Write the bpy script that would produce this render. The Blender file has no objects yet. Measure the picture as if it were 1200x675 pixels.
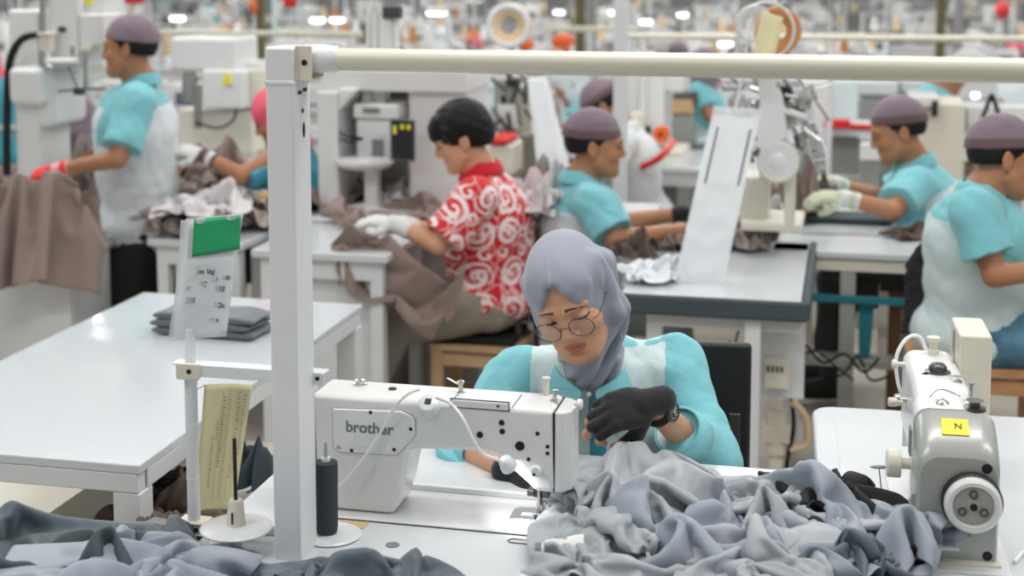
import bpy, bmesh, math, random
import numpy as np
from mathutils import Vector, Matrix, noise
PI = math.pi
SC = bpy.context.scene
COL = SC.collection
def V(*a): return np.array(a, dtype=float)
def nrm(a):
    a = np.asarray(a, float); n = np.linalg.norm(a); return a / n if n > 1e-9 else a
# ---------------------------------------------------------------- camera (51 mm, level with a standing photographer's eyes)
H = 1.80; FPX = 1700.0; PITCH = math.radians(6.5); CY = 143.8
sp, cp = math.sin(PITCH), math.cos(PITCH)
YAW = math.radians(13.0)                       # the benches run 13 degrees off the view
A = V(math.sin(YAW), math.cos(YAW), 0)         # away along the aisle
B = V(math.cos(YAW), -math.sin(YAW), 0)        # to the right along a bench
UP = V(0, 0, 1)
def ray(px, py):
    x = (px - 600) / FPX; v = -(py - CY) / FPX
    return V(x, cp + v * sp, -sp + v * cp)
def PZ(px, py, z):
    r = ray(px, py); return V(0, 0, H) + r * ((z - H) / r[2])
def PY(px, py, y):
    r = ray(px, py); return V(0, 0, H) + r * (y / r[1])
def PP(px, py, o, n):
    r = ray(px, py); c = V(0, 0, H); n = np.asarray(n, float); return c + r * (np.dot(np.asarray(o) - c, n) / np.dot(r, n))
def Rz(a):
    c, s = math.cos(a), math.sin(a); return np.array([[c, -s, 0], [s, c, 0], [0, 0, 1.0]])
def Rx(a):
    c, s = math.cos(a), math.sin(a); return np.array([[1.0, 0, 0], [0, c, -s], [0, s, c]])
def Ry(a):
    c, s = math.cos(a), math.sin(a); return np.array([[c, 0, s], [0, 1.0, 0], [-s, 0, c]])
# ---------------------------------------------------------------- materials
def lin(c):
    c = c / 255.0
    return c / 12.92 if c <= .04045 else ((c + .055) / 1.055) ** 2.4
def rgb(r, g, b): return (lin(r), lin(g), lin(b), 1)
MATS = {}
def mat(name, col, rough=.5, metal=0.0, bump=0.0, bscale=200.0, var=0.0, vscale=8.0, sheen=0.0, spec=.5, emis=0.0, alpha=1.0,
        sss=0.0, weave=False, coat=0.0, col2=None, transl=0.0):
    m = bpy.data.materials.new(name); m.use_nodes = True
    nt = m.node_tree; N = nt.nodes; L = nt.links
    b = N['Principled BSDF']
    b.inputs['Base Color'].default_value = col
    b.inputs['Roughness'].default_value = rough
    b.inputs['Metallic'].default_value = metal
    b.inputs['Specular IOR Level'].default_value = spec
    tc = N.new('ShaderNodeTexCoord')
    if var > 0 or col2 is not None:
        no = N.new('ShaderNodeTexNoise'); no.inputs['Scale'].default_value = vscale; no.inputs['Detail'].default_value = 4
        L.new(tc.outputs['Object'], no.inputs['Vector'])
        mx = N.new('ShaderNodeMix'); mx.data_type = 'RGBA'
        c2 = col2 if col2 is not None else tuple(max(0, c * (1 - var)) for c in col[:3]) + (1,)
        mx.inputs['A'].default_value = col; mx.inputs['B'].default_value = c2
        cr = N.new('ShaderNodeMapRange'); cr.inputs['From Min'].default_value = .38; cr.inputs['From Max'].default_value = .66
        L.new(no.outputs['Fac'], cr.inputs['Value']); L.new(cr.outputs['Result'], mx.inputs['Factor'])
        L.new(mx.outputs['Result'], b.inputs['Base Color'])
    if bump > 0:
        t = N.new('ShaderNodeTexNoise'); t.inputs['Scale'].default_value = bscale; t.inputs['Detail'].default_value = 3
        L.new(tc.outputs['Object'], t.inputs['Vector'])
        bp = N.new('ShaderNodeBump'); bp.inputs['Strength'].default_value = bump; bp.inputs['Distance'].default_value = .002
        L.new(t.outputs['Fac'], bp.inputs['Height']); L.new(bp.outputs['Normal'], b.inputs['Normal'])
    if sheen > 0:
        b.inputs['Sheen Weight'].default_value = sheen; b.inputs['Sheen Roughness'].default_value = .5
    if coat > 0: b.inputs['Coat Weight'].default_value = coat; b.inputs['Coat Roughness'].default_value = .08
    if emis > 0:
        b.inputs['Emission Color'].default_value = col; b.inputs['Emission Strength'].default_value = emis
    if sss > 0:
        b.inputs['Subsurface Weight'].default_value = sss; b.inputs['Subsurface Radius'].default_value = (1, .35, .2); b.inputs['Subsurface Scale'].default_value = .008
    if alpha < 1: b.inputs['Alpha'].default_value = alpha
    m.diffuse_color = col
    MATS[name] = m
    return m
def film(name, col, a, rough=.12):
    m = mat(name, col, rough, alpha=a, spec=.8, bump=.15, bscale=30); return m
mat('white_paint', rgb(226, 229, 232), .32, var=.05, vscale=5, coat=.2)
mat('machine_white', rgb(226, 228, 228), .3, var=.03, vscale=3, coat=.3)
mat('machine_cream', rgb(222, 218, 203), .35, var=.05, vscale=6)
mat('machine_grey', rgb(168, 172, 168), .32, metal=.15, var=.08, vscale=7, coat=.3)
mat('post_white', rgb(226, 228, 231), .38, var=.04, vscale=4)
mat('pipe_cream', rgb(222, 219, 202), .3, coat=.3)
mat('laminate', rgb(212, 217, 221), .16, var=.03, vscale=2.5, coat=.25)
mat('laminate_edge', rgb(205, 205, 205), .4, var=.1, vscale=12)
mat('steel', rgb(190, 190, 188), .25, metal=1)
mat('dark_steel', rgb(95, 95, 96), .35, metal=.9)
mat('black_plastic', rgb(26, 27, 30), .45)
mat('black_rubber', rgb(20, 20, 21), .8)
mat('screw_dark', rgb(38, 38, 40), .5, metal=.5)
mat('grey_plastic', rgb(120, 124, 126), .5)
mat('logo_grey', rgb(112, 118, 122), .5)
mat('paper', rgb(232, 235, 236), .8)
mat('paper_cream', rgb(232, 224, 180), .75, var=.04)
mat('print_ink', rgb(172, 166, 130), .8)
mat('ink', rgb(40, 44, 60), .8)
mat('green_card', rgb(28, 156, 102), .45, bump=.2, bscale=40)
mat('clear_plastic', rgb(232, 238, 242), .1, alpha=.4, spec=.9)
mat('film_plastic', rgb(232, 237, 242), .3, alpha=.5, spec=.7, bump=.3, bscale=14)
mat('thread_dark', rgb(52, 60, 64), .8, bump=.5, bscale=500)
mat('thread_white', rgb(230, 230, 228), .8, bump=.3, bscale=500)
mat('thread_tan', rgb(222, 196, 158), .7, bump=.3, bscale=300)
mat('thread_orange', rgb(206, 142, 86), .7, bump=.3, bscale=300)
mat('cable_white', rgb(232, 234, 236), .35)
mat('wood', rgb(196, 150, 104), .55, col2=rgb(168, 122, 80), vscale=9, bump=.1, bscale=60)
mat('wood_dark', rgb(132, 92, 62), .55, col2=rgb(104, 70, 48), vscale=9)
mat('wood_pale', rgb(214, 182, 140), .55, col2=rgb(196, 160, 118), vscale=9)
mat('red_plastic', rgb(216, 42, 34), .4)
mat('orange_plastic', rgb(240, 108, 48), .5)
mat('teal_paint', rgb(30, 122, 138), .4)
mat('yellow', rgb(240, 226, 60), .5)
mat('yellow_dull', rgb(206, 170, 70), .5)
mat('pad_dark', rgb(66, 78, 84), .75, bump=.2, bscale=150)
mat('olive_column', rgb(112, 108, 72), .6, var=.1)
mat('grey_column', rgb(150, 150, 152), .6, var=.1)
mat('skin_a', rgb(208, 158, 126), .48, sss=.12, var=.10, vscale=14)
mat('skin_b', rgb(178, 126, 92), .48, sss=.1, var=.10, vscale=14)
mat('lips', rgb(184, 108, 92), .4, sss=.1)
mat('lips_b', rgb(150, 92, 74), .45, sss=.1)
mat('brow', rgb(84, 62, 52), .8)
mat('lash', rgb(40, 30, 28), .7)
mat('eye_white', rgb(220, 216, 212), .25)
mat('iris', rgb(40, 26, 20), .2)
mat('hair_black', rgb(15, 15, 18), .55, bump=.8, bscale=90, spec=.3)
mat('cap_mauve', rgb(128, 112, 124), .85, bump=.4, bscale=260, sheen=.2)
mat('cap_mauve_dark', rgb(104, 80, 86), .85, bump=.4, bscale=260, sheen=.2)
mat('hijab_grey', rgb(146, 152, 166), .75, bump=.15, bscale=300, sheen=.25)
mat('shirt_teal', rgb(126, 198, 207), .8, bump=.2, bscale=350, sheen=.15, var=.06, vscale=30)
mat('shirt_teal_deep', rgb(66, 164, 184), .8, bump=.3, bscale=350, sheen=.15, var=.12, vscale=60)
mat('shirt_white', rgb(214, 222, 226), .8, bump=.2, bscale=350, sheen=.15)
mat('shirt_mint', rgb(206, 224, 226), .8, bump=.2, bscale=350, sheen=.15)
mat('button', rgb(200, 224, 226), .3)
mat('trouser_black', rgb(42, 38, 38), .8, bump=.2, bscale=300)
mat('trouser_taupe', rgb(150, 143, 132), .8, bump=.2, bscale=300)
mat('trouser_grey', rgb(120, 128, 128), .8, bump=.2, bscale=300)
mat('glove_black', rgb(28, 28, 32), .9, bump=1.0, bscale=420, sheen=.2)
mat('glove_white', rgb(222, 224, 222), .85, bump=.5, bscale=300)
mat('glove_green', rgb(196, 204, 176), .85, bump=.5, bscale=300)
mat('glove_red', rgb(236, 66, 72), .85, bump=.4, bscale=200)
mat('glove_pink', rgb(246, 176, 186), .85, bump=.4, bscale=200)
mat('cloth_silver', rgb(158, 164, 170), .5, bump=.12, bscale=420, sheen=.35, var=.05, vscale=6)
mat('cloth_blue', rgb(142, 152, 165), .5, bump=.12, bscale=420, sheen=.3, var=.05)
mat('cloth_slate', rgb(86, 100, 109), .55, bump=.15, bscale=420, sheen=.25)
mat('cloth_deep', rgb(50, 64, 72), .6, bump=.15, bscale=420, sheen=.2)
mat('cloth_grey', rgb(98, 100, 104), .6, bump=.15, bscale=420, sheen=.2)
mat('cloth_black', rgb(30, 31, 34), .75, bump=.2, bscale=420)
mat('cloth_brown', rgb(140, 122, 114), .65, bump=.15, bscale=420, sheen=.25, var=.08)
mat('cloth_taupe', rgb(160, 146, 140), .6, bump=.15, bscale=420, sheen=.25, var=.08)
mat('cloth_umber', rgb(92, 78, 70), .75, bump=.2, bscale=420)
mat('cloth_pale', rgb(206, 202, 204), .6, bump=.15, bscale=420, sheen=.2)
mat('cloth_white', rgb(224, 228, 232), .6, bump=.15, bscale=300)
mat('cloth_red', rgb(200, 44, 40), .75)
mat('denim', rgb(92, 136, 158), .85, col2=rgb(56, 96, 122), vscale=12, bump=.4, bscale=500)
mat('led', rgb(255, 255, 250), .3, emis=9)
mat('screen', rgb(96, 108, 122), .2)
mat('pink_cap', rgb(240, 100, 122), .8)
mat('red_cap', rgb(226, 76, 70), .8)
mat('tube_lamp', rgb(250, 252, 255), .4, emis=3)  # glow of the lamp tube, also of the added reflection bars
mat('skin_far', rgb(170, 112, 84), .6)

def floor_material():
    m = mat('concrete_floor', rgb(152, 145, 134), .35, bump=.15, bscale=40)
    nt = m.node_tree; N = nt.nodes; L = nt.links; b = N['Principled BSDF']
    tc = N.new('ShaderNodeTexCoord')
    n1 = N.new('ShaderNodeTexNoise'); n1.inputs['Scale'].default_value = 1.6; n1.inputs['Detail'].default_value = 8
    cr = N.new('ShaderNodeValToRGB'); e = cr.color_ramp.elements
    e[0].position = .3; e[0].color = rgb(132, 124, 113); e[1].position = .7; e[1].color = rgb(184, 178, 166)
    L.new(tc.outputs['Object'], n1.inputs['Vector']); L.new(n1.outputs['Fac'], cr.inputs['Fac']); L.new(cr.outputs['Color'], b.inputs['Base Color'])
floor_material()

def batik_material():
    """red cloth with rows of white printed spirals (a surface print that moves with the shirt)"""
    m = mat('batik_red', rgb(206, 30, 36), .8, bump=.2, bscale=350, sheen=.15)
    nt = m.node_tree; N = nt.nodes; L = nt.links; b = N['Principled BSDF']
    uv = N.new('ShaderNodeUVMap'); uv.uv_map = 'UVMap'
    def M(op, a, b_=None, c=None):
        n = N.new('ShaderNodeMath'); n.operation = op
        for i, x in enumerate((a, b_, c)):
            if x is None: continue
            if isinstance(x, (int, float)): n.inputs[i].default_value = x
            else: L.new(x, n.inputs[i])
        return n.outputs[0]
    sep = N.new('ShaderNodeSeparateXYZ'); L.new(uv.outputs['UV'], sep.inputs[0])
    wn = N.new('ShaderNodeTexNoise'); wn.inputs['Scale'].default_value = 6; L.new(uv.outputs['UV'], wn.inputs['Vector'])
    U = sep.outputs[0]; W = sep.outputs[1]
    U = M('ADD', U, M('MULTIPLY', M('SUBTRACT', wn.outputs['Fac'], .5), .05)); 
    def spiral(cell, ou, ow, turns, rmax, seedk):
        gu = M('DIVIDE', M('ADD', U, ou), cell); gw = M('DIVIDE', M('ADD', W, ow), cell)
        iu = M('FLOOR', gu); iw = M('FLOOR', gw)
        wnn = N.new('ShaderNodeTexWhiteNoise'); wnn.noise_dimensions = '2D'
        cb = N.new('ShaderNodeCombineXYZ'); L.new(iu, cb.inputs[0]); L.new(M('ADD', iw, seedk), cb.inputs[1]); L.new(cb.outputs[0], wnn.inputs['Vector'])
        sc = N.new('ShaderNodeSeparateColor'); L.new(wnn.outputs['Color'], sc.inputs[0])
        fu = M('SUBTRACT', M('SUBTRACT', gu, iu), M('ADD', .38, M('MULTIPLY', sc.outputs[0], .24)))
        fw = M('SUBTRACT', M('SUBTRACT', gw, iw), M('ADD', .38, M('MULTIPLY', sc.outputs[1], .24)))
        r = M('SQRT', M('ADD', M('MULTIPLY', fu, fu), M('MULTIPLY', fw, fw)))
        ang = M('DIVIDE', M('ARCTAN2', fw, fu), 2 * PI)
        ph = M('FRACT', M('ADD', M('SUBTRACT', M('MULTIPLY', r, turns), ang), sc.outputs[2]))
        band = M('LESS_THAN', ph, M('ADD', .30, M('MULTIPLY', r, .9)))
        return M('MULTIPLY', band, M('LESS_THAN', r, rmax))
    s1 = spiral(.135, 0, 0, 4.6, .41, 3.0)
    s2 = spiral(.082, .03, .045, 3.6, .30, 9.0)
    # thin vines between the spirals
    wv = N.new('ShaderNodeTexVoronoi'); wv.feature = 'DISTANCE_TO_EDGE'; wv.inputs['Scale'].default_value = 17
    L.new(uv.outputs['UV'], wv.inputs['Vector'])
    vines = M('MULTIPLY', M('LESS_THAN', wv.outputs['Distance'], .035), .55)
    f = M('MAXIMUM', M('MAXIMUM', s1, s2), vines)
    mx = N.new('ShaderNodeMix'); mx.data_type = 'RGBA'; mx.inputs['A'].default_value = rgb(206, 28, 36); mx.inputs['B'].default_value = rgb(240, 222, 222)
    L.new(f, mx.inputs['Factor']); L.new(mx.outputs['Result'], b.inputs['Base Color'])
batik_material()

# ---------------------------------------------------------------- geometry collector
class G:
    def __init__(s): s.v = []; s.f = []; s.m = []; s.n = 0
    def add(s, v, f, m=0):
        v = np.asarray(v, float)
        o = s.n; s.v.append(v); s.n += len(v)
        s.f += [tuple(int(i) + o for i in q) for q in f]
        s.m += ([m] * len(f) if isinstance(m, int) else list(m))
        return s
    def box(s, c, size, R=None, m=0):
        x, y, z = [k / 2 for k in size]
        v = np.array([(-x, -y, -z), (x, -y, -z), (x, y, -z), (-x, y, -z), (-x, -y, z), (x, -y, z), (x, y, z), (-x, y, z)])
        if R is not None: v = v @ np.asarray(R).T
        return s.add(v + np.asarray(c), [(0, 3, 2, 1), (4, 5, 6, 7), (0, 1, 5, 4), (1, 2, 6, 5), (2, 3, 7, 6), (3, 0, 4, 7)], m)
    def bar(s, p0, p1, w, h, up=(0, 0, 1), m=0):
        p0 = np.asarray(p0, float); p1 = np.asarray(p1, float); d = nrm(p1 - p0); u = np.asarray(up, float)
        r = nrm(np.cross(d, u)) if abs(np.dot(d, u)) < .98 else nrm(np.cross(d, V(1, 0, 0)))
        u = np.cross(r, d); R = np.stack([r, d, u], 1)
        return s.box((p0 + p1) / 2, (w, np.linalg.norm(p1 - p0), h), R, m)
    def cyl(s, p0, p1, r0, r1=None, n=24, m=0, caps=True):
        if r1 is None: r1 = r0
        p0 = np.asarray(p0, float); p1 = np.asarray(p1, float); d = nrm(p1 - p0)
        a = nrm(np.cross(d, V(0, 0, 1) if abs(d[2]) < .9 else V(1, 0, 0))); b = np.cross(d, a)
        t = np.arange(n) * 2 * PI / n; ring = np.outer(np.cos(t), a) + np.outer(np.sin(t), b)
        v = np.concatenate([p0 + ring * r0, p1 + ring * r1])
        f = [(i, (i + 1) % n, n + (i + 1) % n, n + i) for i in range(n)]
        if caps: f += [tuple(range(n))[::-1], tuple(range(n, 2 * n))]
        return s.add(v, f, m)
    def lathe(s, prof, o, ax=(0, 0, 1), n=32, m=0, caps=True):
        o = np.asarray(o, float); d = nrm(ax)
        a = nrm(np.cross(d, V(0, 0, 1) if abs(d[2]) < .9 else V(1, 0, 0))); b = np.cross(d, a)
        t = np.arange(n) * 2 * PI / n; ring = np.outer(np.cos(t), a) + np.outer(np.sin(t), b)
        v = np.concatenate([o + d * h + ring * r for r, h in prof]); f = []
        for k in range(len(prof) - 1):
            f += [(k * n + i, k * n + (i + 1) % n, (k + 1) * n + (i + 1) % n, (k + 1) * n + i) for i in range(n)]
        if caps:
            f += [tuple(range(n))[::-1], tuple(range((len(prof) - 1) * n, len(prof) * n))]
        return s.add(v, f, m)
    def tube(s, pts, r, n=10, m=0, closed=False):
        P = [np.asarray(p, float) for p in pts]; k = len(P)
        rr = r if hasattr(r, '__len__') else [r] * k
        T = [nrm((P[(i + 1) % k] if closed else P[min(i + 1, k - 1)]) - (P[i - 1] if (closed or i > 0) else P[0])) for i in range(k)]
        a = nrm(np.cross(T[0], V(0, 0, 1) if abs(T[0][2]) < .9 else V(1, 0, 0))); v = []
        t = np.arange(n) * 2 * PI / n
        for i in range(k):
            a = nrm(a - T[i] * np.dot(a, T[i])); b = np.cross(T[i], a)
            v.append(P[i] + (np.outer(np.cos(t), a) + np.outer(np.sin(t), b)) * rr[i])
        f = []
        for q in range(k if closed else k - 1):
            q2 = (q + 1) % k
            f += [(q * n + i, q * n + (i + 1) % n, q2 * n + (i + 1) % n, q2 * n + i) for i in range(n)]
        if not closed: f += [tuple(range(n))[::-1], tuple(range((k - 1) * n, k * n))]
        return s.add(np.concatenate(v), f, m)
    def prism(s, poly, o, ax, ay, az, d0, d1, m=0):
        """poly in (u,w) on axes ax,az from origin o, extruded from d0 to d1 along ay"""
        o = np.asarray(o, float); n = len(poly)
        base = np.array([o + np.asarray(ax) * u + np.asarray(az) * w for u, w in poly])
        v = np.concatenate([base + np.asarray(ay) * d0, base + np.asarray(ay) * d1])
        area = sum(poly[i][0] * poly[(i + 1) % n][1] - poly[(i + 1) % n][0] * poly[i][1] for i in range(n))
        flip = (area > 0) != (np.dot(np.cross(ax, az), ay) * (d1 - d0) > 0)
        f = [tuple(range(n))[::-1], tuple(range(n, 2 * n))] + [(i, (i + 1) % n, n + (i + 1) % n, n + i) for i in range(n)]
        if flip: f = [q[::-1] for q in f]
        return s.add(v, f, m)
    def sph(s, c, r, R=None, n=20, k=12, m=0):
        r = (r, r, r) if not hasattr(r, '__len__') else r
        v = [(0, 0, 1)]
        for j in range(1, k):
            p = PI * j / k
            v += [(math.sin(p) * math.cos(2 * PI * i / n), math.sin(p) * math.sin(2 * PI * i / n), math.cos(p)) for i in range(n)]
        v.append((0, 0, -1)); v = np.array(v) * np.asarray(r)
        if R is not None: v = v @ np.asarray(R).T
        f = [(0, 1 + i, 1 + (i + 1) % n) for i in range(n)]
        for j in range(k - 2):
            f += [(1 + j * n + i, 1 + (j + 1) * n + i, 1 + (j + 1) * n + (i + 1) % n, 1 + j * n + (i + 1) % n) for i in range(n)]
        e = 1 + (k - 1) * n
        f += [(e, 1 + (k - 2) * n + (i + 1) % n, 1 + (k - 2) * n + i) for i in range(n)]
        return s.add(v + np.asarray(c), f, m)
    def torus(s, c, R_, r, ax=(0, 0, 1), n=32, k=10, m=0, sx=1, sy=1):
        d = nrm(ax); a = nrm(np.cross(d, V(0, 0, 1) if abs(d[2]) < .9 else V(1, 0, 0))); b = np.cross(d, a)
        return s.tube([np.asarray(c) + a * math.cos(t) * R_ * sx + b * math.sin(t) * R_ * sy for t in np.arange(n) * 2 * PI / n], r, k, m, True)
    def grid(s, P, m=0, closed_u=False):
        """P[j][i] array of points"""
        P = np.asarray(P, float); J, I = P.shape[:2]; f = []
        for j in range(J - 1):
            for i in range(I if closed_u else I - 1):
                i2 = (i + 1) % I
                f.append((j * I + i, j * I + i2, (j + 1) * I + i2, (j + 1) * I + i))
        return s.add(P.reshape(-1, 3), f, m)

FRAME = {}        # name -> (R, t) of every Empty, to build children in its space
def root(name, label, cat, loc=(0, 0, 0), rz=0.0, group=None):
    o = bpy.data.objects.new(name, None); COL.objects.link(o)
    o.location = Vector([float(q) for q in loc]); o.rotation_euler = (0, 0, rz); o.empty_display_size = .1
    tag(o, label, cat, group)
    FRAME[o.name] = (Rz(rz), np.asarray(loc, float))
    return o
def tag(o, label=None, cat=None, group=None, kind=None):
    if label: o['label'] = label
    if cat: o['category'] = cat
    if group: o['group'] = group
    if kind: o['kind'] = kind
    return o
def finish(o, bevel=0, seg=2, angle=40, thick=0, sub=0):
    if thick:
        m = o.modifiers.new('thickness', 'SOLIDIFY'); m.thickness = thick; m.offset = 0
    if bevel:
        m = o.modifiers.new('bevel', 'BEVEL'); m.width = bevel; m.segments = seg; m.limit_method = 'ANGLE'; m.angle_limit = math.radians(35); m.harden_normals = True
    if sub:
        m = o.modifiers.new('sub', 'SUBSURF'); m.levels = sub; m.render_levels = sub
def build(name, g, mats, parent=None, bevel=0, seg=2, angle=40, world=False, thick=0, sub=0, loc=None):
    """link the collected geometry as ONE mesh object. world=True: coordinates are world ones even below a parent."""
    v = np.concatenate(g.v) if isinstance(g.v, list) else g.v
    if parent is not None and world and parent.name in FRAME:
        R, t = FRAME[parent.name]; v = (v - t) @ R
    if loc is not None: v = v - np.asarray(loc)
    me = bpy.data.meshes.new(name); me.from_pydata(v.tolist(), [], g.f)
    if not isinstance(mats, (list, tuple)): mats = [mats]
    for k in mats: me.materials.append(MATS[k])
    if len(mats) > 1: me.polygons.foreach_set('material_index', np.asarray(g.m, dtype=np.int32))
    me.polygons.foreach_set('use_smooth', [True] * len(me.polygons))
    if angle < 180: me.set_sharp_from_angle(angle=math.radians(angle))
    me.update()
    o = bpy.data.objects.new(name, me); COL.objects.link(o)
    if parent is not None: o.parent = parent
    if parent is not None and parent.name in FRAME: FRAME[o.name] = FRAME[parent.name]
    if loc is not None: o.location = Vector([float(q) for q in loc])
    finish(o, bevel, seg, angle, thick, sub)
    return o
def kids(o): return [c for c in CH.get(o.name, [])]
def copy_tree(o, parent=None):
    c = o.copy(); COL.objects.link(c); c.parent = parent
    for ch in [k for k in bpy.data.objects if k.parent == o]: copy_tree(ch, c)
    return c
def put(o, loc, rz=0, label=None, group=None, s=None):
    o.location = Vector([float(q) for q in loc]); o.rotation_euler = (0, 0, rz)
    if label: o['label'] = label
    if group: o['group'] = group
    if s is not None: o.scale = (s, s, s) if not hasattr(s, '__len__') else s
    FRAME[o.name] = (Rz(rz), np.asarray(loc, float))
    return o
def bez(pts, n=12):
    """smooth curve through points (Catmull-Rom)"""
    P = [np.asarray(p, float) for p in pts]; P = [2 * P[0] - P[1]] + P + [2 * P[-1] - P[-2]]; out = []
    for i in range(1, len(P) - 2):
        for k in range(n):
            t = k / n; a, b, c, d = P[i - 1:i + 3]
            out.append(.5 * ((2 * b) + (-a + c) * t + (2 * a - 5 * b + 4 * c - d) * t * t + (-a + 3 * b - 3 * c + d) * t ** 3))
    out.append(P[-2]); return out
def text(name, s, size, o, ax, az, m, parent=None, extrude=.0006, offset=0.0, align='LEFT', shear=0.0):
    """lettering lying on the plane spanned by ax (reading direction) and az (up)"""
    cu = bpy.data.curves.new(name, 'FONT'); cu.body = s; cu.size = size; cu.extrude = extrude; cu.offset = offset; cu.align_x = align
    cu.materials.append(MATS[m]); ob = bpy.data.objects.new(name, cu); COL.objects.link(ob)
    ax = nrm(ax); az = nrm(az); n = np.cross(ax, az)
    o = np.asarray(o, float)
    R = np.stack([ax, az, n], 1)
    if parent is not None:
        FR, t = FRAME[parent.name]; R = FR.T @ R; o = (o - t) @ FR
    Mx = Matrix([[float(R[i][j]) for j in range(3)] + [float(o[i])] for i in range(3)] + [[0, 0, 0, 1]])
    bpy.context.view_layer.update()
    me = bpy.data.meshes.new_from_object(ob); me.materials.clear(); me.materials.append(MATS[m]); bpy.data.objects.remove(ob)
    if shear:
        for v_ in me.vertices: v_.co.x += v_.co.y * shear
    ob = bpy.data.objects.new(name, me); COL.objects.link(ob); ob.parent = parent; ob.matrix_basis = Mx
    return ob

# ---------------------------------------------------------------- implicit surfaces (bodies, clothes) -> surface nets
def sminf(a, b, k):
    h = np.clip(.5 + .5 * (b - a) / k, 0, 1); return b * (1 - h) + a * h - k * h * (1 - h)
class SDF:
    def __init__(s, res): s.res = res; s.pr = []
    def cap(s, a, b, ra, rb=None, k=.012, tagk=0, cut=None):
        s.pr.append(('cap', np.asarray(a, float), np.asarray(b, float), ra, ra if rb is None else rb, k, cut)); return s
    def ell(s, c, r, R=None, k=.012):
        s.pr.append(('ell', np.asarray(c, float), np.asarray(r, float), np.eye(3) if R is None else np.asarray(R), None, k, None)); return s
    def sub(s, c, r, R=None, k=.006):
        s.pr.append(('sub', np.asarray(c, float), np.asarray(r, float), np.eye(3) if R is None else np.asarray(R), None, k, None)); return s
    def cutplane(s, p, n, k=.004):
        """remove everything on the side the normal points to"""
        s.pr.append(('cut', np.asarray(p, float), nrm(n), None, None, k, None)); return s
    def warp(s, fn, *a): s.pr.append(('fn', fn, None, None, None, 0, None)); return s
    def mesh(s, smooth=0):
        res = s.res; lo = np.full(3, 1e9); hi = -lo
        for p in s.pr:
            if p[0] == 'cap':
                for q, r in ((p[1], p[3]), (p[2], p[4])): lo = np.minimum(lo, q - r); hi = np.maximum(hi, q + r)
            elif p[0] == 'ell':
                ext = np.sqrt(((p[3] * p[2]) ** 2).sum(1)); lo = np.minimum(lo, p[1] - ext); hi = np.maximum(hi, p[1] + ext)
        pad = 4 * res + .012; lo -= pad; hi += pad
        n = np.ceil((hi - lo) / res).astype(int) + 1
        ax = [(lo[i] + np.arange(n[i]) * res).astype(np.float32) for i in range(3)]
        F = np.full(n, .08, np.float32)
        for p in s.pr:
            kind, k = p[0], p[5]
            if kind in ('cap', 'ell', 'sub'):
                if kind == 'cap':
                    l2 = np.minimum(p[1] - p[3], p[2] - p[4]); h2 = np.maximum(p[1] + p[3], p[2] + p[4])
                else:
                    ext = np.sqrt(((p[3] * p[2]) ** 2).sum(1)); l2 = p[1] - ext; h2 = p[1] + ext
                m = k + 4 * res + .004; i0 = np.maximum(0, ((l2 - m - lo) / res).astype(int)); i1 = np.minimum(n, ((h2 + m - lo) / res).astype(int) + 2)
                if (i1 <= i0).any(): continue
            else: i0 = np.zeros(3, int); i1 = n
            sl = tuple(slice(i0[i], i1[i]) for i in range(3))
            X, Y, Z = np.meshgrid(ax[0][sl[0]], ax[1][sl[1]], ax[2][sl[2]], indexing='ij', sparse=True)
            if kind == 'cap':
                a, b, ra, rb = p[1:5]; d = b - a; dd = float(np.dot(d, d)) + 1e-12
                px, py, pz = X - a[0], Y - a[1], Z - a[2]
                t = np.clip((px * d[0] + py * d[1] + pz * d[2]) / dd, 0, 1)
                D = np.sqrt((px - t * d[0]) ** 2 + (py - t * d[1]) ** 2 + (pz - t * d[2]) ** 2) - (ra + (rb - ra) * t)
                if p[6] is not None:
                    for (cp_, cn) in p[6]:
                        D = np.maximum(D, (X - cp_[0]) * cn[0] + (Y - cp_[1]) * cn[1] + (Z - cp_[2]) * cn[2])
                F[sl] = sminf(F[sl], D, k)
            elif kind in ('ell', 'sub'):
                c, r, R = p[1], p[2], p[3]
                px, py, pz = X - c[0], Y - c[1], Z - c[2]
                q = [(px * R[0, i] + py * R[1, i] + pz * R[2, i]) / r[i] for i in range(3)]
                k0 = np.sqrt(q[0] ** 2 + q[1] ** 2 + q[2] ** 2)
                k1 = np.sqrt((q[0] / r[0]) ** 2 + (q[1] / r[1]) ** 2 + (q[2] / r[2]) ** 2) + 1e-9
                D = k0 * (k0 - 1) / k1
                D = np.where(k0 < 1e-4, -min(r), D).astype(np.float32)
                if kind == 'ell': F[sl] = sminf(F[sl], D, k)
                else: F[sl] = -sminf(-F[sl], D, k)
            elif kind == 'cut':
                D = (X - p[1][0]) * p[2][0] + (Y - p[1][1]) * p[2][1] + (Z - p[1][2]) * p[2][2]
                F = -sminf(-F, -D, k)
            else: F = F + p[1](X, Y, Z).astype(np.float32)
        return nets(F, lo, res)
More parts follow.
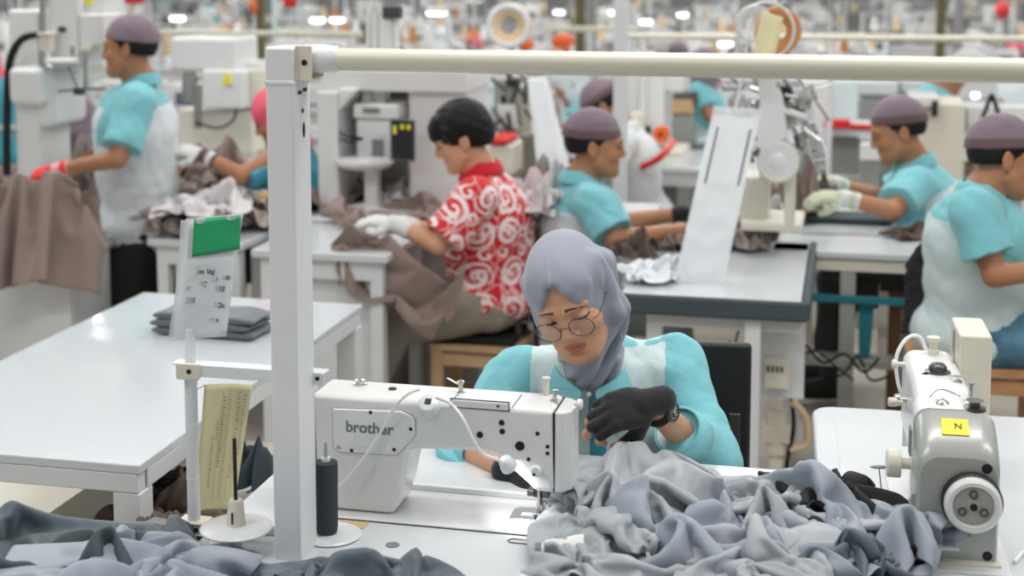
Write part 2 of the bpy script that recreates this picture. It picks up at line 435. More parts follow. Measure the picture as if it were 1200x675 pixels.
def nets(F, lo, res):
    S = F < 0; nx, ny, nz = F.shape
    c = np.zeros((nx - 1, ny - 1, nz - 1), np.int8)
    for dx in (0, 1):
        for dy in (0, 1):
            for dz in (0, 1): c += S[dx:nx - 1 + dx, dy:ny - 1 + dy, dz:nz - 1 + dz]
    act = (c > 0) & (c < 8); idx = np.argwhere(act)
    if not len(idx): return np.zeros((0, 3)), np.zeros((0, 4), int)
    num = np.full(act.shape, -1, np.int64); num[act] = np.arange(len(idx))
    P = np.zeros((len(idx), 3)); W = np.zeros(len(idx))
    cor = [(a, b, d) for a in (0, 1) for b in (0, 1) for d in (0, 1)]
    for i, p in enumerate(cor):
        for q in cor[i + 1:]:
            if sum(abs(p[t] - q[t]) for t in range(3)) != 1: continue
            f0 = F[idx[:, 0] + p[0], idx[:, 1] + p[1], idx[:, 2] + p[2]]; f1 = F[idx[:, 0] + q[0], idx[:, 1] + q[1], idx[:, 2] + q[2]]
            m = (f0 < 0) != (f1 < 0); t = f0[m] / (f0[m] - f1[m])
            P[m] += np.array(p) + (np.array(q) - np.array(p)) * t[:, None]; W[m] += 1
    v = (idx + P / W[:, None]) * res + lo
    fs = []
    for a in range(3):
        o = [t for t in range(3) if t != a]
        s0 = [slice(1, -1)] * 3; s1 = [slice(1, -1)] * 3; s0[a] = slice(0, -1); s1[a] = slice(1, None)
        x0 = S[tuple(s0)]; x1 = S[tuple(s1)]
        for sign in (0, 1):
            e = np.argwhere((x0 & ~x1) if sign else (~x0 & x1))
            if not len(e): continue
            e = e + 1; e[:, a] -= 1
            def cell(d0, d1):
                q = e.copy(); q[:, o[0]] -= d0; q[:, o[1]] -= d1; return num[q[:, 0], q[:, 1], q[:, 2]]
            quad = np.stack([cell(1, 1), cell(0, 1), cell(0, 0), cell(1, 0)], 1)
            if (a == 1) != (sign == 0): quad = quad[:, ::-1]
            fs.append(quad)
    return v, np.concatenate(fs)
def smesh(g, sdf, m=0, region=None):
    """region(centres) -> material index per face"""
    v, f = sdf.mesh()
    if not len(v): v = np.zeros((1, 3)); f = np.zeros((0, 4), int)
    mm = m
    if region is not None:
        c = v[f].mean(1); mm = [int(k) for k in region(c)]
    fl = f.tolist()
    g.add(v, fl, mm); return g
# ================================================================ SETTING
g = G(); g.add([(-16, -3, 0), (18, -3, 0), (18, 46, 0), (-16, 46, 0)], [(0, 1, 2, 3)])
o = build('floor', g, 'concrete_floor'); tag(o, kind='structure')

# ================================================================ FOREGROUND BENCH
O = PZ(632, 606, .76)                      # the needle hole of the lettered sewing machine
def LW(x, y, z, o=None): o = O if o is None else o; return o + B * x + A * y + UP * z
def lx(px, py, yp, o=None):
    """pixel -> (along, up) on the upright plane at depth yp of the bench frame"""
    o = O if o is None else o
    p = PP(px, py, o + A * yp, A) - o; return (float(np.dot(p, B)), float(p[2]))
def lz(px, py, z, o=None):
    o = O if o is None else o
    p = PZ(px, py, o[2] + z) - o; return (float(np.dot(p, B)), float(np.dot(p, A)))

def bench(label, o, x0, x1, y0, y1, top=.76, thick=.028, leg_in=.08, name='sewing_table', group=None, m='laminate', mats_leg='white_paint', drawer=False, corner=.03):
    t = root(name, label, 'table', (o[0], o[1], 0), -YAW, group)
    g = G(); r = corner; pts = []
    for cx, cy, a0 in ((x1 - r, y1 - r, 0), (x0 + r, y1 - r, 90), (x0 + r, y0 + r, 180), (x1 - r, y0 + r, 270)):
        for k in range(6): a = math.radians(a0 + k * 18); pts.append((cx + r * math.cos(a), cy + r * math.sin(a)))
    g.prism(pts, (0, 0, 0), (1, 0, 0), (0, 0, 1), (0, 1, 0), top - thick, top)
    build('tabletop', g, m, t, bevel=.004, seg=2)
    e = leg_in
    for c_, z_ in ((((x0 + x1) / 2, y0 + e), (x1 - x0 - 2 * e, .035)), (((x0 + x1) / 2, y1 - e), (x1 - x0 - 2 * e, .035)), ((x0 + e, (y0 + y1) / 2), (.035, y1 - y0 - 2 * e)), ((x1 - e, (y0 + y1) / 2), (.035, y1 - y0 - 2 * e))):
        g = G(); g.box((c_[0], c_[1], top - thick - .035), (z_[0], z_[1], .07)); build('apron', g, mats_leg, t, bevel=.003)
    for sx in (x0 + e, x1 - e):
        for sy in (y0 + e, y1 - e):
            g = G(); g.box((sx, sy, (top - thick) / 2), (.045, .045, top - thick)); build('leg', g, mats_leg, t, bevel=.004)
    g = G(); g.box(((x0 + x1) / 2, y1 - e, .16), (x1 - x0 - 2 * e, .03, .05)); build('stretcher', g, mats_leg, t, bevel=.003)
    return t
xl = lz(297, 575, 0)[0]
_y2 = math.radians(10.5); _o2 = PZ(1120, 662, .75); _fl = PZ(951, 474, .75); _ra = V(math.sin(_y2), math.cos(_y2), 0); _rb = V(math.cos(_y2), -math.sin(_y2), 0)
_e = _o2 + _rb * float(np.dot(_fl - _o2, _rb))
XBR = min(float(np.dot(_e + _ra * k - O, B)) for k in (-.16, .4)) - .012      # the bench stops just short of its right neighbour
tb = bench('glossy white sewing bench under the lettered machine in the foreground', O, xl, XBR, -.305, .36)
# fittings let into the bench top
g = G(); c = lz(460, 639, 0); g.cyl((c[0], c[1], .7602), (c[0], c[1], .7612), .0125, n=28)
build('grommet', g, 'grey_plastic', tb)
g = G(); a = lz(398, 613, 0); b_ = lz(428, 617, 0)
g.box(((a[0] + b_[0]) / 2, (a[1] + b_[1]) / 2, .7605), (.055, .03, .0012)); build('wood_insert', g, 'wood_pale', tb)

# ---------------------------------------------------------------- the lettered machine
M1 = root('sewing_machine', 'white lockstitch sewing machine with grey lettering on its column cover', 'sewing machine', O, -YAW)
FP = -.062
def q(px, py, yp=FP): return lx(px, py, yp)
body = [q(376, 462), q(648, 477), q(650, 579), q(626, 577), q(616, 566), q(581, 533), q(560, 530), q(482, 527), q(478, 533), q(476, 548), q(470, 578), q(461, 602), q(372, 600)]
zt = body[0][1]
body[1] = (body[1][0], zt); body[0] = (body[0][0] - .02, zt)
body[-1] = (body[-1][0], .004); body[-2] = (body[-2][0], .004)
g = G(); g.prism(body, (0, 0, 0), (1, 0, 0), (0, 1, 0), (0, 0, 1), FP, .045)
AR1 = build('arm', g, 'machine_white', M1, bevel=.011, seg=4)
x_r = body[1][0]
# bed let into the bench
g = G(); xb = q(372, 600)[0]
g.prism([(xb - .05, -.092), (x_r + .03, -.092), (x_r + .03, .085), (xb - .05, .085)], (0, 0, 0), (1, 0, 0), (0, 0, 1), (0, 1, 0), -.02, .0035)
build('bed', g, 'machine_white', M1, bevel=.002)
g = G(); g.box(((xb + x_r) / 2 - .01, -.0935, .0008), (x_r - xb + .08, .0018, .001)); g.box((x_r + .0315, -.003, .0008), (.0018, .178, .001))
build('bed_gap', g, 'screw_dark', M1)
# raised rear rail of the bed
g = G(); g.box(((xb + x_r) / 2, .078, .009), (x_r - xb - .03, .012, .012)); build('bed_rail', g, 'machine_white', M1, bevel=.003)
# face plate at the needle end
r0 = q(651, 478); r1 = q(672, 480)
g = G(); w = r1[0] - r0[0]; zb = q(651, 580)[1]
g.prism([(x_r + .0015, FP + .004), (x_r + w * .55, FP + .006), (x_r + w, FP + .026), (x_r + w, .02), (x_r + w * .5, .036), (x_r + .0015, .038)], (0, 0, 0), (1, 0, 0), (0, 0, 1), (0, 1, 0), zb + .002, zt - .004)
build('face_plate', g, 'machine_white', M1, bevel=.005, seg=3)
g = G(); g.box((x_r + .0005, -.008, (zb + zt) / 2), (.0022, .1, zt - zb - .012)); build('seam', g, 'screw_dark', M1)
# column cover plate with lettering
pl = [q(390, 478), q(470, 481), q(483, 487), q(487, 492), q(487, 510), q(465, 533), q(397, 529), q(391, 524)]
g = G(); g.prism(pl, (0, 0, 0), (1, 0, 0), (0, 1, 0), (0, 0, 1), FP - .0045, FP + .001)
CP1 = build('cover_plate', g, 'machine_white', M1, bevel=.003, seg=3)
g = G(); cx_ = sum(p[0] for p in pl) / 8; cz_ = sum(p[1] for p in pl) / 8
pl2 = [((p[0] - cx_) * 1.018 + cx_, (p[1] - cz_) * 1.035 + cz_) for p in pl]
g.prism(pl2, (0, 0, 0), (1, 0, 0), (0, 1, 0), (0, 0, 1), FP - .0012, FP + .001); build('cover_rim', g, 'machine_grey', CP1, bevel=.0006, seg=1)
lo_ = q(406, 504.5)
text('lettering', 'brother', .0295, LW(lo_[0], FP - .0049, lo_[1]), B, UP, 'logo_grey', CP1, .0004, .00055)
lo_ = q(395, 525); text('lettering', '50', .009, LW(lo_[0], FP - .0049, lo_[1]), B, UP, 'logo_grey', CP1, .0002)
a = q(414, 506); b_ = q(447, 525); g = G(); g.box(((a[0] + b_[0]) / 2, FP - .0048, (a[1] + b_[1]) / 2), (b_[0] - a[0], .0008, a[1] - b_[1])); build('rating_label', g, 'white_paint', CP1)
def screw(px, py, r, m='screw_dark', dep=.0025, par=M1, yp=FP):
    x, z = lx(px, py, yp); g = G(); g.lathe([(r * .6, dep), (r, dep * .6), (r, -.001)][::-1], (x, yp, z), (0, -1, 0), 18); build('screw', g, m, par)
for px, py in ((435, 482.5), (482, 502), (462.6, 526), (413, 527)): screw(px, py, .0038, dep=.007, par=CP1)
for px, py, r in ((587.9, 495.3, .0052), (588.6, 505.5, .0052), (562.4, 509.5, .006), (630, 508, .0036), (609.3, 522.6, .0088), (641.6, 523.3, .0036), (641.6, 531.3, .0036), (619.4, 538.2, .0036)): screw(px, py, r, par=AR1)
x, z = q(629, 551); g = G(); g.lathe([(.0105, -.002), (.0105, .007), (.0085, .010)], (x, FP, z), (0, -1, 0), 24); BS1 = build('boss', g, 'machine_white', M1, bevel=.001); screw(627, 554, .0038, dep=.0125, par=BS1)
# lid on the arm
a = q(529, 470); b_ = q(596, 481); g = G(); g.box(((a[0] + b_[0]) / 2, FP - .0012, (a[1] + b_[1]) / 2 + .002), (b_[0] - a[0], .004, a[1] - b_[1] + .004)); build('oil_lid', g, 'machine_white', M1, bevel=.002)
g = G(); g.box(((a[0] + b_[0]) / 2, FP - .0002, (a[1] + b_[1]) / 2 + .002), (b_[0] - a[0] + .004, .002, a[1] - b_[1] + .008)); build('lid_gap', g, 'dark_steel', M1)
for px, py in ((531.5, 473), (584, 475.5)): screw(px, py, .0028, 'screw_dark', .005)
g = G(); g.box((q(600, 470)[0], -.02, zt + .0004), (.0012, .078, .001)); g.box((q(527, 470)[0], -.02, zt + .0004), (.0012, .078, .001)); build('lid_seam', g, 'screw_dark', M1)
# things on top of the arm
def topc(px, py): return lz(px, py, zt)
c = topc(420, 452); g = G(); g.lathe([(.014, 0), (.014, .004), (.010, .006), (.010, .010), (.004, .012)], (c[0], c[1] + .01, zt - .001), n=24); build('oil_gauge', g, 'steel', M1)
c = topc(460, 456); g = G(); g.lathe([(.008, -.001), (.008, .002), (.005, .003)], (c[0], c[1], zt), n=20); build('oil_plug', g, 'screw_dark', M1)
c = topc(640, 463); g = G(); g.cyl((c[0], c[1], zt - .001), (c[0], c[1], zt + .03), .0055, .0065, n=20).cyl((c[0], c[1], zt + .03), (c[0], c[1], zt + .034), .008, n=20); build('thread_post', g, 'machine_cream', M1)
c = topc(650, 470); g = G(); g.lathe([(.009, 0), (.009, .003), (.004, .005), (.004, .018), (.007, .019), (.007, .023), (.003, .024)], (c[0], c[1], zt - .001), n=20)
g.bar((c[0], c[1], zt + .02), (c[0] + .018, c[1] - .004, zt + .022), .004, .002); build('tension_nut', g, 'steel', M1)
c = topc(540, 459); g = G(); g.lathe([(.010, 0), (.010, .003), (.0045, .005), (.0045, .016), (.007, .017), (.007, .021), (.003, .023)], (c[0], c[1], zt - .001), n=20)
g.bar((c[0], c[1], zt + .012), (c[0] - .027, c[1] + .002, zt + .024), .004, .0016); build('bobbin_winder', g, 'steel', M1)
g = G(); z_ = q(678, 480)[1]; xr = x_r + w
g.lathe([(.004, 0), (.004, .006), (.0095, .007), (.0095, .014), (.007, .016)], (xr, -.03, z_), (1, 0, 0), 22); build('knob', g, 'machine_white', M1)
# needle bar, presser foot, plate
g = G(); g.cyl((0, 0, .02), (0, 0, zb + .01), .0035).cyl((0, 0, .003), (0, 0, .03), .0009)
g.cyl((.0, .010, .012), (.0, .010, zb + .01), .0042); build('needle_bar', g, 'steel', M1)
g = G(); g.box((0, .004, .0085), (.017, .034, .0025)).box((0, .010, .017), (.012, .012, .018)).bar((0, -.012, .0085), (0, -.02, .013), .016, .002)
g.tube(bez([(.006, .01, .03), (.016, -.004, .028), (.018, -.014, .016), (.008, -.02, .010)]), .0011, 6); build('presser_foot', g, 'steel', M1, bevel=.0008)
g = G(); g.box((.002, .014, .05), (.03, .022, .028)); g.box((-.016, .006, .046), (.014, .02, .012)); build('presser_bracket', g, 'dark_steel', M1, bevel=.002)
g = G(); a = lz(597, 617, 0); pn = [(-.052, -.028), (.018, -.028), (.018, .03), (-.042, .03), (-.052, .02)]
g.prism(pn, (0, 0, 0), (1, 0, 0), (0, 0, 1), (0, 1, 0), .003, .0052); NP1 = build('needle_plate', g, 'steel', M1, bevel=.0008)
g = G(); g.box((-.022, -.004, .0056), (.022, .014, .001)); g.box((0, 0, .0056), (.006, .012, .001)); build('plate_slot', g, 'white_paint', NP1)
g = G(); c0 = lz(600, 632, 0); c1 = lz(650, 640, 0)
g.tube([(c0[0], c0[1], .0012), (c0[0] - .006, c0[1] - .010, .0012), (c0[0], c0[1] - .017, .0012), (c1[0], c0[1] - .017, .0012), (c1[0], c0[1], .0012)], .0010, 6, closed=True)
build('slide_plate_rim', g, 'dark_steel', M1)
g = G(); g.tube(bez([(.0, 0, .03), (-.004, -.02, .10), (-.006, FP - .004, q(629, 551)[1])]), .0007, 5); build('thread', g, 'thread_white', M1)
# handwheel end, behind the post
g = G(); xw = body[0][0]; g.lathe([(.02, 0), (.02, .018), (.052, .02), (.056, .026), (.056, .044), (.05, .05), (.03, .05), (.026, .04)], (xw, -.008, zt - .05), (-1, 0, 0), 40); build('handwheel', g, 'machine_white', M1)
g = G(); g.box((xw - .002, FP + .01, .14), (.012, .02, .14)); build('wheel_gap', g, 'black_plastic', M1)

# clip-on work lamp: base disc on the arm, gooseneck, glowing head, lead
LP = root('machine_lamp', 'small white gooseneck lamp clipped on the lettered sewing machine, its head glowing', 'lamp', LW(*[topc(503, 466)[0], FP + .004, zt]), -YAW)
cb = LW(q(503, 463)[0], FP - .001, zt - .006)
ax_ = nrm(UP * .8 - A * .6)
g = G(); g.lathe([(.019, -.014), (.021, -.010), (.021, .006), (.018, .010), (.010, .0115)], cb, ax_, 32); build('lamp_base', g, 'white_paint', LP, world=True, bevel=.001)
g = G(); g.box(cb + ax_ * .0118, (.012, .012, .003), np.stack([B, np.cross(ax_, B), ax_], 1)); build('switch', g, 'black_plastic', LP, world=True, bevel=.001)
def fp(px, py, dy=-.02): 
    x, z = lx(px, py, FP + dy); return LW(x, FP + dy, z)
pts = bez([fp(512, 466, -.012), fp(528, 473, -.03), fp(543, 492, -.045), fp(554, 515, -.045), fp(566, 532, -.035), fp(588, 540, -.02)], 8)
g = G(); g.tube(pts, .0034, 10); build('gooseneck', g, 'cable_white', LP, world=True)
hd = fp(592, 540, -.02); dl = nrm(LW(.0, .0, .0) - hd + B * .01)
g = G(); g.lathe([(.005, -.008), (.011, -.003), (.015, .012), (.0155, .018)], hd, dl, 24, caps=False); LH1 = build('lamp_head', g, 'white_paint', LP, world=True, thick=.0015)
g = G(); g.lathe([(.0001, .0), (.0125, .0), (.0125, .001), (.0001, .001)], hd + dl * .0145, dl, 20, caps=False); build('led_disc', g, 'led', LH1, world=True)
sl = bpy.data.lights.new('lamp_light', 'SPOT'); sl.energy = .5; sl.spot_size = math.radians(110); sl.spot_blend = .5; sl.shadow_soft_size = .01
so = bpy.data.objects.new('lamp_light', sl); COL.objects.link(so); so.location = Vector((hd + dl * .02).tolist()); so.rotation_euler = Vector(dl.tolist()).to_track_quat('-Z', 'Y').to_euler()
cab = bez([fp(492, 456, -.012), fp(478, 462, -.02), fp(462, 478, -.016), fp(445, 508, -.012), fp(425, 538, -.014), fp(405, 562, -.02), fp(394, 576, -.03), LW(*[lz(394, 606, .004)[0], lz(394, 606, .004)[1] - .03, .004])], 10)
g = G(); g.tube(cab, .0026, 8); build('lead', g, 'cable_white', LP, world=True)

# dark thread cone on its white spool tray
c = PZ(383, 627, .762)
SP = root('spool_tray', 'round white spool tray under the dark thread cone beside the post', 'spool tray', PZ(388, 628, .76), -YAW)
cc = PZ(388, 628, .76)
g = G(); g.lathe([(.052, 0), (.056, .003), (.052, .006), (.02, .007)], cc, n=40); build('tray', g, 'white_paint', SP, world=True, bevel=.0008)
g = G(); g.cyl(c + UP * .006, c + UP * .172, .003); build('spindle', g, 'steel', SP, world=True)
TC = root('thread_cone', 'tall dark grey thread cone on white tray just right of the post', 'thread cone', c + UP * .007)
g = G(); g.lathe([(.0185, 0), (.0205, .01), (.0215, .12), (.0205, .130), (.010, .132)], c + UP * .007, n=36); build('thread', g, 'thread_dark', TC, world=True)
g = G(); g.lathe([(.0085, .130), (.0085, .138), (.0045, .138), (.0045, .131)], c + UP * .007, n=24, caps=False); build('cone_tube', g, 'white_paint', TC, world=True)

# white cone lying by the pile, and the slot beside it
c0 = PZ(627, 659, .762) + UP * .019; c1 = c0 + B * .075 + A * .012
WC = root('thread_cone', 'white thread cone lying on its side at the left foot of the silver cloth pile', 'thread cone', c0 - UP * .018)
g = G(); g.lathe([(.016, 0), (.020, .005), (.026, .075)], c0 + B * .012, nrm(c1 - c0 + UP * .008), 30); build('thread', g, 'thread_white', WC, world=True)
g = G(); g.lathe([(.0125, -.006), (.0165, -.006), (.0165, .02)], c0 + B * .008, nrm(c1 - c0 + UP * .008), 26); build('cone_tube', g, 'grey_plastic', WC, world=True)
g = G(); s = lz(648, 667, 0); g.box((s[0], s[1], .7604), (.03, .014, .001)); build('slot', g, 'wood_dark', tb)

# ================================================================ POST AND RAIL
pc = PY(341, 300, 2.455); pc[2] = 0
PS = root('square_post', 'square white steel post standing full height in the foreground', 'post', pc, -YAW)
ztop = PY(330, 55, 2.43)[2]
g = G(); g.box((0, 0, ztop / 2), (.05, .08, ztop)); build('post_tube', g, 'post_white', PS, bevel=.005, seg=3)
g = G(); zr = PY(330, 97, 2.42)[2]; g.box((0, 0, zr), (.054, .084, .009)); build('tape_band', g, 'white_paint', PS, bevel=.003)
g = G(); xx = .0255
g.box((xx + .001, .0, zr + .033), (.003, .066, .058)).box((xx + .015, -.028, zr + .033), (.028, .003, .058)).box((xx + .015, .028, zr + .033), (.028, .003, .058)).box((xx + .015, 0, zr + .005), (.028, .058, .003))
RBk = build('rail_bracket', g, 'machine_cream', PS, bevel=.001)
g = G(); g.cyl((xx + .016, -.031, zr + .034), (xx + .016, -.0295, zr + .034), .005, n=14).cyl((xx + .0, .0, zr - .05), (xx + .0012, .0, zr - .05), .004, n=14)
g.sph((xx, .005, PY(358, 155, 2.42)[2]), (.0015, .005, .0135)); build('bolt', g, 'screw_dark', PS)
g = G(); g.box((xx + .0, -.012, zr - .018), (.003, .014, .006)).box((xx + .0, .012, zr - .015), (.003, .014, .006)); build('slot', g, 'screw_dark', PS)
# the rail
p0 = pc + B * .03 + A * .0; p0[2] = PY(372, 69, p0[1])[2]
p1 = p0 + B * 2.2
RL = root('pipe_rail', 'long cream pipe rail crossing the foreground from the post', 'rail', p0, -YAW)
g = G(); g.cyl((.05, 0, 0), (2.2, 0, 0), .0195, n=36); build('pipe', g, 'pipe_cream', RL)
g = G(); g.lathe([(.017, 0), (.023, .004), (.0245, .03), (.0225, .058), (.0205, .062)], (-.0, 0, .001), (1, 0, 0), 32); build('tape_wrap', g, 'white_paint', RL)

# ================================================================ LEFT TABLE
TZ = .75
NRc = PZ(163, 546, TZ); BRc = PZ(425, 357, TZ); BLc = PZ(172, 341, TZ)
ya = math.atan2((BRc - NRc)[0], (BRc - NRc)[1]); lenA = np.linalg.norm(BRc - NRc); wid = float(np.dot(BRc - BLc, V(math.cos(ya), -math.sin(ya), 0)))
LT = root('cutting_table', 'long white work table wrapped in clear film at the left', 'table', (NRc[0], NRc[1], 0), -ya)
g = G(); g.box((-wid / 2, lenA / 2, TZ - .010), (wid, lenA, .020)); build('tabletop', g, 'laminate', LT, bevel=.003)
g = G()
def film_z(x, y): return TZ + .0012 + .0016 * max(0, noise.noise(Vector((x * 9 + y * 5, y * 2.4 - x, 3.1)))) ** 1.0 + .003 * max(0, noise.noise(Vector((x * 26 + y * 17, y * 5 - x * 3, 7.7))) - .28)
P = [[(x, y, film_z(x, y)) for x in np.linspace(-wid - .001, .001, 60)] for y in np.linspace(-.001, lenA + .001, 130)]
build('film_wrap', G().grid(P), 'clear_plastic', LT, angle=180)
g = G()
g.box((-wid / 2, .0185, TZ - .041), (wid - .01, .035, .042)).box((-wid / 2, lenA - .0185, TZ - .041), (wid - .01, .035, .042))
g.box((-.0185, lenA / 2, TZ - .041), (.035, lenA - .08, .042)).box((-wid + .0185, lenA / 2, TZ - .041), (.035, lenA - .08, .042)); build('apron', g, 'white_paint', LT, bevel=.003)
for sx in (-.033, -wid + .033):
    for sy in (.033, lenA - .033):
        g = G(); g.box((sx, sy, (TZ - .062) / 2), (.062, .062, TZ - .062)); build('leg', g, 'white_paint', LT, bevel=.004)

# folded grey cloths lying at its far end
def folded(label, c, w, d, h, rz, m, seed, layers=3, group=None, name='folded_garment', cat='garment'):
    t = root(name, label, cat, c, rz, group)
    rnd = random.Random(seed); z = 0
    for k in range(layers):
        hh = h / layers; ww = w * (1 - .05 * k * rnd.random()); dd = d * (1 - .08 * k * rnd.random()); off = rnd.uniform(-.01, .01)
        J, I = 26, 40; rows = []
        for j in range(J + 1):
            y = (j / J - .5) * dd; row = []
            for i in range(I):
                a = 2 * PI * i / I; ca, sa = math.cos(a), math.sin(a)
                x = math.copysign(abs(ca) ** .35, ca) * ww / 2; zz = math.copysign(abs(sa) ** .6, sa) * hh / 2
                nz = noise.noise(Vector((x * 14 + seed, y * 14, k * 3.3))) * .006 + noise.noise(Vector((x * 40 + seed, y * 30, k * 5.3))) * .002
                e = 1 - max(0, abs(j / J - .5) * 2 - .93) * 6
                row.append((x + off + noise.noise(Vector((y * 9, k, seed))) * .012, y, max(.0015, z + hh / 2 + zz * e * (1 + nz * 18) + nz * (1 if sa > 0 else .2))))
            rows.append(row)
        g = G().grid(rows, closed_u=True); n_ = len(rows); g.add(rows[0], [tuple(range(I))[::-1]]); g.add(rows[-1], [tuple(range(I))])
        build('fold', g, m if isinstance(m, str) else m[k % len(m)], t, angle=60)
        z += hh * .96
    return t
c = PZ(252, 388, TZ + .004)
folded('slate grey folded garment on the far end of the film-wrapped table', c, .31, .15, .062, -ya - .05, ['cloth_slate', 'cloth_grey', 'cloth_slate'], 3, 3)

# low cream platform under it
g = G(); c = PZ(60, 575, .22); g.box((0, 0, .11), (1.5, .9, .22))
lp = root('platform', 'low cream board platform on floor under the left table', 'platform', (c[0] - .25, c[1] + .15, 0), -YAW)
build('board', g, 'machine_cream', lp, bevel=.01)

# ================================================================ POLE WITH CARD HOLDER, SHEET AND SPINDLE
pb = PZ(228, 622, .76); ob = pb.copy()
PO = root('stand_pole', 'white pole with cross arm clamped left of the post, holding the card', 'stand', pb, -YAW)
zarm = PY(228, 428, pb[1])[2] - .76
g = G(); g.cyl((0, 0, .02), (0, 0, zarm - .005), .0115, n=26); build('pole', g, 'white_paint', PO)
g = G(); g.cyl((0, 0, .20), (0, 0, .203), .0122, n=26).cyl((0, 0, .10), (0, 0, .103), .0122, n=26); build('tape_band', g, 'paper', PO)
g = G(); L_ = .26
g.box((L_ / 2 - .015, 0, zarm + .0045), (L_ + .03, .03, .003)).box((L_ / 2, -.0135, zarm - .006), (L_, .003, .02)); build('cross_arm', g, 'white_paint', PO, bevel=.001)
g = G(); g.box((.004, -.018, zarm - .006), (.044, .010, .03)); build('clamp', g, 'machine_cream', PO, bevel=.002)
g = G(); g.cyl((.008, -.024, zarm - .005), (.008, -.022, zarm - .005), .0045, n=12).cyl((L_ - .012, -.0165, zarm - .004), (L_ - .012, -.0145, zarm - .004), .004, n=12); build('bolt', g, 'screw_dark', PO)
g = G(); g.box((.0, 0, .0205), (.055, .04, .003)).box((.004, -.0, .010), (.034, .034, .020)).box((0, 0, -.0005), (.055, .04, .003)); g.box((.09, .012, .010), (.15, .008, .018)); build('foot_clamp', g, 'machine_cream', PO, bevel=.001)
g = G(); g.cyl((.012, -.019, .010), (.012, -.0165, .010), .004, n=12); build('bolt', g, 'screw_dark', PO)
# a board that carries pole, spindle and the cloth heaps at the left of the bench
SBo = root('side_board', 'narrow cream side board left of the bench, under pole and cloth', 'board', (O[0], O[1], 0), -YAW)
g = G(); yb0 = -.62
g.box(((xl - .62) + .30, -.40, .690), (.60, .44, .022)); build('board', g, 'machine_cream', SBo, bevel=.003)
for sx in (xl - .58, xl - .06):
    for sy in (-.58, -.22): g = G(); g.box((sx, sy, .339), (.04, .04, .678)); build('leg', g, 'white_paint', SBo, bevel=.003)

def onpl(px, py, y): p = PP(px, py, O + A * y, A); return p
dy_ = float(np.dot(pb - O, A)) - .0
def quadsheet(cs, nu, nv, curve=0.0, seed=0):
    """cs: TL,TR,BR,BL world points"""
    TL, TR, BR, BL = cs; n = nrm(np.cross(TR - TL, BL - TL)); P = []
    for j in range(nv + 1):
        v = j / nv; row = []
        for i in range(nu + 1):
            u = i / nu; p = (TL * (1 - u) + TR * u) * (1 - v) + (BL * (1 - u) + BR * u) * v
            row.append(p + n * (curve * math.sin(PI * u) + .0015 * noise.noise(Vector((u * 4, v * 5, seed)))))
        P.append(row)
    return P
def onsheet(cs, u, v, off=0.0, curve=0.0):
    TL, TR, BR, BL = cs; n = nrm(np.cross(TR - TL, BL - TL))
    return (TL * (1 - u) + TR * u) * (1 - v) + (BL * (1 - u) + BR * u) * v + n * (off + curve * math.sin(PI * u))
CH_ = root('card_holder', 'clear plastic card holder with green card above a handwritten sheet', 'card holder', pb + UP * (zarm + .006), -YAW)
def tilt(px, py, dd=0.0): # plane leaning back a little
    n = nrm(A * math.cos(.12) - UP * math.sin(.12) + B * .05); return PP(px, py, pb + UP * zarm + A * dd, n)
hc = [tilt(218, 256), tilt(285, 250), tilt(265, 394), tilt(197, 400)]
g = G().grid(quadsheet(hc, 8, 16)); build('front_sheet', g, 'clear_plastic', CH_, world=True, thick=.0012, angle=180)
hb = [tilt(212, 258, .012), tilt(283, 253, .012), tilt(266, 388, .012), tilt(203, 396, .012)]
g = G().grid(quadsheet(hb, 8, 16)); build('back_sheet', g, 'clear_plastic', CH_, world=True, thick=.0012, angle=180)
pcn = [tilt(219, 305, .004), tilt(274, 300, .004), tilt(264, 387, .004), tilt(209, 388, .004)]
g = G().grid(quadsheet(pcn, 8, 12)); SH1 = build('written_sheet', g, 'paper', CH_, world=True, thick=.0004, angle=180)
bk = [tilt(222, 268, .006), tilt(276, 262, .006), tilt(273, 300, .006), tilt(219, 304, .006)]
g = G().grid(quadsheet(bk, 2, 2)); build('dark_strip', g, 'cloth_umber', CH_, world=True, thick=.0004)
gc = [tilt(227.5, 257, -.003), tilt(282, 252, -.003), tilt(281, 292, -.003), tilt(225, 301, -.003)]
g = G().grid(quadsheet(gc, 8, 8, 0, 4)); GC1 = build('green_card', g, 'green_card', CH_, world=True, thick=.0006, angle=180)
g = G()
for u, v in ((.16, .06), (.82, .04)):
    p = onsheet(gc, u, v, -.002); g.sph(p, (.010, .002, .006), n=10, k=6)
build('tape', g, 'clear_plastic', GC1, world=True)
pn_ = -nrm(np.cross(pcn[1] - pcn[0], pcn[3] - pcn[0]))
ux = nrm(pcn[1] - pcn[0]); uz = nrm(pcn[0] - pcn[3])
def write(s, u, v, size, sheet=pcn, par=None, m='ink'):
    sgn = 1 if np.dot(pn_, -A) > 0 else -1
    nn = nrm(np.cross(sheet[1] - sheet[0], sheet[3] - sheet[0])); 
    if np.dot(nn, A) > 0: nn = -nn
    p = (sheet[0] * (1 - u) + sheet[1] * u) * (1 - v) + (sheet[3] * (1 - u) + sheet[2] * u) * v + nn * .003
    t_ = text('handwriting', s, size, p, nrm(sheet[1] - sheet[0]), nrm(sheet[0] - sheet[3]), m, SH1, .0001, .0002, shear=.3); return t_
for s_, u, v, z_ in (('Jan Val', .25, .20, .014), ('H', .06, .42, .012), ('PC', .34, .38, .013), ('L2', .60, .33, .012), ('100', .80, .31, .012), ('285', .08, .60, .014), ('083', .68, .46, .014), ('5/2n', .70, .68, .013), ('4pcs', .62, .87, .012)):
    write(s_, u, v, z_)
g = G()
nn = nrm(np.cross(pcn[1] - pcn[0], pcn[3] - pcn[0])); nn = -nn if np.dot(nn, A) > 0 else nn
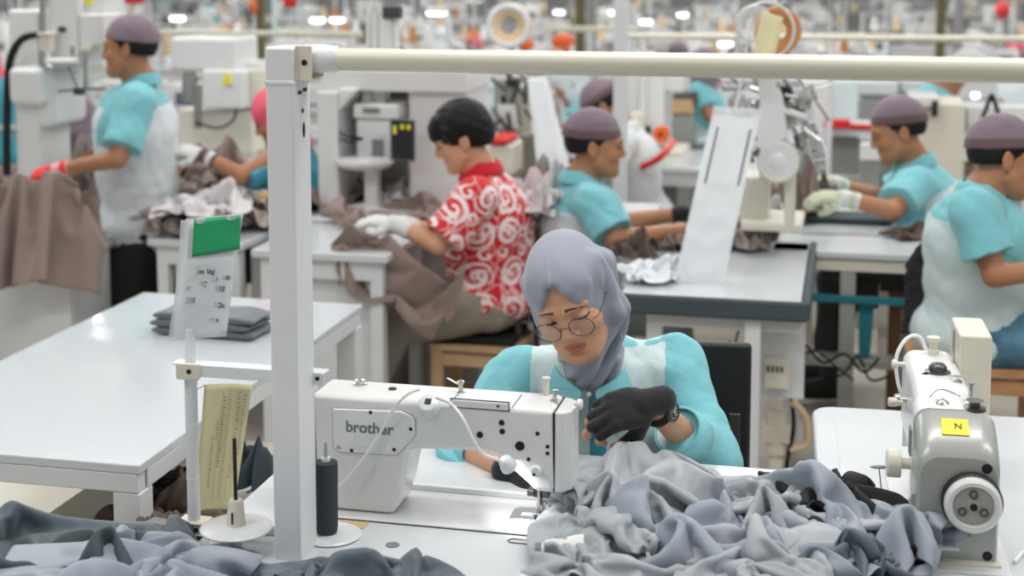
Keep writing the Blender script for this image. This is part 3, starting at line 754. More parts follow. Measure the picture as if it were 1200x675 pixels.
for v in (.09, .12, .24, .27, .45, .63, .66, .72, .75, .80, .84, .90, .93):
    a = (pcn[0] * .92 + pcn[1] * .08) * (1 - v) + (pcn[3] * .92 + pcn[2] * .08) * v + nn * .0028; b_ = (pcn[0] * .4 + pcn[1] * .6) * (1 - v) + (pcn[3] * .4 + pcn[2] * .6) * v + nn * .0028
    g.bar(a, b_, .0006, .0003)
build('printed_lines', g, 'grey_plastic', SH1, world=True)
g = G(); p = pb + UP * (zarm + .006); g.cyl(p, p + UP * .04, .010, .008, n=16).cyl(p + UP * .034, p + UP * .06, .012, .006, n=16); build('clip', g, 'clear_plastic', CH_, world=True)

# cream printed sheet hanging behind the spindle
def ps_(px, py, dd=0.0): return PP(px, py, pb + A * (.01 + dd), nrm(A - B * .25))
cs = [ps_(239.5, 451), ps_(296, 451), ps_(274, 598), ps_(228, 599)]
PSH = root('printed_sheet', 'cream printed paper sheet hanging in film between pole and post', 'paper', cs[3], -YAW)
g = G().grid(quadsheet(cs, 12, 20, .010)); build('sheet', g, 'paper_cream', PSH, world=True, thick=.0005, angle=180)
g = G(); rnd = random.Random(5)
def slip(u0, v0, u1, v1):
    pts = []
    nn = nrm(np.cross(cs[1] - cs[0], cs[3] - cs[0])); sg = 1
    f = lambda u, v: onsheet(cs, u, v, 0, .010) - A * .0022
    n0 = g.n; g.add([f(u0, v0), f(u1, v0), f(u1, v1), f(u0, v1)], [(0, 1, 2, 3)])
for col_ in ((.42, .10, .66, .045), (.74, .06, .74, .04), (.86, .08, .55, .04), (.26, .42, .82, .03), (.34, .30, .44, .025), (.58, .12, .90, .012)):
    v = col_[1]
    while v < col_[2]:
        h_ = rnd.uniform(.006, .012); slip(col_[0], v, col_[0] + col_[3] * rnd.uniform(.7, 1.6), v + h_); v += h_ + rnd.uniform(.006, .02)
for u in (.40, .52, .56, .70, .82): slip(u, .05, u + .006, .92)
build('print', g, 'print_ink', PSH, world=True)
# hook that holds the sheet to the pole
g = G(); g.tube(bez([cs[0] + A * .0, (cs[0] + pb + UP * .26) / 2 - A * .005, pb + UP * .262 - A * .012 + B * .0]), .0012, 6); build('wire_hook', g, 'steel', PSH, world=True)

# white spindle on its disc
dc = PZ(277, 618, .80); db = V(dc[0], dc[1], .757)
SD = root('spool_stand', 'white spindle with dark rod on a round disc left of the post', 'spool stand', db, -YAW)
g = G(); g.lathe([(.062, .040), (.064, .043), (.060, .046), (.018, .049)], db, n=44); build('disc', g, 'white_paint', SD, world=True, bevel=.0006)
g = G(); g.lathe([(.03, 0), (.03, .004), (.010, .008), (.010, .041)], db, n=26); build('foot', g, 'white_paint', SD, world=True)
g = G(); g.lathe([(.0175, .048), (.0135, .088), (.011, .094)], db, n=26); build('socket', g, 'machine_cream', SD, world=True)
g = G(); g.cyl(db + UP * .09, db + UP * .205, .0035, n=12).box(db + UP * .065 - A * .0165, (.003, .003, .02), Rz(-YAW)); build('rod', g, 'black_plastic', SD, world=True)

# ================================================================ RIGHT-HAND MACHINE AND ITS BENCH
Y2 = math.radians(10.5)
RB = V(math.cos(Y2), -math.sin(Y2), 0); RA = V(math.sin(Y2), math.cos(Y2), 0)
O2 = PZ(1120, 662, .75)                   # foot of the handwheel end
FL = PZ(951, 474, .75)
d_ = FL - O2; fx = float(np.dot(d_, RB)); fy = float(np.dot(d_, RA))
RT = root('sewing_table', 'white rounded bench under the grey-ended machine at the right', 'table', (O2[0], O2[1], 0), -Y2)
g = G(); r = .05; pts = []
x0, x1, y0, y1 = fx, .65, -.16, fy
for cx, cy, a0 in ((x1 - r, y1 - r, 0), (x0 + r, y1 - r, 90), (x0 + r, y0 + r, 180), (x1 - r, y0 + r, 270)):
    for k in range(7): a = math.radians(a0 + k * 15); pts.append((cx + r * math.cos(a), cy + r * math.sin(a)))
g.prism(pts, (0, 0, 0), (1, 0, 0), (0, 0, 1), (0, 1, 0), .71, .75); build('tabletop', g, 'laminate', RT, bevel=.012, seg=4)
g = G(); g.box((x0 + .05, (y0 + y1) / 2, .7505), (.0015, y1 - y0 - .1, .001)); build('edge_seam', g, 'laminate_edge', RT)
for sx in (x0 + .1, x1 - .1):
    for sy in (y0 + .08, y1 - .08): g = G(); g.box((sx, sy, .355), (.045, .045, .71)); build('leg', g, 'white_paint', RT, bevel=.003)
g = G(); g.box(((x0 + x1) / 2, y1 - .08, .66), (x1 - x0 - .2, .03, .08)); build('apron', g, 'white_paint', RT, bevel=.003)

M2 = root('sewing_machine', 'grey and white sewing machine seen from its handwheel end at right', 'sewing machine', O2, -Y2)
# cross-section polygons along the arm: x across, z up ; near end y=0, far end y=.44
def ring(xc, hw, zb_, zt_, y, rt=.03, n=5):
    P = [];
    for cx, cz, a0 in ((xc + hw - rt, zt_ - rt, 0), (xc - hw + rt, zt_ - rt, 90)):
        for k in range(n): a = math.radians(a0 + k * 90 / (n - 1)); P.append((cx + rt * math.cos(a), y, cz + rt * math.sin(a)))
    P += [(xc - hw, y, zb_), (xc + hw, y, zb_)]
    return P
def loftrings(g, rings, m=0):
    n = len(rings[0]); g.grid(rings, m, closed_u=True); g.add(rings[0], [tuple(range(n))]); g.add(rings[-1], [tuple(range(n))[::-1]]); return g
g = loftrings(G(), [ring(0, .064, .004, .192, 0, .035), ring(0, .069, .004, .204, .006, .035), ring(0, .070, .004, .222, .028, .034), ring(0, .070, .004, .240, .058, .032), ring(0, .070, .004, .250, .085, .03)])
build('motor_cover', g, 'machine_grey', M2, bevel=.003, angle=50)
g = loftrings(G(), [ring(-.005, .066, .004, .252, .086, .026), ring(-.005, .064, .004, .256, .15, .026)]); build('column', g, 'machine_white', M2, bevel=.004, angle=50)
g = loftrings(G(), [ring(-.008, .058, .115, .256, .15, .026), ring(-.01, .052, .118, .262, .26, .024), ring(-.012, .050, .118, .262, .44, .024)]); build('arm', g, 'machine_white', M2, bevel=.004, angle=50)
g = loftrings(G(), [ring(-.012, .046, .06, .256, .44, .02), ring(-.012, .042, .062, .25, .465, .02)]); build('face_plate', g, 'machine_white', M2, bevel=.003)
g = G(); g.box((0, .22, .002), (.18, .52, .006)); build('bed', g, 'machine_white', M2, bevel=.002)
g = G(); g.box((0, .0, .006), (.15, .03, .008)); build('base_strip', g, 'machine_cream', M2, bevel=.002)
zc = .118
g = G(); g.lathe([(.04, 0), (.0515, -.004), (.0515, .016), (.049, .019)], (.022, 0, zc), (0, -1, 0), 44); build('wheel_rim', g, 'black_plastic', M2)
g = G(); g.lathe([(.045, .0), (.0485, .018), (.0475, .030), (.043, .034), (.036, .034), (.033, .026), (.014, .026)], (.022, 0, zc), (0, -1, 0), 44); wh = build('handwheel', g, 'machine_white', M2)
g = G(); g.lathe([(.0325, .0262), (.0325, .0285), (.012, .0285)], (.022, 0, zc), (0, -1, 0), 36, caps=False); g.lathe([(.013, .027), (.010, .033), (.0001, .033)], (.022, 0, zc), (0, -1, 0), 24, caps=False); HB2 = build('hub', g, 'machine_grey', wh)
g = G()
for k in range(3):
    a = math.radians(90 + 120 * k); g.lathe([(.0075, .028), (.0075, .031), (.005, .0315), (.005, .029)], (.022 + .021 * math.cos(a), 0, zc + .021 * math.sin(a)), (0, -1, 0), 16, caps=False)
build('hub_bolts', g, 'dark_steel', wh)
g = G(); g.lathe([(.0065, .032), (.0065, .0345), (.0001, .0345)], (.022, 0, zc), (0, -1, 0), 16, caps=False); build('shaft_end', g, 'screw_dark', wh)
for x_, z_, r_ in ((-.046, .070, .0085), (.052, .020, .0085), (.046, .176, .009)):
    g = G(); g.lathe([(r_, -.004), (r_, .0025), (r_ * .6, .003)], (x_, .002, z_), (0, -1, 0), 18); build('screw', g, 'screw_dark', M2)
g = G(); g.box((-.004, .043, .2332), (.046, .036, .0016), Rx(.55)); YL2 = build('yellow_label', g, 'yellow', M2)
text('lettering', 'N', .018, O2 + RB * -.006 + RA * .038 + UP * .2318, RB, RA * math.cos(.55) + UP * math.sin(.55), 'ink', YL2, .0002)
g = G(); g.box((-.0665, .035, .045), (.008, .014, .032)); build('reverse_lever', g, 'orange_plastic', M2, bevel=.002)
# left (operator's) side: dial, tensioners, thread loop
g = G(); g.lathe([(.010, 0), (.010, .018), (.026, .02), (.026, .042), (.022, .045)], (-.068, .12, .135), (-1, 0, 0), 30); build('stitch_dial', g, 'machine_cream', M2, bevel=.001)
g = G(); g.lathe([(.006, 0), (.006, .014), (.012, .015), (.012, .024), (.008, .027)], (-.06, .33, .19), (-1, 0, 0), 22); build('tension_dial', g, 'steel', M2)
g = G(); g.lathe([(.005, 0), (.005, .01), (.009, .011), (.009, .026), (.006, .028)], (-.07, .32, .188), (-1, 0, 0), 22); build('tension_cap', g, 'machine_cream', M2)
g = G(); g.lathe([(.005, 0), (.005, .02), (.009, .022), (.009, .03), (.006, .032)], (-.055, .40, .242), (-1, 0, 0), 20); build('thread_guide', g, 'machine_cream', M2)
g = G(); g.box((-.071, .13, .175), (.004, .03, .05)); g.box((-.0685, .112, .19), (.003, .016, .03)); build('control_panel', g, 'grey_plastic', M2, bevel=.001)
g = G(); g.tube(bez([(-.015, .44, .258), (-.03, .445, .288), (-.055, .44, .285), (-.075, .43, .25), (-.072, .42, .20), (-.06, .41, .17)]), .0038, 8); build('hose', g, 'cable_white', M2)
# top side
g = G(); g.lathe([(.011, 0), (.011, .012), (.008, .014), (.008, .028), (.013, .030), (.013, .038), (.008, .04)], (-.006, .41, .26), n=22); build('thread_post', g, 'machine_cream', M2)
g = G(); g.cyl((.028, .37, .255), (.028, .37, .325), .0028); build('thread_pin', g, 'steel', M2)
g = G(); g.lathe([(.024, 0), (.024, .003), (.017, .005), (.017, .012), (.012, .018), (.004, .02)], (-.01, .285, .261), n=30); build('oil_cap', g, 'dark_steel', M2)
g = G(); g.lathe([(.010, 0), (.010, .003), (.004, .006)], (.02, .235, .259), n=20).lathe([(.008, 0), (.008, .003)], (-.035, .27, .259), n=20); g.bar((.005, .25, .266), (.04, .235, .27), .005, .003); build('lever', g, 'steel', M2)
g = G(); g.lathe([(.020, 0), (.020, .006), (.010, .008), (.010, .016), (.016, .018)], (.035, .10, .248), n=26); build('bobbin_winder', g, 'dark_steel', M2)
g = G(); g.lathe([(.014, 0), (.010, .006), (.004, .008)], (-.02, .115, .2535), n=22); g.tube(bez([(-.04, .13, .258), (-.02, .15, .268), (.01, .14, .262), (.02, .12, .258)]), .0015, 6); build('winder_spring', g, 'steel', M2)
g = G(); g.cyl((.035, .16, .252), (.035, .16, .278), .004).cyl((.035, .16, .278), (.035, .16, .281), .007); build('thread_guide', g, 'steel', M2)
g = G(); g.box((.0685, .435, .235), (.062, .15, .165)); build('solenoid_box', g, 'machine_cream', M2, bevel=.006, seg=3)
g = G(); g.cyl((-.012, .455, .01), (-.012, .455, .07), .004); g.box((-.012, .455, .009), (.016, .035, .003)); build('needle_bar', g, 'steel', M2)
# knee-lift style pin on the bench: rod with leaf-shaped tip
pr = PZ(1033, 582, .751)
PN = root('thread_stand', 'thin wire stand with dark leaf-shaped tip on the right bench', 'stand', pr, -Y2)
g = G(); g.cyl(pr, pr + UP * .012, .008, .006, n=18); build('foot', g, 'white_paint', PN, world=True)
g = G(); tpt = PY(1030, 548, pr[1]); g.cyl(pr + UP * .01, tpt, .0012, n=8); build('rod', g, 'dark_steel', PN, world=True)
g = G(); g.sph(tpt + UP * .001, (.018, .010, .002), n=20, k=6); build('leaf', g, 'dark_steel', PN, world=True)
# rods and cord at the right of the machine foot
g = G(); a = O2 + RB * .10 + RA * .02 + UP * .004
g.tube(bez([a, a + RB * .03 + RA * .05 + UP * .002, a + RB * .08 + RA * .02, a + RB * .13 + RA * .04]), .004, 8); tag(build('power_cord', g, 'cable_white'), 'grey cord lying on bench at right foot of the grey-ended machine', 'cord')
# ================================================================ PEOPLE
def headframe(yaw, pitch, roll=0.0):
    """yaw: direction the face points, degrees, 0 = away (+Y), 90 = left (-X), 180 = toward camera, -90 = right; pitch>0 looks down"""
    return Rz(math.radians(yaw)) @ Rx(-math.radians(pitch)) @ Ry(math.radians(roll))
def hp(c, R, s, p): return np.asarray(c) + R @ (np.asarray(p, float) * s)
def head_prims(S, c, R, s, fem=False, lids=.6):
    E = lambda p, r, k=.012, rot=None: S.ell(hp(c, R, s, p), np.array(r) * s, R if rot is None else R @ rot, k * s)
    C = lambda a, b, ra, rb=None, k=.01: S.cap(hp(c, R, s, a), hp(c, R, s, b), ra * s, (ra if rb is None else rb) * s, k * s)
    U = lambda p, r, k=.008, rot=None: S.sub(hp(c, R, s, p), np.array(r) * s, R if rot is None else R @ rot, k * s)
    j = .92 if fem else 1.0
    E((0, -.012, .032), (.073, .093, .080))
    E((0, .034, -.022), (.058 * j, .056, .080), .03)
    E((0, .040, -.070), (.046 * j, .046, .042), .03)
    for q in (-1, 1):
        C((q * .050 * j, .012, -.055), (q * .022 * j, .070, -.092), .018, .015, .03)      # jaw
        E((q * .038, .058, -.028), (.023, .022, .022), .02)                        # cheek
        C((q * .012, .088, .020), (q * .044, .070, .020), .0075, .007, .016)       # brow
    E((0, .078, -.092), (.018 * j, .014, .014), .02)                               # chin
    for q in (-1, 1): U((q * .032, .096, .002), (.017, .014, .012), .012)          # sockets
    C((0, .088, .010), (0, .1015, -.022), .0075, .0095, .010)                       # nose ridge
    E((0, .1035, -.028), (.0108, .0095, .0085), .008)
    for q in (-1, 1): E((q * .0125, .097, -.033), (.0078, .010, .0068), .006)
    for q in (-1, 1): U((q * .006, .102, -.038), (.0032, .005, .0030), .003)
    C((-.019, .080, -.0585), (.019, .080, -.0585), .0055, None, .006); E((0, .087, -.0575), (.015, .0075, .0055), .006)
    E((0, .0835, -.0670), (.016, .0078, .0055), .006)
    U((0, .098, -.0622), (.022, .010, .0013), .003)
    U((0, .092, -.078), (.014, .006, .004), .006)
    for q in (-1, 1):
        E((q * .032, .0755, .001), (.0140, .0125, .0115), .004)                    # lid dome
        rot = Rz(q * .35) @ Ry(q * -.15)
        E((q * .076, -.010, -.008), (.0065, .018, .030), .006, rot); U((q * .083, -.004, -.004), (.006, .010, .017), .004, rot)
        E((q * .073, -.004, -.034), (.006, .009, .010), .006)
    return S
def head_region(c, R, s, base=0, lips=1, brow=2, lash=3, closed=False):
    c = np.asarray(c)
    def f(P):
        L = (P - c) @ R / s; x, y, z = np.abs(L[:, 0]), L[:, 1], L[:, 2]
        out = np.full(len(P), base)
        lip = (y > .068) & (((z + .0620) / .0105) ** 2 + (x / .0235) ** 2 < 1)
        zz = z - (.0250 + .0015 * np.sin(np.clip((x - .010) / .04, 0, 1) * PI) - .0115 * np.clip((x - .010) / .04, 0, 1.1) ** 1.5)
        br = (y > .04) & (x > .011) & (x < .051) & (np.abs(zz) < .0022 * (1.25 - (x - .011) / .05))
        la = (y > .06) & (((x - .032) / .0165) ** 2 + ((z + .0035) / .0040) ** 2 < 1) if closed else (y > .06) & (((x - .032) / .0155) ** 2 + ((z - .001) / .0042) ** 2 < 1)
        out[la] = lash; out[br] = brow; out[lip] = lips
        return out
    return f
def eyes(c, R, s, par):
    for q in (-1, 1):
        e = hp(c, R, s, (q * .032, .0768, .0005)); g = G(); g.sph(e, (.0115 * s, .0116 * s, .0040 * s), R, 16, 10)
        ey_ = build('eye', g, 'eye_white', par, world=True)
        g = G(); g.sph(e + R @ V(0, .0065, -.0006) * s, (.0052 * s, .0058 * s, .0037 * s), R, 14, 8); build('iris', g, 'iris', ey_, world=True)
def hand_prims(S, w, d, n, side, s=1.0, curl=(.5, .5, .5, .5), spread=.10, thumb=(.5, .3), glove=None, k=.006, tips=True):
    """w wrist, d direction wrist->knuckles, n palm normal (out of the palm), side +1 = thumb on cross(d, n) side.
    glove: (SDF, number of phalanges covered, extra thickness)"""
    d = nrm(d); n = nrm(n - d * np.dot(n, d)); x = np.cross(d, n) * side          # x points to the thumb side
    w = np.asarray(w, float); P = lambda a, b, c_: w + (x * a + d * b + n * c_) * s
    def add(a, b, ra, rb, ph):
        if glove and ph < glove[1]: glove[0].cap(a, b, (ra + glove[2]) * s, (rb + glove[2]) * s, k * s)
        S.cap(a, b, ra * s, rb * s, k * s)
    Rh = np.stack([x, d, n], 1)
    palm = [((.0, .045, 0), (.038, .050, .0145)), ((.012, .055, .002), (.026, .042, .015)), ((-.016, .05, .002), (.024, .042, .0145))]
    for p, r in palm:
        S.ell(P(*p), np.array(r) * s, Rh, .012 * s)
        if glove: glove[0].ell(P(*p), (np.array(r) + glove[2]) * s, Rh, .012 * s)
    add(P(0, -.01, 0), P(0, .02, 0), .023, .024, 0)
    bx = (.029, .0095, -.0105, -.029); by = (.086, .090, .086, .078); ln = ((.040, .025, .020), (.044, .029, .021), (.041, .027, .020), (.032, .020, .018)); rr = (.0090, .0092, .0088, .0078)
    for i in range(4):
        b0 = P(bx[i] * .8, .045, 0); b1 = P(bx[i], by[i], 0); add(b0, b1, .0105, rr[i] + .0010, 0)
        ang = 0; dirx = spread * (1.2 - i * .8)
        p = b1
        for j in range(3):
            ang += curl[i] * (.75, 1.0, .7)[j]
            v = nrm(d * math.cos(ang) + n * math.sin(ang) + x * dirx); q = p + v * ln[i][j] * s
            if j > 0 and not tips: break
            add(p, q, rr[i] * (1, .93, .86)[j], rr[i] * (.93, .86, .74)[j], 1 + j); p = q
    a, b = thumb
    t0 = P(.020, .018, .004); v = nrm(x * .75 + d * .65 + n * a * .8); t1 = t0 + v * .042 * s
    v2 = nrm(x * (.35 - b * .5) + d * .85 + n * (a * .6 + b * .6)); t2 = t1 + v2 * .032 * s; v3 = nrm(x * (.15 - b) + d * .8 + n * (b + a * .4)); t3 = t2 + v3 * .026 * s
    add(t0, t1, .0155, .0120, 0); add(t1, t2, .0115, .0105, 1); add(t2, t3, .0103, .0085, 2)
    return P
def wr(seed, amp, fr, dirv=None):
    """soft cloth creases as a displacement of the distance field"""
    r = random.Random(seed); W = []
    for k in range(6):
        v = V(r.gauss(0, 1), r.gauss(0, 1), r.gauss(0, .7)); v = nrm(v) * fr * (1 + k * .33); W.append((v, r.uniform(0, 6.3), 1 / (1 + k * .35), V(r.gauss(0, 1), r.gauss(0, 1), r.gauss(0, 1)) * fr * .35))
    def f(X, Y, Z):
        o = 0
        for v, ph, a, u in W:
            w_ = np.sin(X * u[0] + Y * u[1] + Z * u[2] + ph * 2) * 1.3
            o = o + a * (1 - 2 * np.abs(np.sin(.5 * (X * v[0] + Y * v[1] + Z * v[2] + ph) + w_)))
        return o * amp / 3
    return f
def torso(S, sh, pel, facing, wch=.165, dch=.105, whip=.16, dhip=.105, infl=0.0, lean=None, belly=0.0):
    """torso between the middle of the shoulders and the pelvis"""
    sh = np.asarray(sh); pel = np.asarray(pel); up = nrm(sh - pel); f = nrm(facing - up * np.dot(facing, up)); x = np.cross(f, up); R = np.stack([x, f, up], 1)
    L = np.linalg.norm(sh - pel)
    S.ell(sh - up * L * .24 + f * .005, (wch + infl, dch + infl, L * .34 + infl), R, .05)
    S.ell(sh - up * L * .55 + f * (.01 + belly), (wch * .88 + infl, dch * .95 + infl, L * .34), R, .06)
    S.ell(pel + up * L * .10, (whip + infl, dhip + infl, L * .22 + infl), R, .06)
    return R
RES_FAR = .0065
def worker(name, label, c, yaw, pitch, roll, neck, sL, eL, wL, sR, eR, wR, pel, kL=None, fL=None, kR=None, fR=None, facing=None, s=1.08, skin='skin_a',
           cap=None, hair='short', shirt=('shirt_teal', 'shirt_white'), region=None, trousers='trouser_black', gl=None, gr=None, handL=None, handR=None, sleeve=.55, hres=.0035, bres=.006,
           shoes='black_rubber', seed=1, hem=0.0, collar=True, hijab=None, group=None, uvs=False, bulk=.022, cat='person', wch=.178, arm=.045, open_eyes=True, legr=(.085, .062, .05)):
    fL, fR = [None if q is None else V(q[0], q[1], .10) for q in (fL, fR)]
    base = V(pel[0], pel[1], 0)
    t = root(name, label, cat, base, 0, group)
    R = headframe(yaw, pitch, roll); c = np.asarray(c, float)
    if facing is None: facing = R @ V(0, 1, 0)
    facing = nrm(V(facing[0], facing[1], 0))
    mid = (np.asarray(sL) + np.asarray(sR)) / 2
    # ---- body: head, neck, trunk, arms, hands in one surface
    g = G()
    Hd = SDF(hres); head_prims(Hd, c, R, s, fem=hijab is not None)
    Hd.cap(hp(c, R, s, (0, -.012, -.06)), np.asarray(neck) - UP * .01, .050 * s, .056 * s, .02)
    Hd.cap(np.asarray(neck), mid - UP * .03, .056, .07, .03)
    smesh(g, Hd, 0, head_region(c, R, s, closed=not open_eyes))
    Bd = SDF(bres)
    torso(Bd, mid - UP * .03, pel, facing, wch - .055, .075, .12, .08)
    for (a, e, w_, hd, sd) in ((sL, eL, wL, handL, 1), (sR, eR, wR, handR, -1)):
        if e is None: continue
        Bd.cap(a, e, .045, .037, .02); Bd.cap(e, w_, .038, .026, .01)
        if hd is not None: hand_prims(Bd, w_, hd[0], hd[1], hd[2] if len(hd) > 2 else sd, .95, hd[3] if len(hd) > 3 else (.5, .5, .5, .5))
    smesh(g, Bd, 0)
    bo = build('body', g, [skin, 'lips_b' if skin == 'skin_b' else 'lips', 'brow', 'lash'], t, world=True, angle=180)
    if open_eyes and hres < .003: eyes(c, R, s, t)
    # ---- gloves
    for (e, w_, hd, sd, gm, nm) in ((eL, wL, handL, 1, gl, 'glove'), (eR, wR, handR, -1, gr, 'glove')):
        if gm is None or e is None: continue
        S = SDF(bres * .7); D_ = SDF(.01); hand_prims(D_, w_, hd[0], hd[1], hd[2] if len(hd) > 2 else sd, .95, hd[3] if len(hd) > 3 else (.5, .5, .5, .5), glove=(S, 3 if gm[0] != 'half' else 1, .0035))
        dv = nrm(np.asarray(e) - np.asarray(w_)); S.cap(w_, np.asarray(w_) + dv * gm[2], .032, .034, .01)
        mats_ = list(gm[1]); q0 = np.asarray(w_)
        reg = (lambda P, q0=q0, dv=dv: np.where((((P - q0) @ dv) > -.01) & ((((P - q0) @ dv) * 40).astype(int) % 2 == 0), 1, 0)) if len(mats_) > 1 else None
        gg = G(); smesh(gg, S, 0, reg); build('glove', gg, mats_, t, world=True, angle=180)
    # ---- shirt
    S = SDF(bres); up = nrm(mid - np.asarray(pel)); x_ = np.cross(facing, up)
    torso(S, mid, np.asarray(pel) + up * hem, facing, wch, .132 + bulk, .175, .150 + bulk * .8, infl=.012)
    S.cap(sL, sR, .068, .068, .05); S.cap(mid - UP * .0, np.asarray(neck) - UP * .015, .095, .068, .03)
    for (a, e, w_) in ((sL, eL, wL), (sR, eR, wR)):
        if e is None: continue
        a = np.asarray(a, float); e = np.asarray(e, float); w_ = np.asarray(w_, float)
        if sleeve < 1:
            en = a + (e - a) * sleeve; d = nrm(e - a); S.cap(a, a + (e - a) * (sleeve + .2), .070, .072 + arm * .1, .03, cut=[(en, d)])
        else:
            S.cap(a, e, .060, .054, .03); en = e + (w_ - e) * (sleeve - 1); d = nrm(w_ - e); S.cap(e, w_, .052, .042, .02, cut=[(en, d)])
    S.cutplane(np.asarray(neck) + UP * .012 - facing * .02, UP * .8 + facing * .35)
    S.warp(wr(seed, .0085, 24)); S.warp(wr(seed + 5, .0030, 65))
    gs = G()
    def reg(P):
        rel = P - mid; h = rel @ up; f_ = rel @ facing; l_ = rel @ x_
        out = np.zeros(len(P))
        side = np.abs(l_)
        if region == 'polo':      # teal yoke and sleeves, white body
            armd = np.full(len(P), 9.0)
            for (a, e) in ((sL, eL), (sR, eR)):
                if e is None: continue
                a = np.asarray(a, float); e = np.asarray(e, float); d = e - a; tt = np.clip(((P - a) @ d) / (d @ d), -.2, 1.1); armd = np.minimum(armd, np.linalg.norm(P - (a + tt[:, None] * d), axis=1) + np.where(tt < .12, .05, 0))
            body = (h < -.025) & (armd > .086) & ~((f_ > .0) & (h > -.17))
            out[body] = 1
            stripe = (f_ > .05) & (h < -.02) & (side > .045) & (side < .12) & (armd > .075); out[stripe] = 1
        return out
    smesh(gs, S, 0, reg if len(shirt) > 1 else None)
    so = build('shirt', gs, list(shirt), t, world=True, angle=180)
    if uvs:
        me = so.data; uv = me.uv_layers.new(name='UVMap'); co = np.empty(len(me.vertices) * 3); me.vertices.foreach_get('co', co); co = co.reshape(-1, 3) + base
        vi = np.empty(len(me.loops), dtype=np.int32); me.loops.foreach_get('vertex_index', vi)
        rel = co - mid; ang = np.arctan2(rel @ (x_), rel @ (-facing)); uu = ang * .15 + .4; vv = rel @ up + .6
        # sleeves unwrap along the arm
        U = np.stack([rel @ facing * .9 + np.abs(rel @ x_) * .55 + .5, vv], 1)
        uv.data.foreach_set('uv', U[vi].ravel())
    if collar:
        g = G(); cn = np.asarray(neck) - UP * .004; Rn = np.stack([x_, facing, UP], 1); P = []
        for j in range(4):
            row = []
            for i in range(28):
                a = 2 * PI * i / 28 + PI / 2; hh = (.030, .034, .012, -.016)[j] - .035 * max(0, math.sin(a)) * (1 if j < 2 else 1.0); rr_ = (.060, .066, .080, .088)[j]
                row.append(cn + Rn @ V(rr_ * math.cos(a), rr_ * math.sin(a) * 1.02 - .006, hh))
            P.append(row)
        g.grid(P, closed_u=True); build('collar', g, shirt[0], t, world=True, thick=.003, sub=1, angle=180)
    # ---- trousers
    if kL is None and kR is None:
        xs = np.cross(facing, UP); p_ = np.asarray(pel)
        kL = p_ + facing * .40 - xs * .13 - UP * .03; kR = p_ + facing * .40 + xs * .13 - UP * .03
        fL = V(kL[0], kL[1], .10) + facing * .02; fR = V(kR[0], kR[1], .10) + facing * .02
    if kL is not None or kR is not None:
        S = SDF(bres * 1.15); f0 = facing; Rp = np.stack([np.cross(f0, UP), f0, UP], 1)
        S.ell(pel, (.16, .125, .11), Rp, .05)
        xs = np.cross(f0, UP)
        for (k_, f_, sg) in ((kL, fL, -1), (kR, fR, 1)):
            if k_ is None: continue
            hipj = np.asarray(pel) + xs * sg * .085
            S.cap(hipj, k_, legr[0], legr[1], .04)
            if f_ is not None: S.cap(k_, f_, legr[1], legr[2], .015)
        S.warp(wr(seed + 3, .010, 20))
        gt = G(); smesh(gt, S); build('trousers', gt, trousers, t, world=True, angle=180)
        for (f_, sg) in ((fL, -1), (fR, 1)):
            if f_ is None: continue
            f_ = np.asarray(f_); S = SDF(.008); S.cap(f_ - UP * .02 - f0 * .02, f_ + f0 * .12 - UP * .04, .045, .036, .02).ell(f_ + f0 * .05 - UP * .045, (.045, .12, .03), Rp, .02); S.cutplane(V(0, 0, .004), -UP)
            gt = G(); smesh(gt, S); build('shoe', gt, shoes, t, world=True, angle=180)
    # ---- hair, cap, hijab
    if hijab is None:
        S = SDF(hres); E = lambda p, r, k=.01, rot=None: S.ell(hp(c, R, s, p), np.array(r) * s, R if rot is None else R @ rot, k * s)
        if hair == 'mop':
            E((0, -.014, .040), (.086, .104, .090)); E((0, -.055, -.005), (.074, .060, .070), .03); E((0, .045, .062), (.066, .052, .036), .02)
            for k_ in range(-3, 4): S.cap(hp(c, R, s, (k_ * .017, .05, .085)), hp(c, R, s, (k_ * .021, .103 - abs(k_) * .006, .036)), .016 * s, .007 * s, .012 * s)
            for q in (-1, 1):
                S.cap(hp(c, R, s, (q * .074, .035, .05)), hp(c, R, s, (q * .072, .030, .004)), .015 * s, .007 * s, .012)
                S.sub(hp(c, R, s, (q * .088, -.002, -.022)), np.array((.030, .028, .032)) * s, R, .008)
            S.sub(hp(c, R, s, (0, .125, -.03)), np.array((.085, .075, .070)) * s, R, .012)
            S.cutplane(hp(c, R, s, (0, -.09, -.062)), -(R @ V(0, -.35, 1)) * 1.0, .01)
            rn = random.Random(seed); S.warp(wr(seed + 20, .0035, 95)); 
        else:
            E((0, -.015, .030), (.0755, .095, .080)); E((0, -.040, -.008), (.068, .060, .052), .03)
            for q in (-1, 1): S.sub(hp(c, R, s, (q * .085, -.003, -.026)), np.array((.026, .026, .034)) * s, R, .006)
            S.sub(hp(c, R, s, (0, .118, -.04)), np.array((.10, .102, .115)) * s, R, .010)
            S.cutplane(hp(c, R, s, (0, -.09, -.044)), -(R @ V(0, -.3, 1)), .01); S.warp(wr(seed + 20, .0012, 140))
        gh = G(); smesh(gh, S); build('hair', gh, 'hair_black', t, world=True, angle=180)
    else:
        S = SDF(hres)
        S.ell(hp(c, R, s, (0, -.012, .028)), np.array((.086, .108, .094)) * s, R, .02).ell(hp(c, R, s, (0, .004, -.050)), np.array((.076, .082, .080)) * s, R, .03)
        S.cap(hp(c, R, s, (0, -.02, -.06)), np.asarray(neck) - UP * .0, .078, .082, .03)
        S.sub(hp(c, R, s, (0, .115, -.030)), np.array((.055, .070, .080)) * s, R, .01)
        S.warp(wr(seed + 9, .0035, 45)); gh = G(); smesh(gh, S); build('hijab', gh, hijab, t, world=True, angle=180)
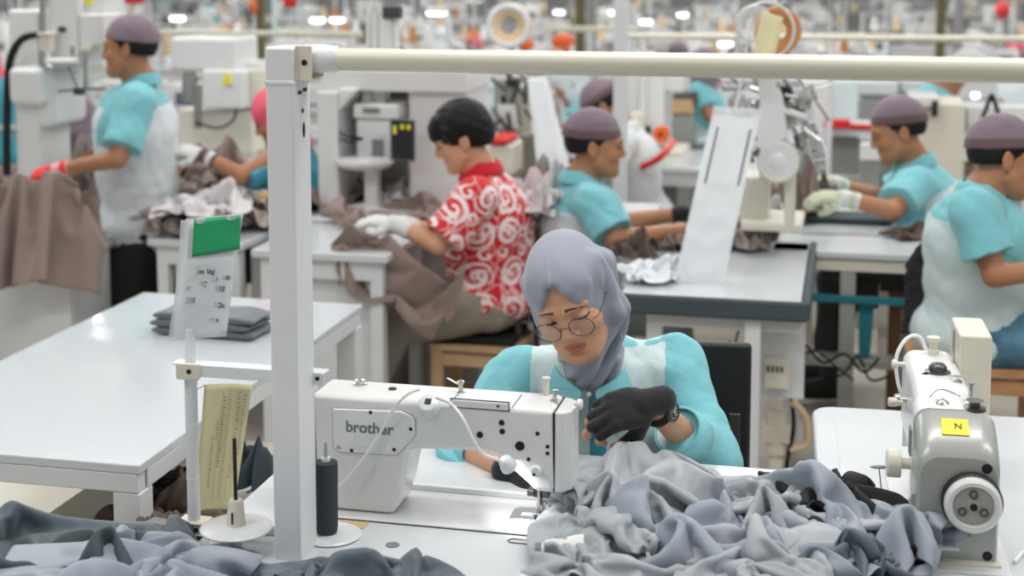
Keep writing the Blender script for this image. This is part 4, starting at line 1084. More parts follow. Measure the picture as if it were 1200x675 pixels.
    if cap is not None:
        S = SDF(hres); tilt_ = cap[1] if len(cap) > 1 else 8
        Rc = R @ Rx(math.radians(tilt_)); cc = hp(c, R, s, (0, -.015, .022))
        S.ell(cc, np.array((.0845, .105, .104)) * s, Rc, .01); S.cutplane(cc + Rc @ V(0, 0, .004) * s, -(Rc @ V(0, 0, 1)), .004)
        S.warp(wr(seed + 31, .002, 60)); low = cc + Rc @ V(0, 0, .034) * s; un = Rc @ V(0, 0, 1)
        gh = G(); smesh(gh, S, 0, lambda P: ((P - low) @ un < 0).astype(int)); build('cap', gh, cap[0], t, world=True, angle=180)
    return t, R
# ---------------------------------------------------------------- the woman at the lettered machine
def seamstress():
    hc_ = PY(668, 344, 2.97); R = headframe(180 - 10, 23, 17); s = 1.07; c = hc_
    neck = PY(692, 430, 3.11); mid = PY(702, 432, 3.15)
    sR = PY(608, 442, 3.16); sL = PY(792, 432, 3.14)         # her right is at the left of the picture
    eR = PY(546, 524, 2.97); wR_ = PY(603, 553, 2.82)
    eL = PY(826, 536, 3.02); wL_ = PY(762, 472, 2.86)
    pel = V(mid[0] + .02, 3.30, .53)
    facing = nrm(V(-.10, -1, 0))
    t = root('person', 'woman in grey hijab and round glasses sewing at the lettered machine, black fingerless gloves', 'person', (pel[0], pel[1], 0))
    up = nrm(mid - pel); x_ = np.cross(facing, up)
    # body
    g = G(); Hd = SDF(.0021); head_prims(Hd, c, R, s, fem=True)
    Hd.cap(hp(c, R, s, (0, -.012, -.06)), neck - UP * .01, .045, .05, .02).cap(neck, mid - UP * .03, .05, .06, .03)
    smesh(g, Hd, 0, head_region(c, R, s, closed=True))
    Bd = SDF(.004); torso(Bd, mid, pel, facing, .13, .08, .12, .085)
    Bd.cap(sR, eR, .042, .035, .02).cap(eR, wR_, .035, .025, .01).cap(sL, eL, .042, .035, .02).cap(eL, wL_, .036, .0245, .01)
    smesh(g, Bd)
    # left hand (right of picture): back of the hand up, fingers drooping to the left
    HS = SDF(.0019); GL = SDF(.0021)
    kn = PY(712, 488, 2.83); dL = nrm(kn - wL_ + UP * .006)
    nL = nrm(-UP * .62 + A * .58 - B * .30)
    hand_prims(HS, wL_, dL, nL, 1, 1.0, (.95, .75, .85, .95), .05, (.9, .35), glove=(GL, 2, .0032))
    HS.cap(eL, wL_, .034, .0245, .01)
    GL.cap(wL_ - dL * .028, wL_ + dL * .02, .0285, .029, .008)
    GL.warp(wr(71, .0008, 160)); HS.pr = HS.pr
    # right hand at the needle
    kr = PY(660, 563, 2.79); dR = nrm(kr - wR_)
    hand_prims(HS, wR_, dR, nrm(-UP + A * .15), -1, 1.0, (.35, .5, .6, .7), .06, (.35, .15), glove=(GL, 1, .0032))
    GL.cap(wR_ - dR * .02, wR_ + dR * .02, .0285, .029, .008)
    smesh(g, HS)
    build('body', g, ['skin_a', 'lips', 'brow', 'lash'], t, world=True, angle=180)
    v, f = GL.mesh(); ctr = v[f].mean(1); left = ctr[:, 0] > (wL_[0] + wR_[0]) / 2
    for sel in (left, ~left):
        ff = f[sel]; ids = np.unique(ff); mp = np.zeros(len(v), int); mp[ids] = np.arange(len(ids)); build('fingerless_glove', G().add(v[ids], mp[ff].tolist()), 'glove_black', t, world=True, angle=180)
    # eyelids are lowered: only lashes show.  wrist watch
    av = nrm(eL - wL_); wp = wL_ + av * .038; side = nrm(-A * .75 + UP * .55 + B * .3); side = nrm(side - av * np.dot(side, av))
    g = G(); bi = np.cross(av, side)
    g.tube([wp + (side * math.cos(a) * .029 + bi * math.sin(a) * .031) for a in np.arange(36) * 2 * PI / 36], .0045, 8, closed=True)
    g.v[-1] = (lambda q: wp + np.outer((q - wp) @ av * 2.1, av) + (q - wp) - np.outer((q - wp) @ av, av))(g.v[-1])
    WS = build('watch_strap', g, 'black_rubber', t, world=True)
    g = G(); f0 = wp + side * .028; g.lathe([(.017, 0), (.0205, .002), (.0205, .009), (.018, .0115), (.0175, .0095)], f0, side, 36, caps=False); WC_ = build('watch_case', g, 'dark_steel', WS, world=True)
    g = G(); g.lathe([(.0176, .0085), (.0001, .0088)], f0, side, 36, caps=False); build('watch_dial', g, 'black_plastic', WS, world=True)
    g = G(); 
    for k in range(12): a = k * PI / 6; r_ = av * math.cos(a) + bi * math.sin(a); g.bar(f0 + side * .0093 + r_ * .012, f0 + side * .0093 + r_ * .0155, .0018, .0006, up=side)
    for (rx_, ry_) in ((.006, 0), (-.006, 0), (0, -.006)): g.torus(f0 + side * .0093 + av * rx_ + bi * ry_, .0035, .0005, side, 18, 5)
    g.bar(f0 + side * .0097, f0 + side * .0097 + av * .008 + bi * .004, .0012, .0004, up=side).bar(f0 + side * .0099, f0 + side * .0099 - bi * .012, .001, .0004, up=side)
    build('watch_hands', g, 'white_paint', WS, world=True)
    # hijab
    S = SDF(.0026)
    S.ell(hp(c, R, s, (0, -.014, .030)), (.083, .110, .098), R, .02)
    S.ell(hp(c, R, s, (0, .034, .052)), (.064, .066, .062), R, .03)
    S.ell(hp(c, R, s, (0, .000, -.040)), (.083, .078, .088), R, .03)
    S.cap(hp(c, R, s, (.0, -.02, -.06)), neck + UP * .0, .070, .060, .03)
    S.cap(hp(c, R, s, (0, .03, -.085)), neck + facing * .035 - UP * .02, .048, .034, .02)
    # loose fold hanging on her left side
    ys = lambda p: hp(c, R, s, p)
    S.cap(ys((-.070, .000, .06)), ys((-.082, .010, -.05)), .022, .020, .02).cap(ys((-.082, .010, -.05)), neck - x_ * .038 + facing * .045 + UP * .0, .020, .024, .02)
    S.cap(ys((-.078, -.045, .03)), neck - x_ * .045 + facing * .01 + UP * .015, .020, .026, .03)
    S.cap(ys((.070, .01, .05)), ys((.072, .015, -.05)), .014, .012, .02)
    # face opening: pointed at the forehead
    S.sub(ys((0, .112, -.040)), (.0585, .075, .066), R, .003)
    S.sub(ys((0, .112, .022)), (.040, .066, .044), R, .016); S.sub(ys((0, .112, .060)), (.016, .05, .026), R, .014)
    def folds(X, Y, Z):
        px, py, pz = X - c[0], Y - c[1], Z - c[2]
        lx_ = px * R[0, 0] + py * R[1, 0] + pz * R[2, 0]; ly = px * R[0, 1] + py * R[1, 1] + pz * R[2, 1]; lz_ = px * R[0, 2] + py * R[1, 2] + pz * R[2, 2]
        m = np.clip((-lx_ - .045) / .04, 0, 1) * np.clip((.085 - lz_) / .05, 0, 1)
        a = ly * 1.0 + lz_ * .16 + .012 * np.sin(lz_ * 30)
        o = m * .0034 * (1 - 2 * np.abs(np.sin(a * 95)))
        lowm = np.clip((-.06 - lz_) / .04, 0, 1); o = o + lowm * .005 * (1 - 2 * np.abs(np.sin((lx_ * 1.0 + lz_ * .9) * 75)))
        ridge = np.exp(-(lx_ / .004) ** 2) * np.clip((lz_ - .0) / .05, 0, 1) * np.clip(ly / .05, 0, 1) * -.0016
        dr = np.clip(1 - np.abs(lx_) * 0, 0, 1) * .0016 * np.sin((lz_ + np.abs(lx_) * 1.3) * 70) * np.clip(ly / .06, 0, 1)
        return o + ridge + dr
    S.warp(folds); S.cutplane(neck - UP * .030 + facing * 0, -UP * .9 - facing * .3, .01)
    gh = G(); smesh(gh, S); build('hijab', gh, 'hijab_grey', t, world=True, angle=180)
    # glasses (worn low on the nose)
    gz = -.010; g = G(); ring_c = []
    for q_ in (-1, 1):
        cc = ys((q_ * .0335, .1035, gz)); ring_c.append(cc); ax2 = R @ nrm(V(q_ * .10, 1, -.10))
        g.torus(cc, .0258, .0011, ax2, 40, 6, sx=1.0, sy=.93)
    g.tube(bez([ys((-.0085, .106, gz + .004)), ys((0, .110, gz + .008)), ys((.0085, .106, gz + .004))]), .0009, 6)
    for q_ in (-1, 1):
        g.tube(bez([ys((q_ * .059, .099, gz + .008)), ys((q_ * .071, .085, gz + .010)), ys((q_ * .080, .02, gz + .012)), ys((q_ * .078, -.01, gz + .006))]), .0010, 6)
        g.tube(bez([ys((q_ * .011, .1035, gz)), ys((q_ * .010, .099, gz - .005))]), .0012, 5)
    GF = build('glasses_frame', g, 'dark_steel', t, world=True)
    g = G()
    for q_, cc in zip((-1, 1), ring_c): g.lathe([(.0001, 0), (.0245, 0)], cc, R @ nrm(V(q_ * .10, 1, -.10)), 32, caps=False)
    lens = mat('lens', rgb(235, 240, 245), .03, alpha=.10, spec=.8); build('lenses', g, 'lens', GF, world=True)
    # shirt: turquoise with pale chest panels
    S = SDF(.0036)
    torso(S, mid, pel + up * .05, facing, .165, .108, .155, .115, infl=.006)
    S.ell(mid - up * .13 + facing * .05, (.125, .075, .11), np.stack([x_, facing, up], 1), .05)
    S.cap(sL, sR, .056, .056, .05).cap(mid, neck - UP * .03, .075, .058, .04)
    S.cap(sR, eR, .060, .054, .04); d = nrm(wR_ - eR); S.cap(eR, wR_, .046, .038, .02, cut=[(eR + (wR_ - eR) * .22, d)])
    S.cap(sL, eL, .064, .062, .04); d = nrm(wL_ - eL); S.cap(eL, wL_, .060, .040, .02, cut=[(eL + (wL_ - eL) * .50, d)])
    ey = lambda p, r: S.ell(p, r, np.eye(3), .03)
    ey(eL + V(.012, -.01, -.012), (.058, .055, .058))
    base = neck + UP * .0
    S.cutplane(neck + UP * .02 + facing * .0, UP * .75 + facing * .55, .004)
    S.warp(wr(11, .0085, 22)); S.warp(wr(12, .0040, 55)); S.warp(wr(15, .0008, 150))
    def arms(P, a, e, w_):
        o = np.full(len(P), 9.0)
        for p0, p1 in ((a, e), (e, w_)):
            d = p1 - p0; tt = np.clip(((P - p0) @ d) / (d @ d), 0, 1); o = np.minimum(o, np.linalg.norm(P - (p0 + tt[:, None] * d), axis=1))
        return o
    def reg(P):
        rel = P - mid; h = rel @ up; f_ = rel @ facing; l_ = rel @ x_; out = np.zeros(len(P)); sd = np.abs(l_)
        chest = (f_ > -.045) & (sd < .135) & (h < .062) & (sd > .017)
        top = (h > -.075) & (f_ > -.02)
        out[chest] = 1
        out[(f_ > .02) & (sd <= .017)] = 2
        return out
    gs = G(); smesh(gs, S, 0, reg)
    build('shirt', gs, ['shirt_teal', 'shirt_mint', 'shirt_teal_deep'], t, world=True, angle=180)
    # folded cuff turns
    for (e_, w__, fr, rr_) in ((eR, wR_, .22, .0405), (eL, wL_, .50, .052)):
        d = nrm(w__ - e_); p = e_ + (w__ - e_) * fr; g = G(); g.lathe([(rr_ + .0055, -.05), (rr_ + .004, -.02), (rr_ + .001, .004), (rr_ - .004, .004)], p, d, 40, caps=False)
        build('cuff', g, 'shirt_teal', t, world=True, thick=.003, angle=180)
    # collar: two pointed leaves and a stand
    nb = neck - UP * .01 + facing * .0
    def cp(a, r, h): return nb + x_ * (r * math.sin(a)) + facing * (r * math.cos(a)) + UP * h
    for sg in (-1, 1):
        P = []
        for j in range(5):
            v = j / 4; row = []
            for i in range(15):
                u = i / 14; a = sg * (.10 + u * 2.9); low_ = .050 + (.052 if u < .25 else 0) * (1 - u / .25 if u < .25 else 0)
                r_ = .084 + v * (.026 + .016 * max(0, 1 - u * 3)); h_ = .018 + .03 * u - v * low_ - (.032 * (1 - u) ** 2)
                aa = a + sg * v * (.42 * max(0, 1 - u * 4))
                row.append(cp(aa, r_ + .012 * (1 - u) ** 3, h_))
            P.append(row)
        build('collar', G().grid(P), 'shirt_teal', t, world=True, thick=.0035, sub=1, angle=180)
    # buttons along the placket
    for k, py in enumerate((462, 486, 512, 540)):
        p = None
        r_ = ray(690 + k * .5, py); dd = 2.9
        # march to the shirt front
        P0 = V(0, 0, H)
        best = PY(690, py, mid[1] - .118 - .01); g = G(); g.lathe([(.0055, 0), (.0055, .002), (.004, .0026)], V(best[0], best[1], best[2]), facing, 18); build('button', g, 'button', t, world=True)
    # trousers below the bench
    S = SDF(.009); S.ell(pel, (.17, .14, .12), None, .05)
    for sg in (-1, 1):
        kn_ = pel + V(sg * .12, -.36, -.03); S.cap(pel + V(sg * .09, 0, -.01), kn_, .085, .062, .04).cap(kn_, V(kn_[0], kn_[1] - .02, .08), .06, .05, .02)
    gt = G(); smesh(gt, S); build('trousers', gt, 'trouser_black', t, world=True, angle=180)
    return t
seamstress()
# her black-backed chair
def office_chair(c, rz, label):
    t = root('chair', label, 'chair', c, rz)
    g = G(); g.box((0, 0, .46), (.42, .40, .04)); build('seat', g, 'black_plastic', t, bevel=.015, seg=3)
    g = G(); g.box((0, .20, .66), (.44, .03, .34)); build('backrest', g, 'black_plastic', t, bevel=.012, seg=3)
    for sx in (-.18, .18):
        for sy in (-.17, .17): g = G(); g.cyl((sx, sy, 0), (sx, sy, .45), .014); build('leg', g, 'dark_steel', t)
        g = G(); g.box((sx, .19, .55), (.03, .02, .2)); build('back_support', g, 'dark_steel', t, bevel=.003)
    return t
office_chair((.36, 3.42, 0), -.15, 'black chair whose square backrest shows behind the woman in hijab')
# ---------------------------------------------------------------- the other workers
RH = lambda d, n, *a: (nrm(d), nrm(n)) + a
def P_(px, py, y): return PY(px, py, y)
# batik shirt, facing left
worker('person', 'young man in red and white swirl-print shirt seated on a wooden stool, facing left', P_(541, 160, 5.40), 88, 24, -4,
       P_(562, 196, 5.42), P_(558, 232, 5.22), P_(514, 287, 5.14), P_(462, 262, 5.22), P_(583, 224, 5.62), P_(520, 275, 5.66), P_(470, 262, 5.50),
       P_(578, 350, 5.42), P_(462, 382, 5.30), P_(412, 520, 5.30), P_(470, 372, 5.62), P_(455, 505, 5.66), facing=nrm(V(-1, .15, 0)),
       skin='skin_a', hair='mop', shirt=('batik_red',), trousers='trouser_taupe', handL=RH(V(-1, .1, .12), V(.1, .2, -1)), handR=RH(V(-1, 0, -.1), V(0, .2, -1)),
       gl=('full', ('glove_white',), .06), gr=('full', ('glove_white',), .06), sleeve=.86, seed=2, hem=-.02, uvs=True, bulk=.032, wch=.19, arm=.12, collar=True, legr=(.10, .075, .075), hres=.003, bres=.005)
# cap, facing right, behind the board
worker('person', 'man in mauve cap and turquoise polo facing right behind the padded-edge table', P_(697, 168, 5.42), -90, 6, 3,
       P_(683, 206, 5.44), P_(672, 228, 5.64), P_(716, 262, 5.66), P_(800, 250, 5.60), P_(696, 238, 5.24), P_(722, 281, 5.16), P_(800, 270, 5.22),
       P_(682, 352, 5.45), P_(775, 372, 5.62), P_(790, 500, 5.62), P_(790, 378, 5.30), P_(815, 505, 5.30), facing=nrm(V(1, .1, 0)),
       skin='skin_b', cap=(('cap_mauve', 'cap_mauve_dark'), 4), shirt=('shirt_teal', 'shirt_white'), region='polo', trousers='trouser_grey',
       handL=RH(V(1, 0, 0), V(0, -.5, -1)), handR=RH(V(1, 0, -.1), V(0, .5, -1)), gl=('full', ('glove_black',), .02), sleeve=.80, seed=3, hem=-.02, hres=.003, bres=.005)
# right-back, facing left
worker('person', 'man in mauve cap, turquoise shirt and pale gloves facing left at the far right table', P_(1052, 152, 5.75), 84, 20, 0,
       P_(1070, 186, 5.78), P_(1072, 218, 5.58), P_(1046, 247, 5.44), P_(988, 232, 5.50), P_(1078, 206, 5.98), P_(1035, 232, 6.02), P_(975, 214, 5.95),
       P_(1098, 330, 5.80), None, None, None, None, facing=nrm(V(-1, .1, 0)),
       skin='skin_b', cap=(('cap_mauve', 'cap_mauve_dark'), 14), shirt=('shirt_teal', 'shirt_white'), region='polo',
       handL=RH(V(-1, 0, .05), V(0, .4, -1)), handR=RH(V(-1, 0, .1), V(0, -.3, -1)), gl=('full', ('glove_green', 'glove_white'), .05), gr=('full', ('glove_green', 'glove_white'), .05), sleeve=.74, seed=4, hem=-.02, hres=.0032, bres=.0055)
# right edge, facing right
worker('person', 'man in mauve cap, turquoise polo and jeans seated at the right edge, facing right', P_(1176, 184, 4.55), -92, 14, -4,
       P_(1153, 222, 4.56), P_(1150, 240, 4.77), P_(1190, 300, 4.82), P_(1240, 290, 4.72), P_(1142, 250, 4.36), P_(1166, 322, 4.30), P_(1240, 316, 4.34),
       P_(1135, 388, 4.58), P_(1265, 400, 4.74), P_(1290, 560, 4.74), P_(1270, 408, 4.42), P_(1295, 560, 4.42), facing=nrm(V(1, -.05, 0)),
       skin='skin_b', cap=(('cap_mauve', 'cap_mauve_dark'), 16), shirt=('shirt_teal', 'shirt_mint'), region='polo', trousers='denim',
       handL=RH(V(1, 0, 0), V(0, -.5, -1)), handR=RH(V(1, 0, 0), V(0, .5, -1)), sleeve=.66, seed=5, hem=-.05, hres=.003, bres=.005, legr=(.095, .075, .06))
# standing man, facing left
worker('person', 'standing man in mauve cap and turquoise and white shirt, facing left, red glove', P_(152, 55, 5.95), 86, 4, 0,
       P_(163, 92, 5.97), P_(160, 120, 5.78), P_(138, 186, 5.66), P_(66, 200, 5.68), P_(156, 110, 6.16), P_(120, 178, 6.25), P_(70, 206, 6.15),
       P_(168, 268, 6.0), P_(150, 355, 5.92), P_(150, 462, 5.95), P_(182, 350, 6.08), P_(186, 458, 6.1), facing=nrm(V(-1, -.08, 0)),
       skin='skin_b', cap=(('cap_mauve', 'cap_mauve'), 10), shirt=('shirt_teal', 'shirt_white'), region='polo', trousers='trouser_black',
       handL=RH(V(-1, 0, -.2), V(0, .4, -1), 1, (.9, .9, .9, .9)), handR=RH(V(-1, 0, -.2), V(0, -.3, -1)), gl=('full', ('glove_red', 'glove_pink'), .035), gr=None, sleeve=.80, seed=6, hem=-.05, bulk=.026, hres=.0032, bres=.0055, wch=.185, legr=(.105, .085, .075))
# hooded head seen from behind
worker('person', 'woman in grey hijab seen from behind between the left machine and standing man', P_(88, 140, 6.9), 20, 18, 0,
       P_(92, 168, 6.92), P_(70, 186, 6.9), None, None, P_(122, 186, 6.95), None, None,
       P_(98, 290, 6.95), facing=V(.1, 1, 0), cap=None, hijab='cap_mauve', shirt=('shirt_teal',), seed=7, hres=.005, bres=.008)
# arm and pink head cover beyond the post
worker('person', 'worker in turquoise shirt and pink head cover leaning left, mostly behind the post', P_(326, 136, 6.2), 88, 25, 0,
       P_(345, 178, 6.2), P_(322, 184, 6.05), P_(283, 206, 5.95), P_(238, 182, 6.0), P_(330, 186, 6.35), P_(290, 204, 6.4), P_(244, 196, 6.3),
       P_(375, 300, 6.2), facing=V(-1, 0, 0), hijab='pink_cap', skin='skin_b', shirt=('shirt_teal_deep',), seed=8, hres=.004, bres=.0065,
       handL=RH(V(-1, 0, .3), V(0, .4, -1)), handR=RH(V(-1, 0, 0), V(0, -.4, -1)), gl=('full', ('glove_white', 'cap_mauve_dark'), .05), sleeve=.9)
# behind the second man: another cap, bent to the left
worker('person', 'man in mauve cap bending left just behind the man facing right', P_(706, 124, 7.2), 80, 42, 0,
       P_(728, 146, 7.2), P_(728, 168, 7.05), P_(712, 196, 6.95), P_(690, 208, 6.95), P_(735, 158, 7.4), None, None,
       P_(750, 262, 7.3), facing=V(-1, 0, 0), skin='skin_b', cap=(('cap_mauve', 'cap_mauve_dark'), 4), shirt=('shirt_white', 'shirt_teal'), seed=9, hres=.005, bres=.008, handL=RH(V(-1, 0, -.2), V(0, .4, -1)), sleeve=.6)
# hijab beyond
worker('person', 'woman in pale lilac hijab looking down left, beyond the batik-shirted man', P_(668, 96, 9.0), 84, 30, 0,
       P_(682, 118, 9.0), P_(684, 126, 8.85), P_(672, 150, 8.8), P_(645, 150, 8.8), P_(690, 126, 9.2), None, None,
       P_(698, 196, 9.0), facing=V(-1, 0, 0), skin='skin_b', hijab='shirt_white', shirt=('shirt_teal', 'shirt_mint'), region='polo', seed=10, hres=.006, bres=.009, handL=RH(V(-1, 0, -.2), V(0, .4, -1)))
# right: pale hijab at the edge, turquoise back
worker('person', 'woman in pale blue hijab looking down left at the upper right edge', P_(1196, 112, 7.6), 80, 28, 0,
       P_(1212, 142, 7.6), P_(1212, 152, 7.45), P_(1196, 176, 7.4), P_(1165, 180, 7.4), P_(1220, 150, 7.8), None, None,
       P_(1228, 240, 7.6), facing=V(-1, 0, 0), skin='skin_b', hijab='shirt_white', shirt=('shirt_teal',), seed=13, hres=.005, bres=.008, handL=RH(V(-1, 0, -.2), V(0, .4, -1)))
worker('person', 'worker in light blue shirt bending right, above the far right machines', P_(1109, 96, 9.2), -80, 35, 0,
       P_(1098, 104, 9.2), P_(1094, 112, 9.3), None, None, P_(1094, 112, 9.05), P_(1108, 138, 9.0), P_(1125, 142, 9.0),
       P_(1082, 178, 9.2), facing=V(1, 0, 0), skin='skin_b', hijab='skin_b', shirt=('shirt_teal',), seed=14, hres=.006, bres=.009, handR=RH(V(1, 0, -.2), V(0, .4, -1)))
# ================================================================ CLOTH: simulated once, frozen to plain meshes
def simcloth(key, W, D, n, pins, frames=45, bend=3.0, q=6, z0=.25, floor=True, boxes=(), stiff=15, mass=.3):
    me = bpy.data.meshes.new('cloth'); m = int(n * D / W); vs = []; fs = []
    for j in range(m + 1):
        for i in range(n + 1):
            x = (i / n - .5) * W; y = (j / m - .5) * D
            vs.append((x, y, z0 + .03 * noise.noise(Vector((x * 6, y * 6, W * 9 + n + len(key))))))
    for j in range(m):
        for i in range(n): a = j * (n + 1) + i; fs.append((a, a + 1, a + n + 2, a + n + 1))
    me.from_pydata(vs, [], fs)
    o = bpy.data.objects.new('cloth', me); COL.objects.link(o)
    o.shape_key_add(name='Basis'); k = o.shape_key_add(name='k'); vg = o.vertex_groups.new(name='pin')
    for (u, v, x, y, z) in pins:
        ii = int(u * n + .5); jj = int(v * m + .5); idx = jj * (n + 1) + ii
        for di in (0, 1):
            id2 = idx + di if ii < n else idx - di
            vg.add([id2], 1, 'REPLACE'); k.data[id2].co = (x + di * W / n * (1 if ii < n else -1), y, z)
    k.value = 0; k.keyframe_insert('value', frame=1); k.value = 1; k.keyframe_insert('value', frame=int(frames * .6))
    c = o.modifiers.new('c', 'CLOTH'); s = c.settings
    s.quality = q; s.mass = mass; s.tension_stiffness = stiff; s.compression_stiffness = stiff; s.shear_stiffness = 8; s.bending_stiffness = bend; s.air_damping = 2
    s.vertex_group_mass = 'pin'; s.pin_stiffness = 10
    c.collision_settings.use_self_collision = True; c.collision_settings.self_distance_min = .004; c.collision_settings.distance_min = .005
    c.point_cache.frame_start = 1; c.point_cache.frame_end = frames
    tmp = []
    pm = bpy.data.meshes.new('p')
    if floor: pm.from_pydata([(-3, -3, 0), (3, -3, 0), (3, 3, 0), (-3, 3, 0)], [], [(0, 1, 2, 3)])
    g = G()
    for (cx, cy, cz, sx, sy, sz) in boxes: g.sph((cx, cy, cz), (sx, sy, sz), n=16, k=10)
    if boxes:
        bm_ = bpy.data.meshes.new('b'); bm_.from_pydata(np.concatenate(g.v).tolist(), [], g.f); b_ = bpy.data.objects.new('b', bm_); COL.objects.link(b_); b_.modifiers.new('k', 'COLLISION'); tmp.append(b_)
    if floor: p = bpy.data.objects.new('p', pm); COL.objects.link(p); p.modifiers.new('k', 'COLLISION'); tmp.append(p)
    for f in range(1, frames + 1): SC.frame_set(f)
    ev = o.evaluated_get(bpy.context.evaluated_depsgraph_get()); em = ev.to_mesh(); co = np.empty(len(em.vertices) * 3); em.vertices.foreach_get('co', co); ev.to_mesh_clear()
    bpy.data.objects.remove(o)
    for t_ in tmp: bpy.data.objects.remove(t_)
    SC.frame_set(1)
    return co.reshape(-1, 3).copy(), fs
#DEVCACHE
CL = {}
def heap_pins(seed, nu, nv, W, D, sq, hi, lo=.012, jit=.05):
    r = random.Random(seed); out = []
    for a in range(nu):
        for b in range(nv):
            u = min(1, max(0, (a + .5) / nu + r.uniform(-.5, .5) / nu * .9)); v = min(1, max(0, (b + .5) / nv + r.uniform(-.5, .5) / nv * .9))
            if r.random() < .15: continue
            e = min(u, 1 - u, v, 1 - v)
            out.append((u, v, (u - .5) * W * sq + r.uniform(-jit, jit), (v - .5) * D * sq + r.uniform(-jit, jit), r.uniform(.5, 1) * hi if e > .15 and r.random() < .6 else lo))
    return out
for key, a in {'heapA': (.72, .55, 60, (3, 2, 2, .66, .15, .04)), 'heapB': (.85, .50, 64, (11, 3, 2, .62, .14, .04)), 'heapC': (.62, .62, 56, (27, 2, 3, .60, .13, .04)), 'heapD': (.95, .60, 66, (37, 3, 2, .64, .15, .05)), 'heapE': (.70, .42, 56, (52, 3, 1, .7, .10, .03)),
               'crumple': (1.10, .80, 62, (4, 4, 3, .52, .15, .05))}.items():
    W, D, n, (sd, nu, nv, sq, hi, jit) = a
    CL[key] = simcloth(key, W, D, n, heap_pins(sd, nu, nv, W, D, sq, hi, jit=jit), bend=3.0 if key == 'crumple' else 9.0)
def cloth(name, label, key, mtl, loc, rz=0, s=(1, 1, 1), cat='garment', group=None, flip=False, thick=.0022, sub=1, xform=None):
    v, f = CL[key]; v = v.copy()
    c0 = v[:, :2].mean(0); v[:, :2] -= c0; v[:, 2] -= v[:, 2].min()
    v *= np.asarray(s)
    if flip: v[:, 0] *= -1
    if xform is not None: v = xform(v)
    me_key = None
    g = G(); g.add(v, f)
    o = build(name, g, mtl, None, angle=180, thick=thick, sub=sub)
    o.location = Vector([float(q) for q in loc]); o.rotation_euler = (0, 0, rz)
    tag(o, label, cat, group); return o
def recloth(src, label, mtl, loc, rz=0, s=(1, 1, 1), group=None, sub=1):
    """another piece from a finished one: shared mesh, its own cloth colour"""
    o = src.copy(); COL.objects.link(o); o.location = Vector([float(q) for q in loc]); o.rotation_euler = (0, 0, rz); o.scale = s
    o.material_slots[0].link = 'OBJECT'; o.material_slots[0].material = MATS[mtl]
    o['label'] = label
    if group: o['group'] = group
    elif 'group' in o.keys(): del o['group']
    for m in o.modifiers:
        if m.type == 'SUBSURF': m.levels = sub; m.render_levels = sub
    return o
# ---- the silver pile on the bench: the piece being sewn is held up at the glove
hx = PY(738, 512, 2.83); hl = hx - O; hL_ = (float(np.dot(hl, B)), float(np.dot(hl, A)), float(hl[2]))
W, D = .95, .85; ox, oy = .36, -.02
def T(x, y, z): return (x - ox, y - oy, z)
pins = [(.02, .75, *T(.060, .02, .012)), (.10, .45, *T(.085, -.06, .05)), (.34, .80, *T(hL_[0] - .02, hL_[1] + .0, hL_[2] - .012)), (.48, .80, *T(hL_[0] + .06, hL_[1] + .02, hL_[2] - .03)), (.62, .70, *T(.33, .04, .085)),
        (.55, .45, *T(.20, -.05, .115)), (.80, .55, *T(.42, -.03, .07)), (.30, .20, *T(.10, -.14, .03)), (.6, .12, *T(.24, -.20, .02)), (.95, .2, *T(.46, -.17, .015)), (.97, .9, *T(.50, .10, .012)), (.25, .55, *T(.12, .0, .075))]
CL['held'] = simcloth('held', W, D, 84, pins, frames=46, bend=3.5)
v, f = CL['held']
g = G(); g.add(v + V(ox, oy, .003), f)
o = build('garment_piece', g, 'cloth_silver', None, angle=180, thick=.002, sub=1); o.location = Vector(O.tolist()); o.rotation_euler = (0, 0, -YAW)
tag(o, 'silver grey cloth piece lifted by the gloved hand, nearest the needle', 'garment')
def onb(px, py, z): p = PZ(px, py, z); return p
pile = 'silver and slate cloth pieces piled on the foreground bench'
HA = cloth('garment_piece', 'silver cloth heap at the very front of the pile, beside the white cone', 'heapA', 'cloth_silver', onb(768, 668, .775), -.3, (.80, .72, .75), group=pile)
HB = cloth('garment_piece', 'silver blue cloth heap in the middle of the bench pile', 'heapB', 'cloth_blue', onb(870, 632, .775), .25, (.85, .9, 1.0), group=pile)
HC = cloth('garment_piece', 'crumpled silver cloth in front of the pile, left of the right machine', 'heapC', 'cloth_silver', onb(905, 668, .785), 1.1, (.8, .8, .8), group=pile)
HD = cloth('garment_piece', 'large slate blue cloth heap at the right end of the pile', 'heapD', 'cloth_blue', onb(975, 645, .78), .1, (.72, .80, 1.0), group=pile)
HE = cloth('garment_piece', 'black cloth piece showing between the silver folds at the right', 'heapE', 'cloth_black', onb(950, 600, .775), .5, (.7, .7, 1.1), group=pile)
recloth(HE, 'black cloth piece at the foot of the right machine', 'cloth_black', onb(1040, 664, .785), 1.2, (.45, .5, .9), pile)
recloth(HC, 'slate cloth piece between the pile and the foot of the right machine', 'cloth_slate', onb(1010, 668, .785), 2.2, (.6, .6, .9), pile)
recloth(HA, 'silver cloth fold standing highest at the right end of the pile', 'cloth_silver', onb(1005, 615, .785), 2.6, (.8, .75, .9), pile)
recloth(HC, 'slate grey cloth edge tucked under the front of the pile', 'cloth_slate', onb(880, 690, .765), -.4, (1.2, .8, .6), pile)
recloth(HB, 'silver cloth fold rising behind the front heap of the pile', 'cloth_silver', onb(805, 612, .775), 2.9, (.85, .7, .9), pile)
CR = cloth('garment_piece', 'grey crumpled cloth scraps under the white table by the pole foot', 'crumple', 'cloth_umber', PZ(200, 640, .60), .4, (.35, .5, .8))
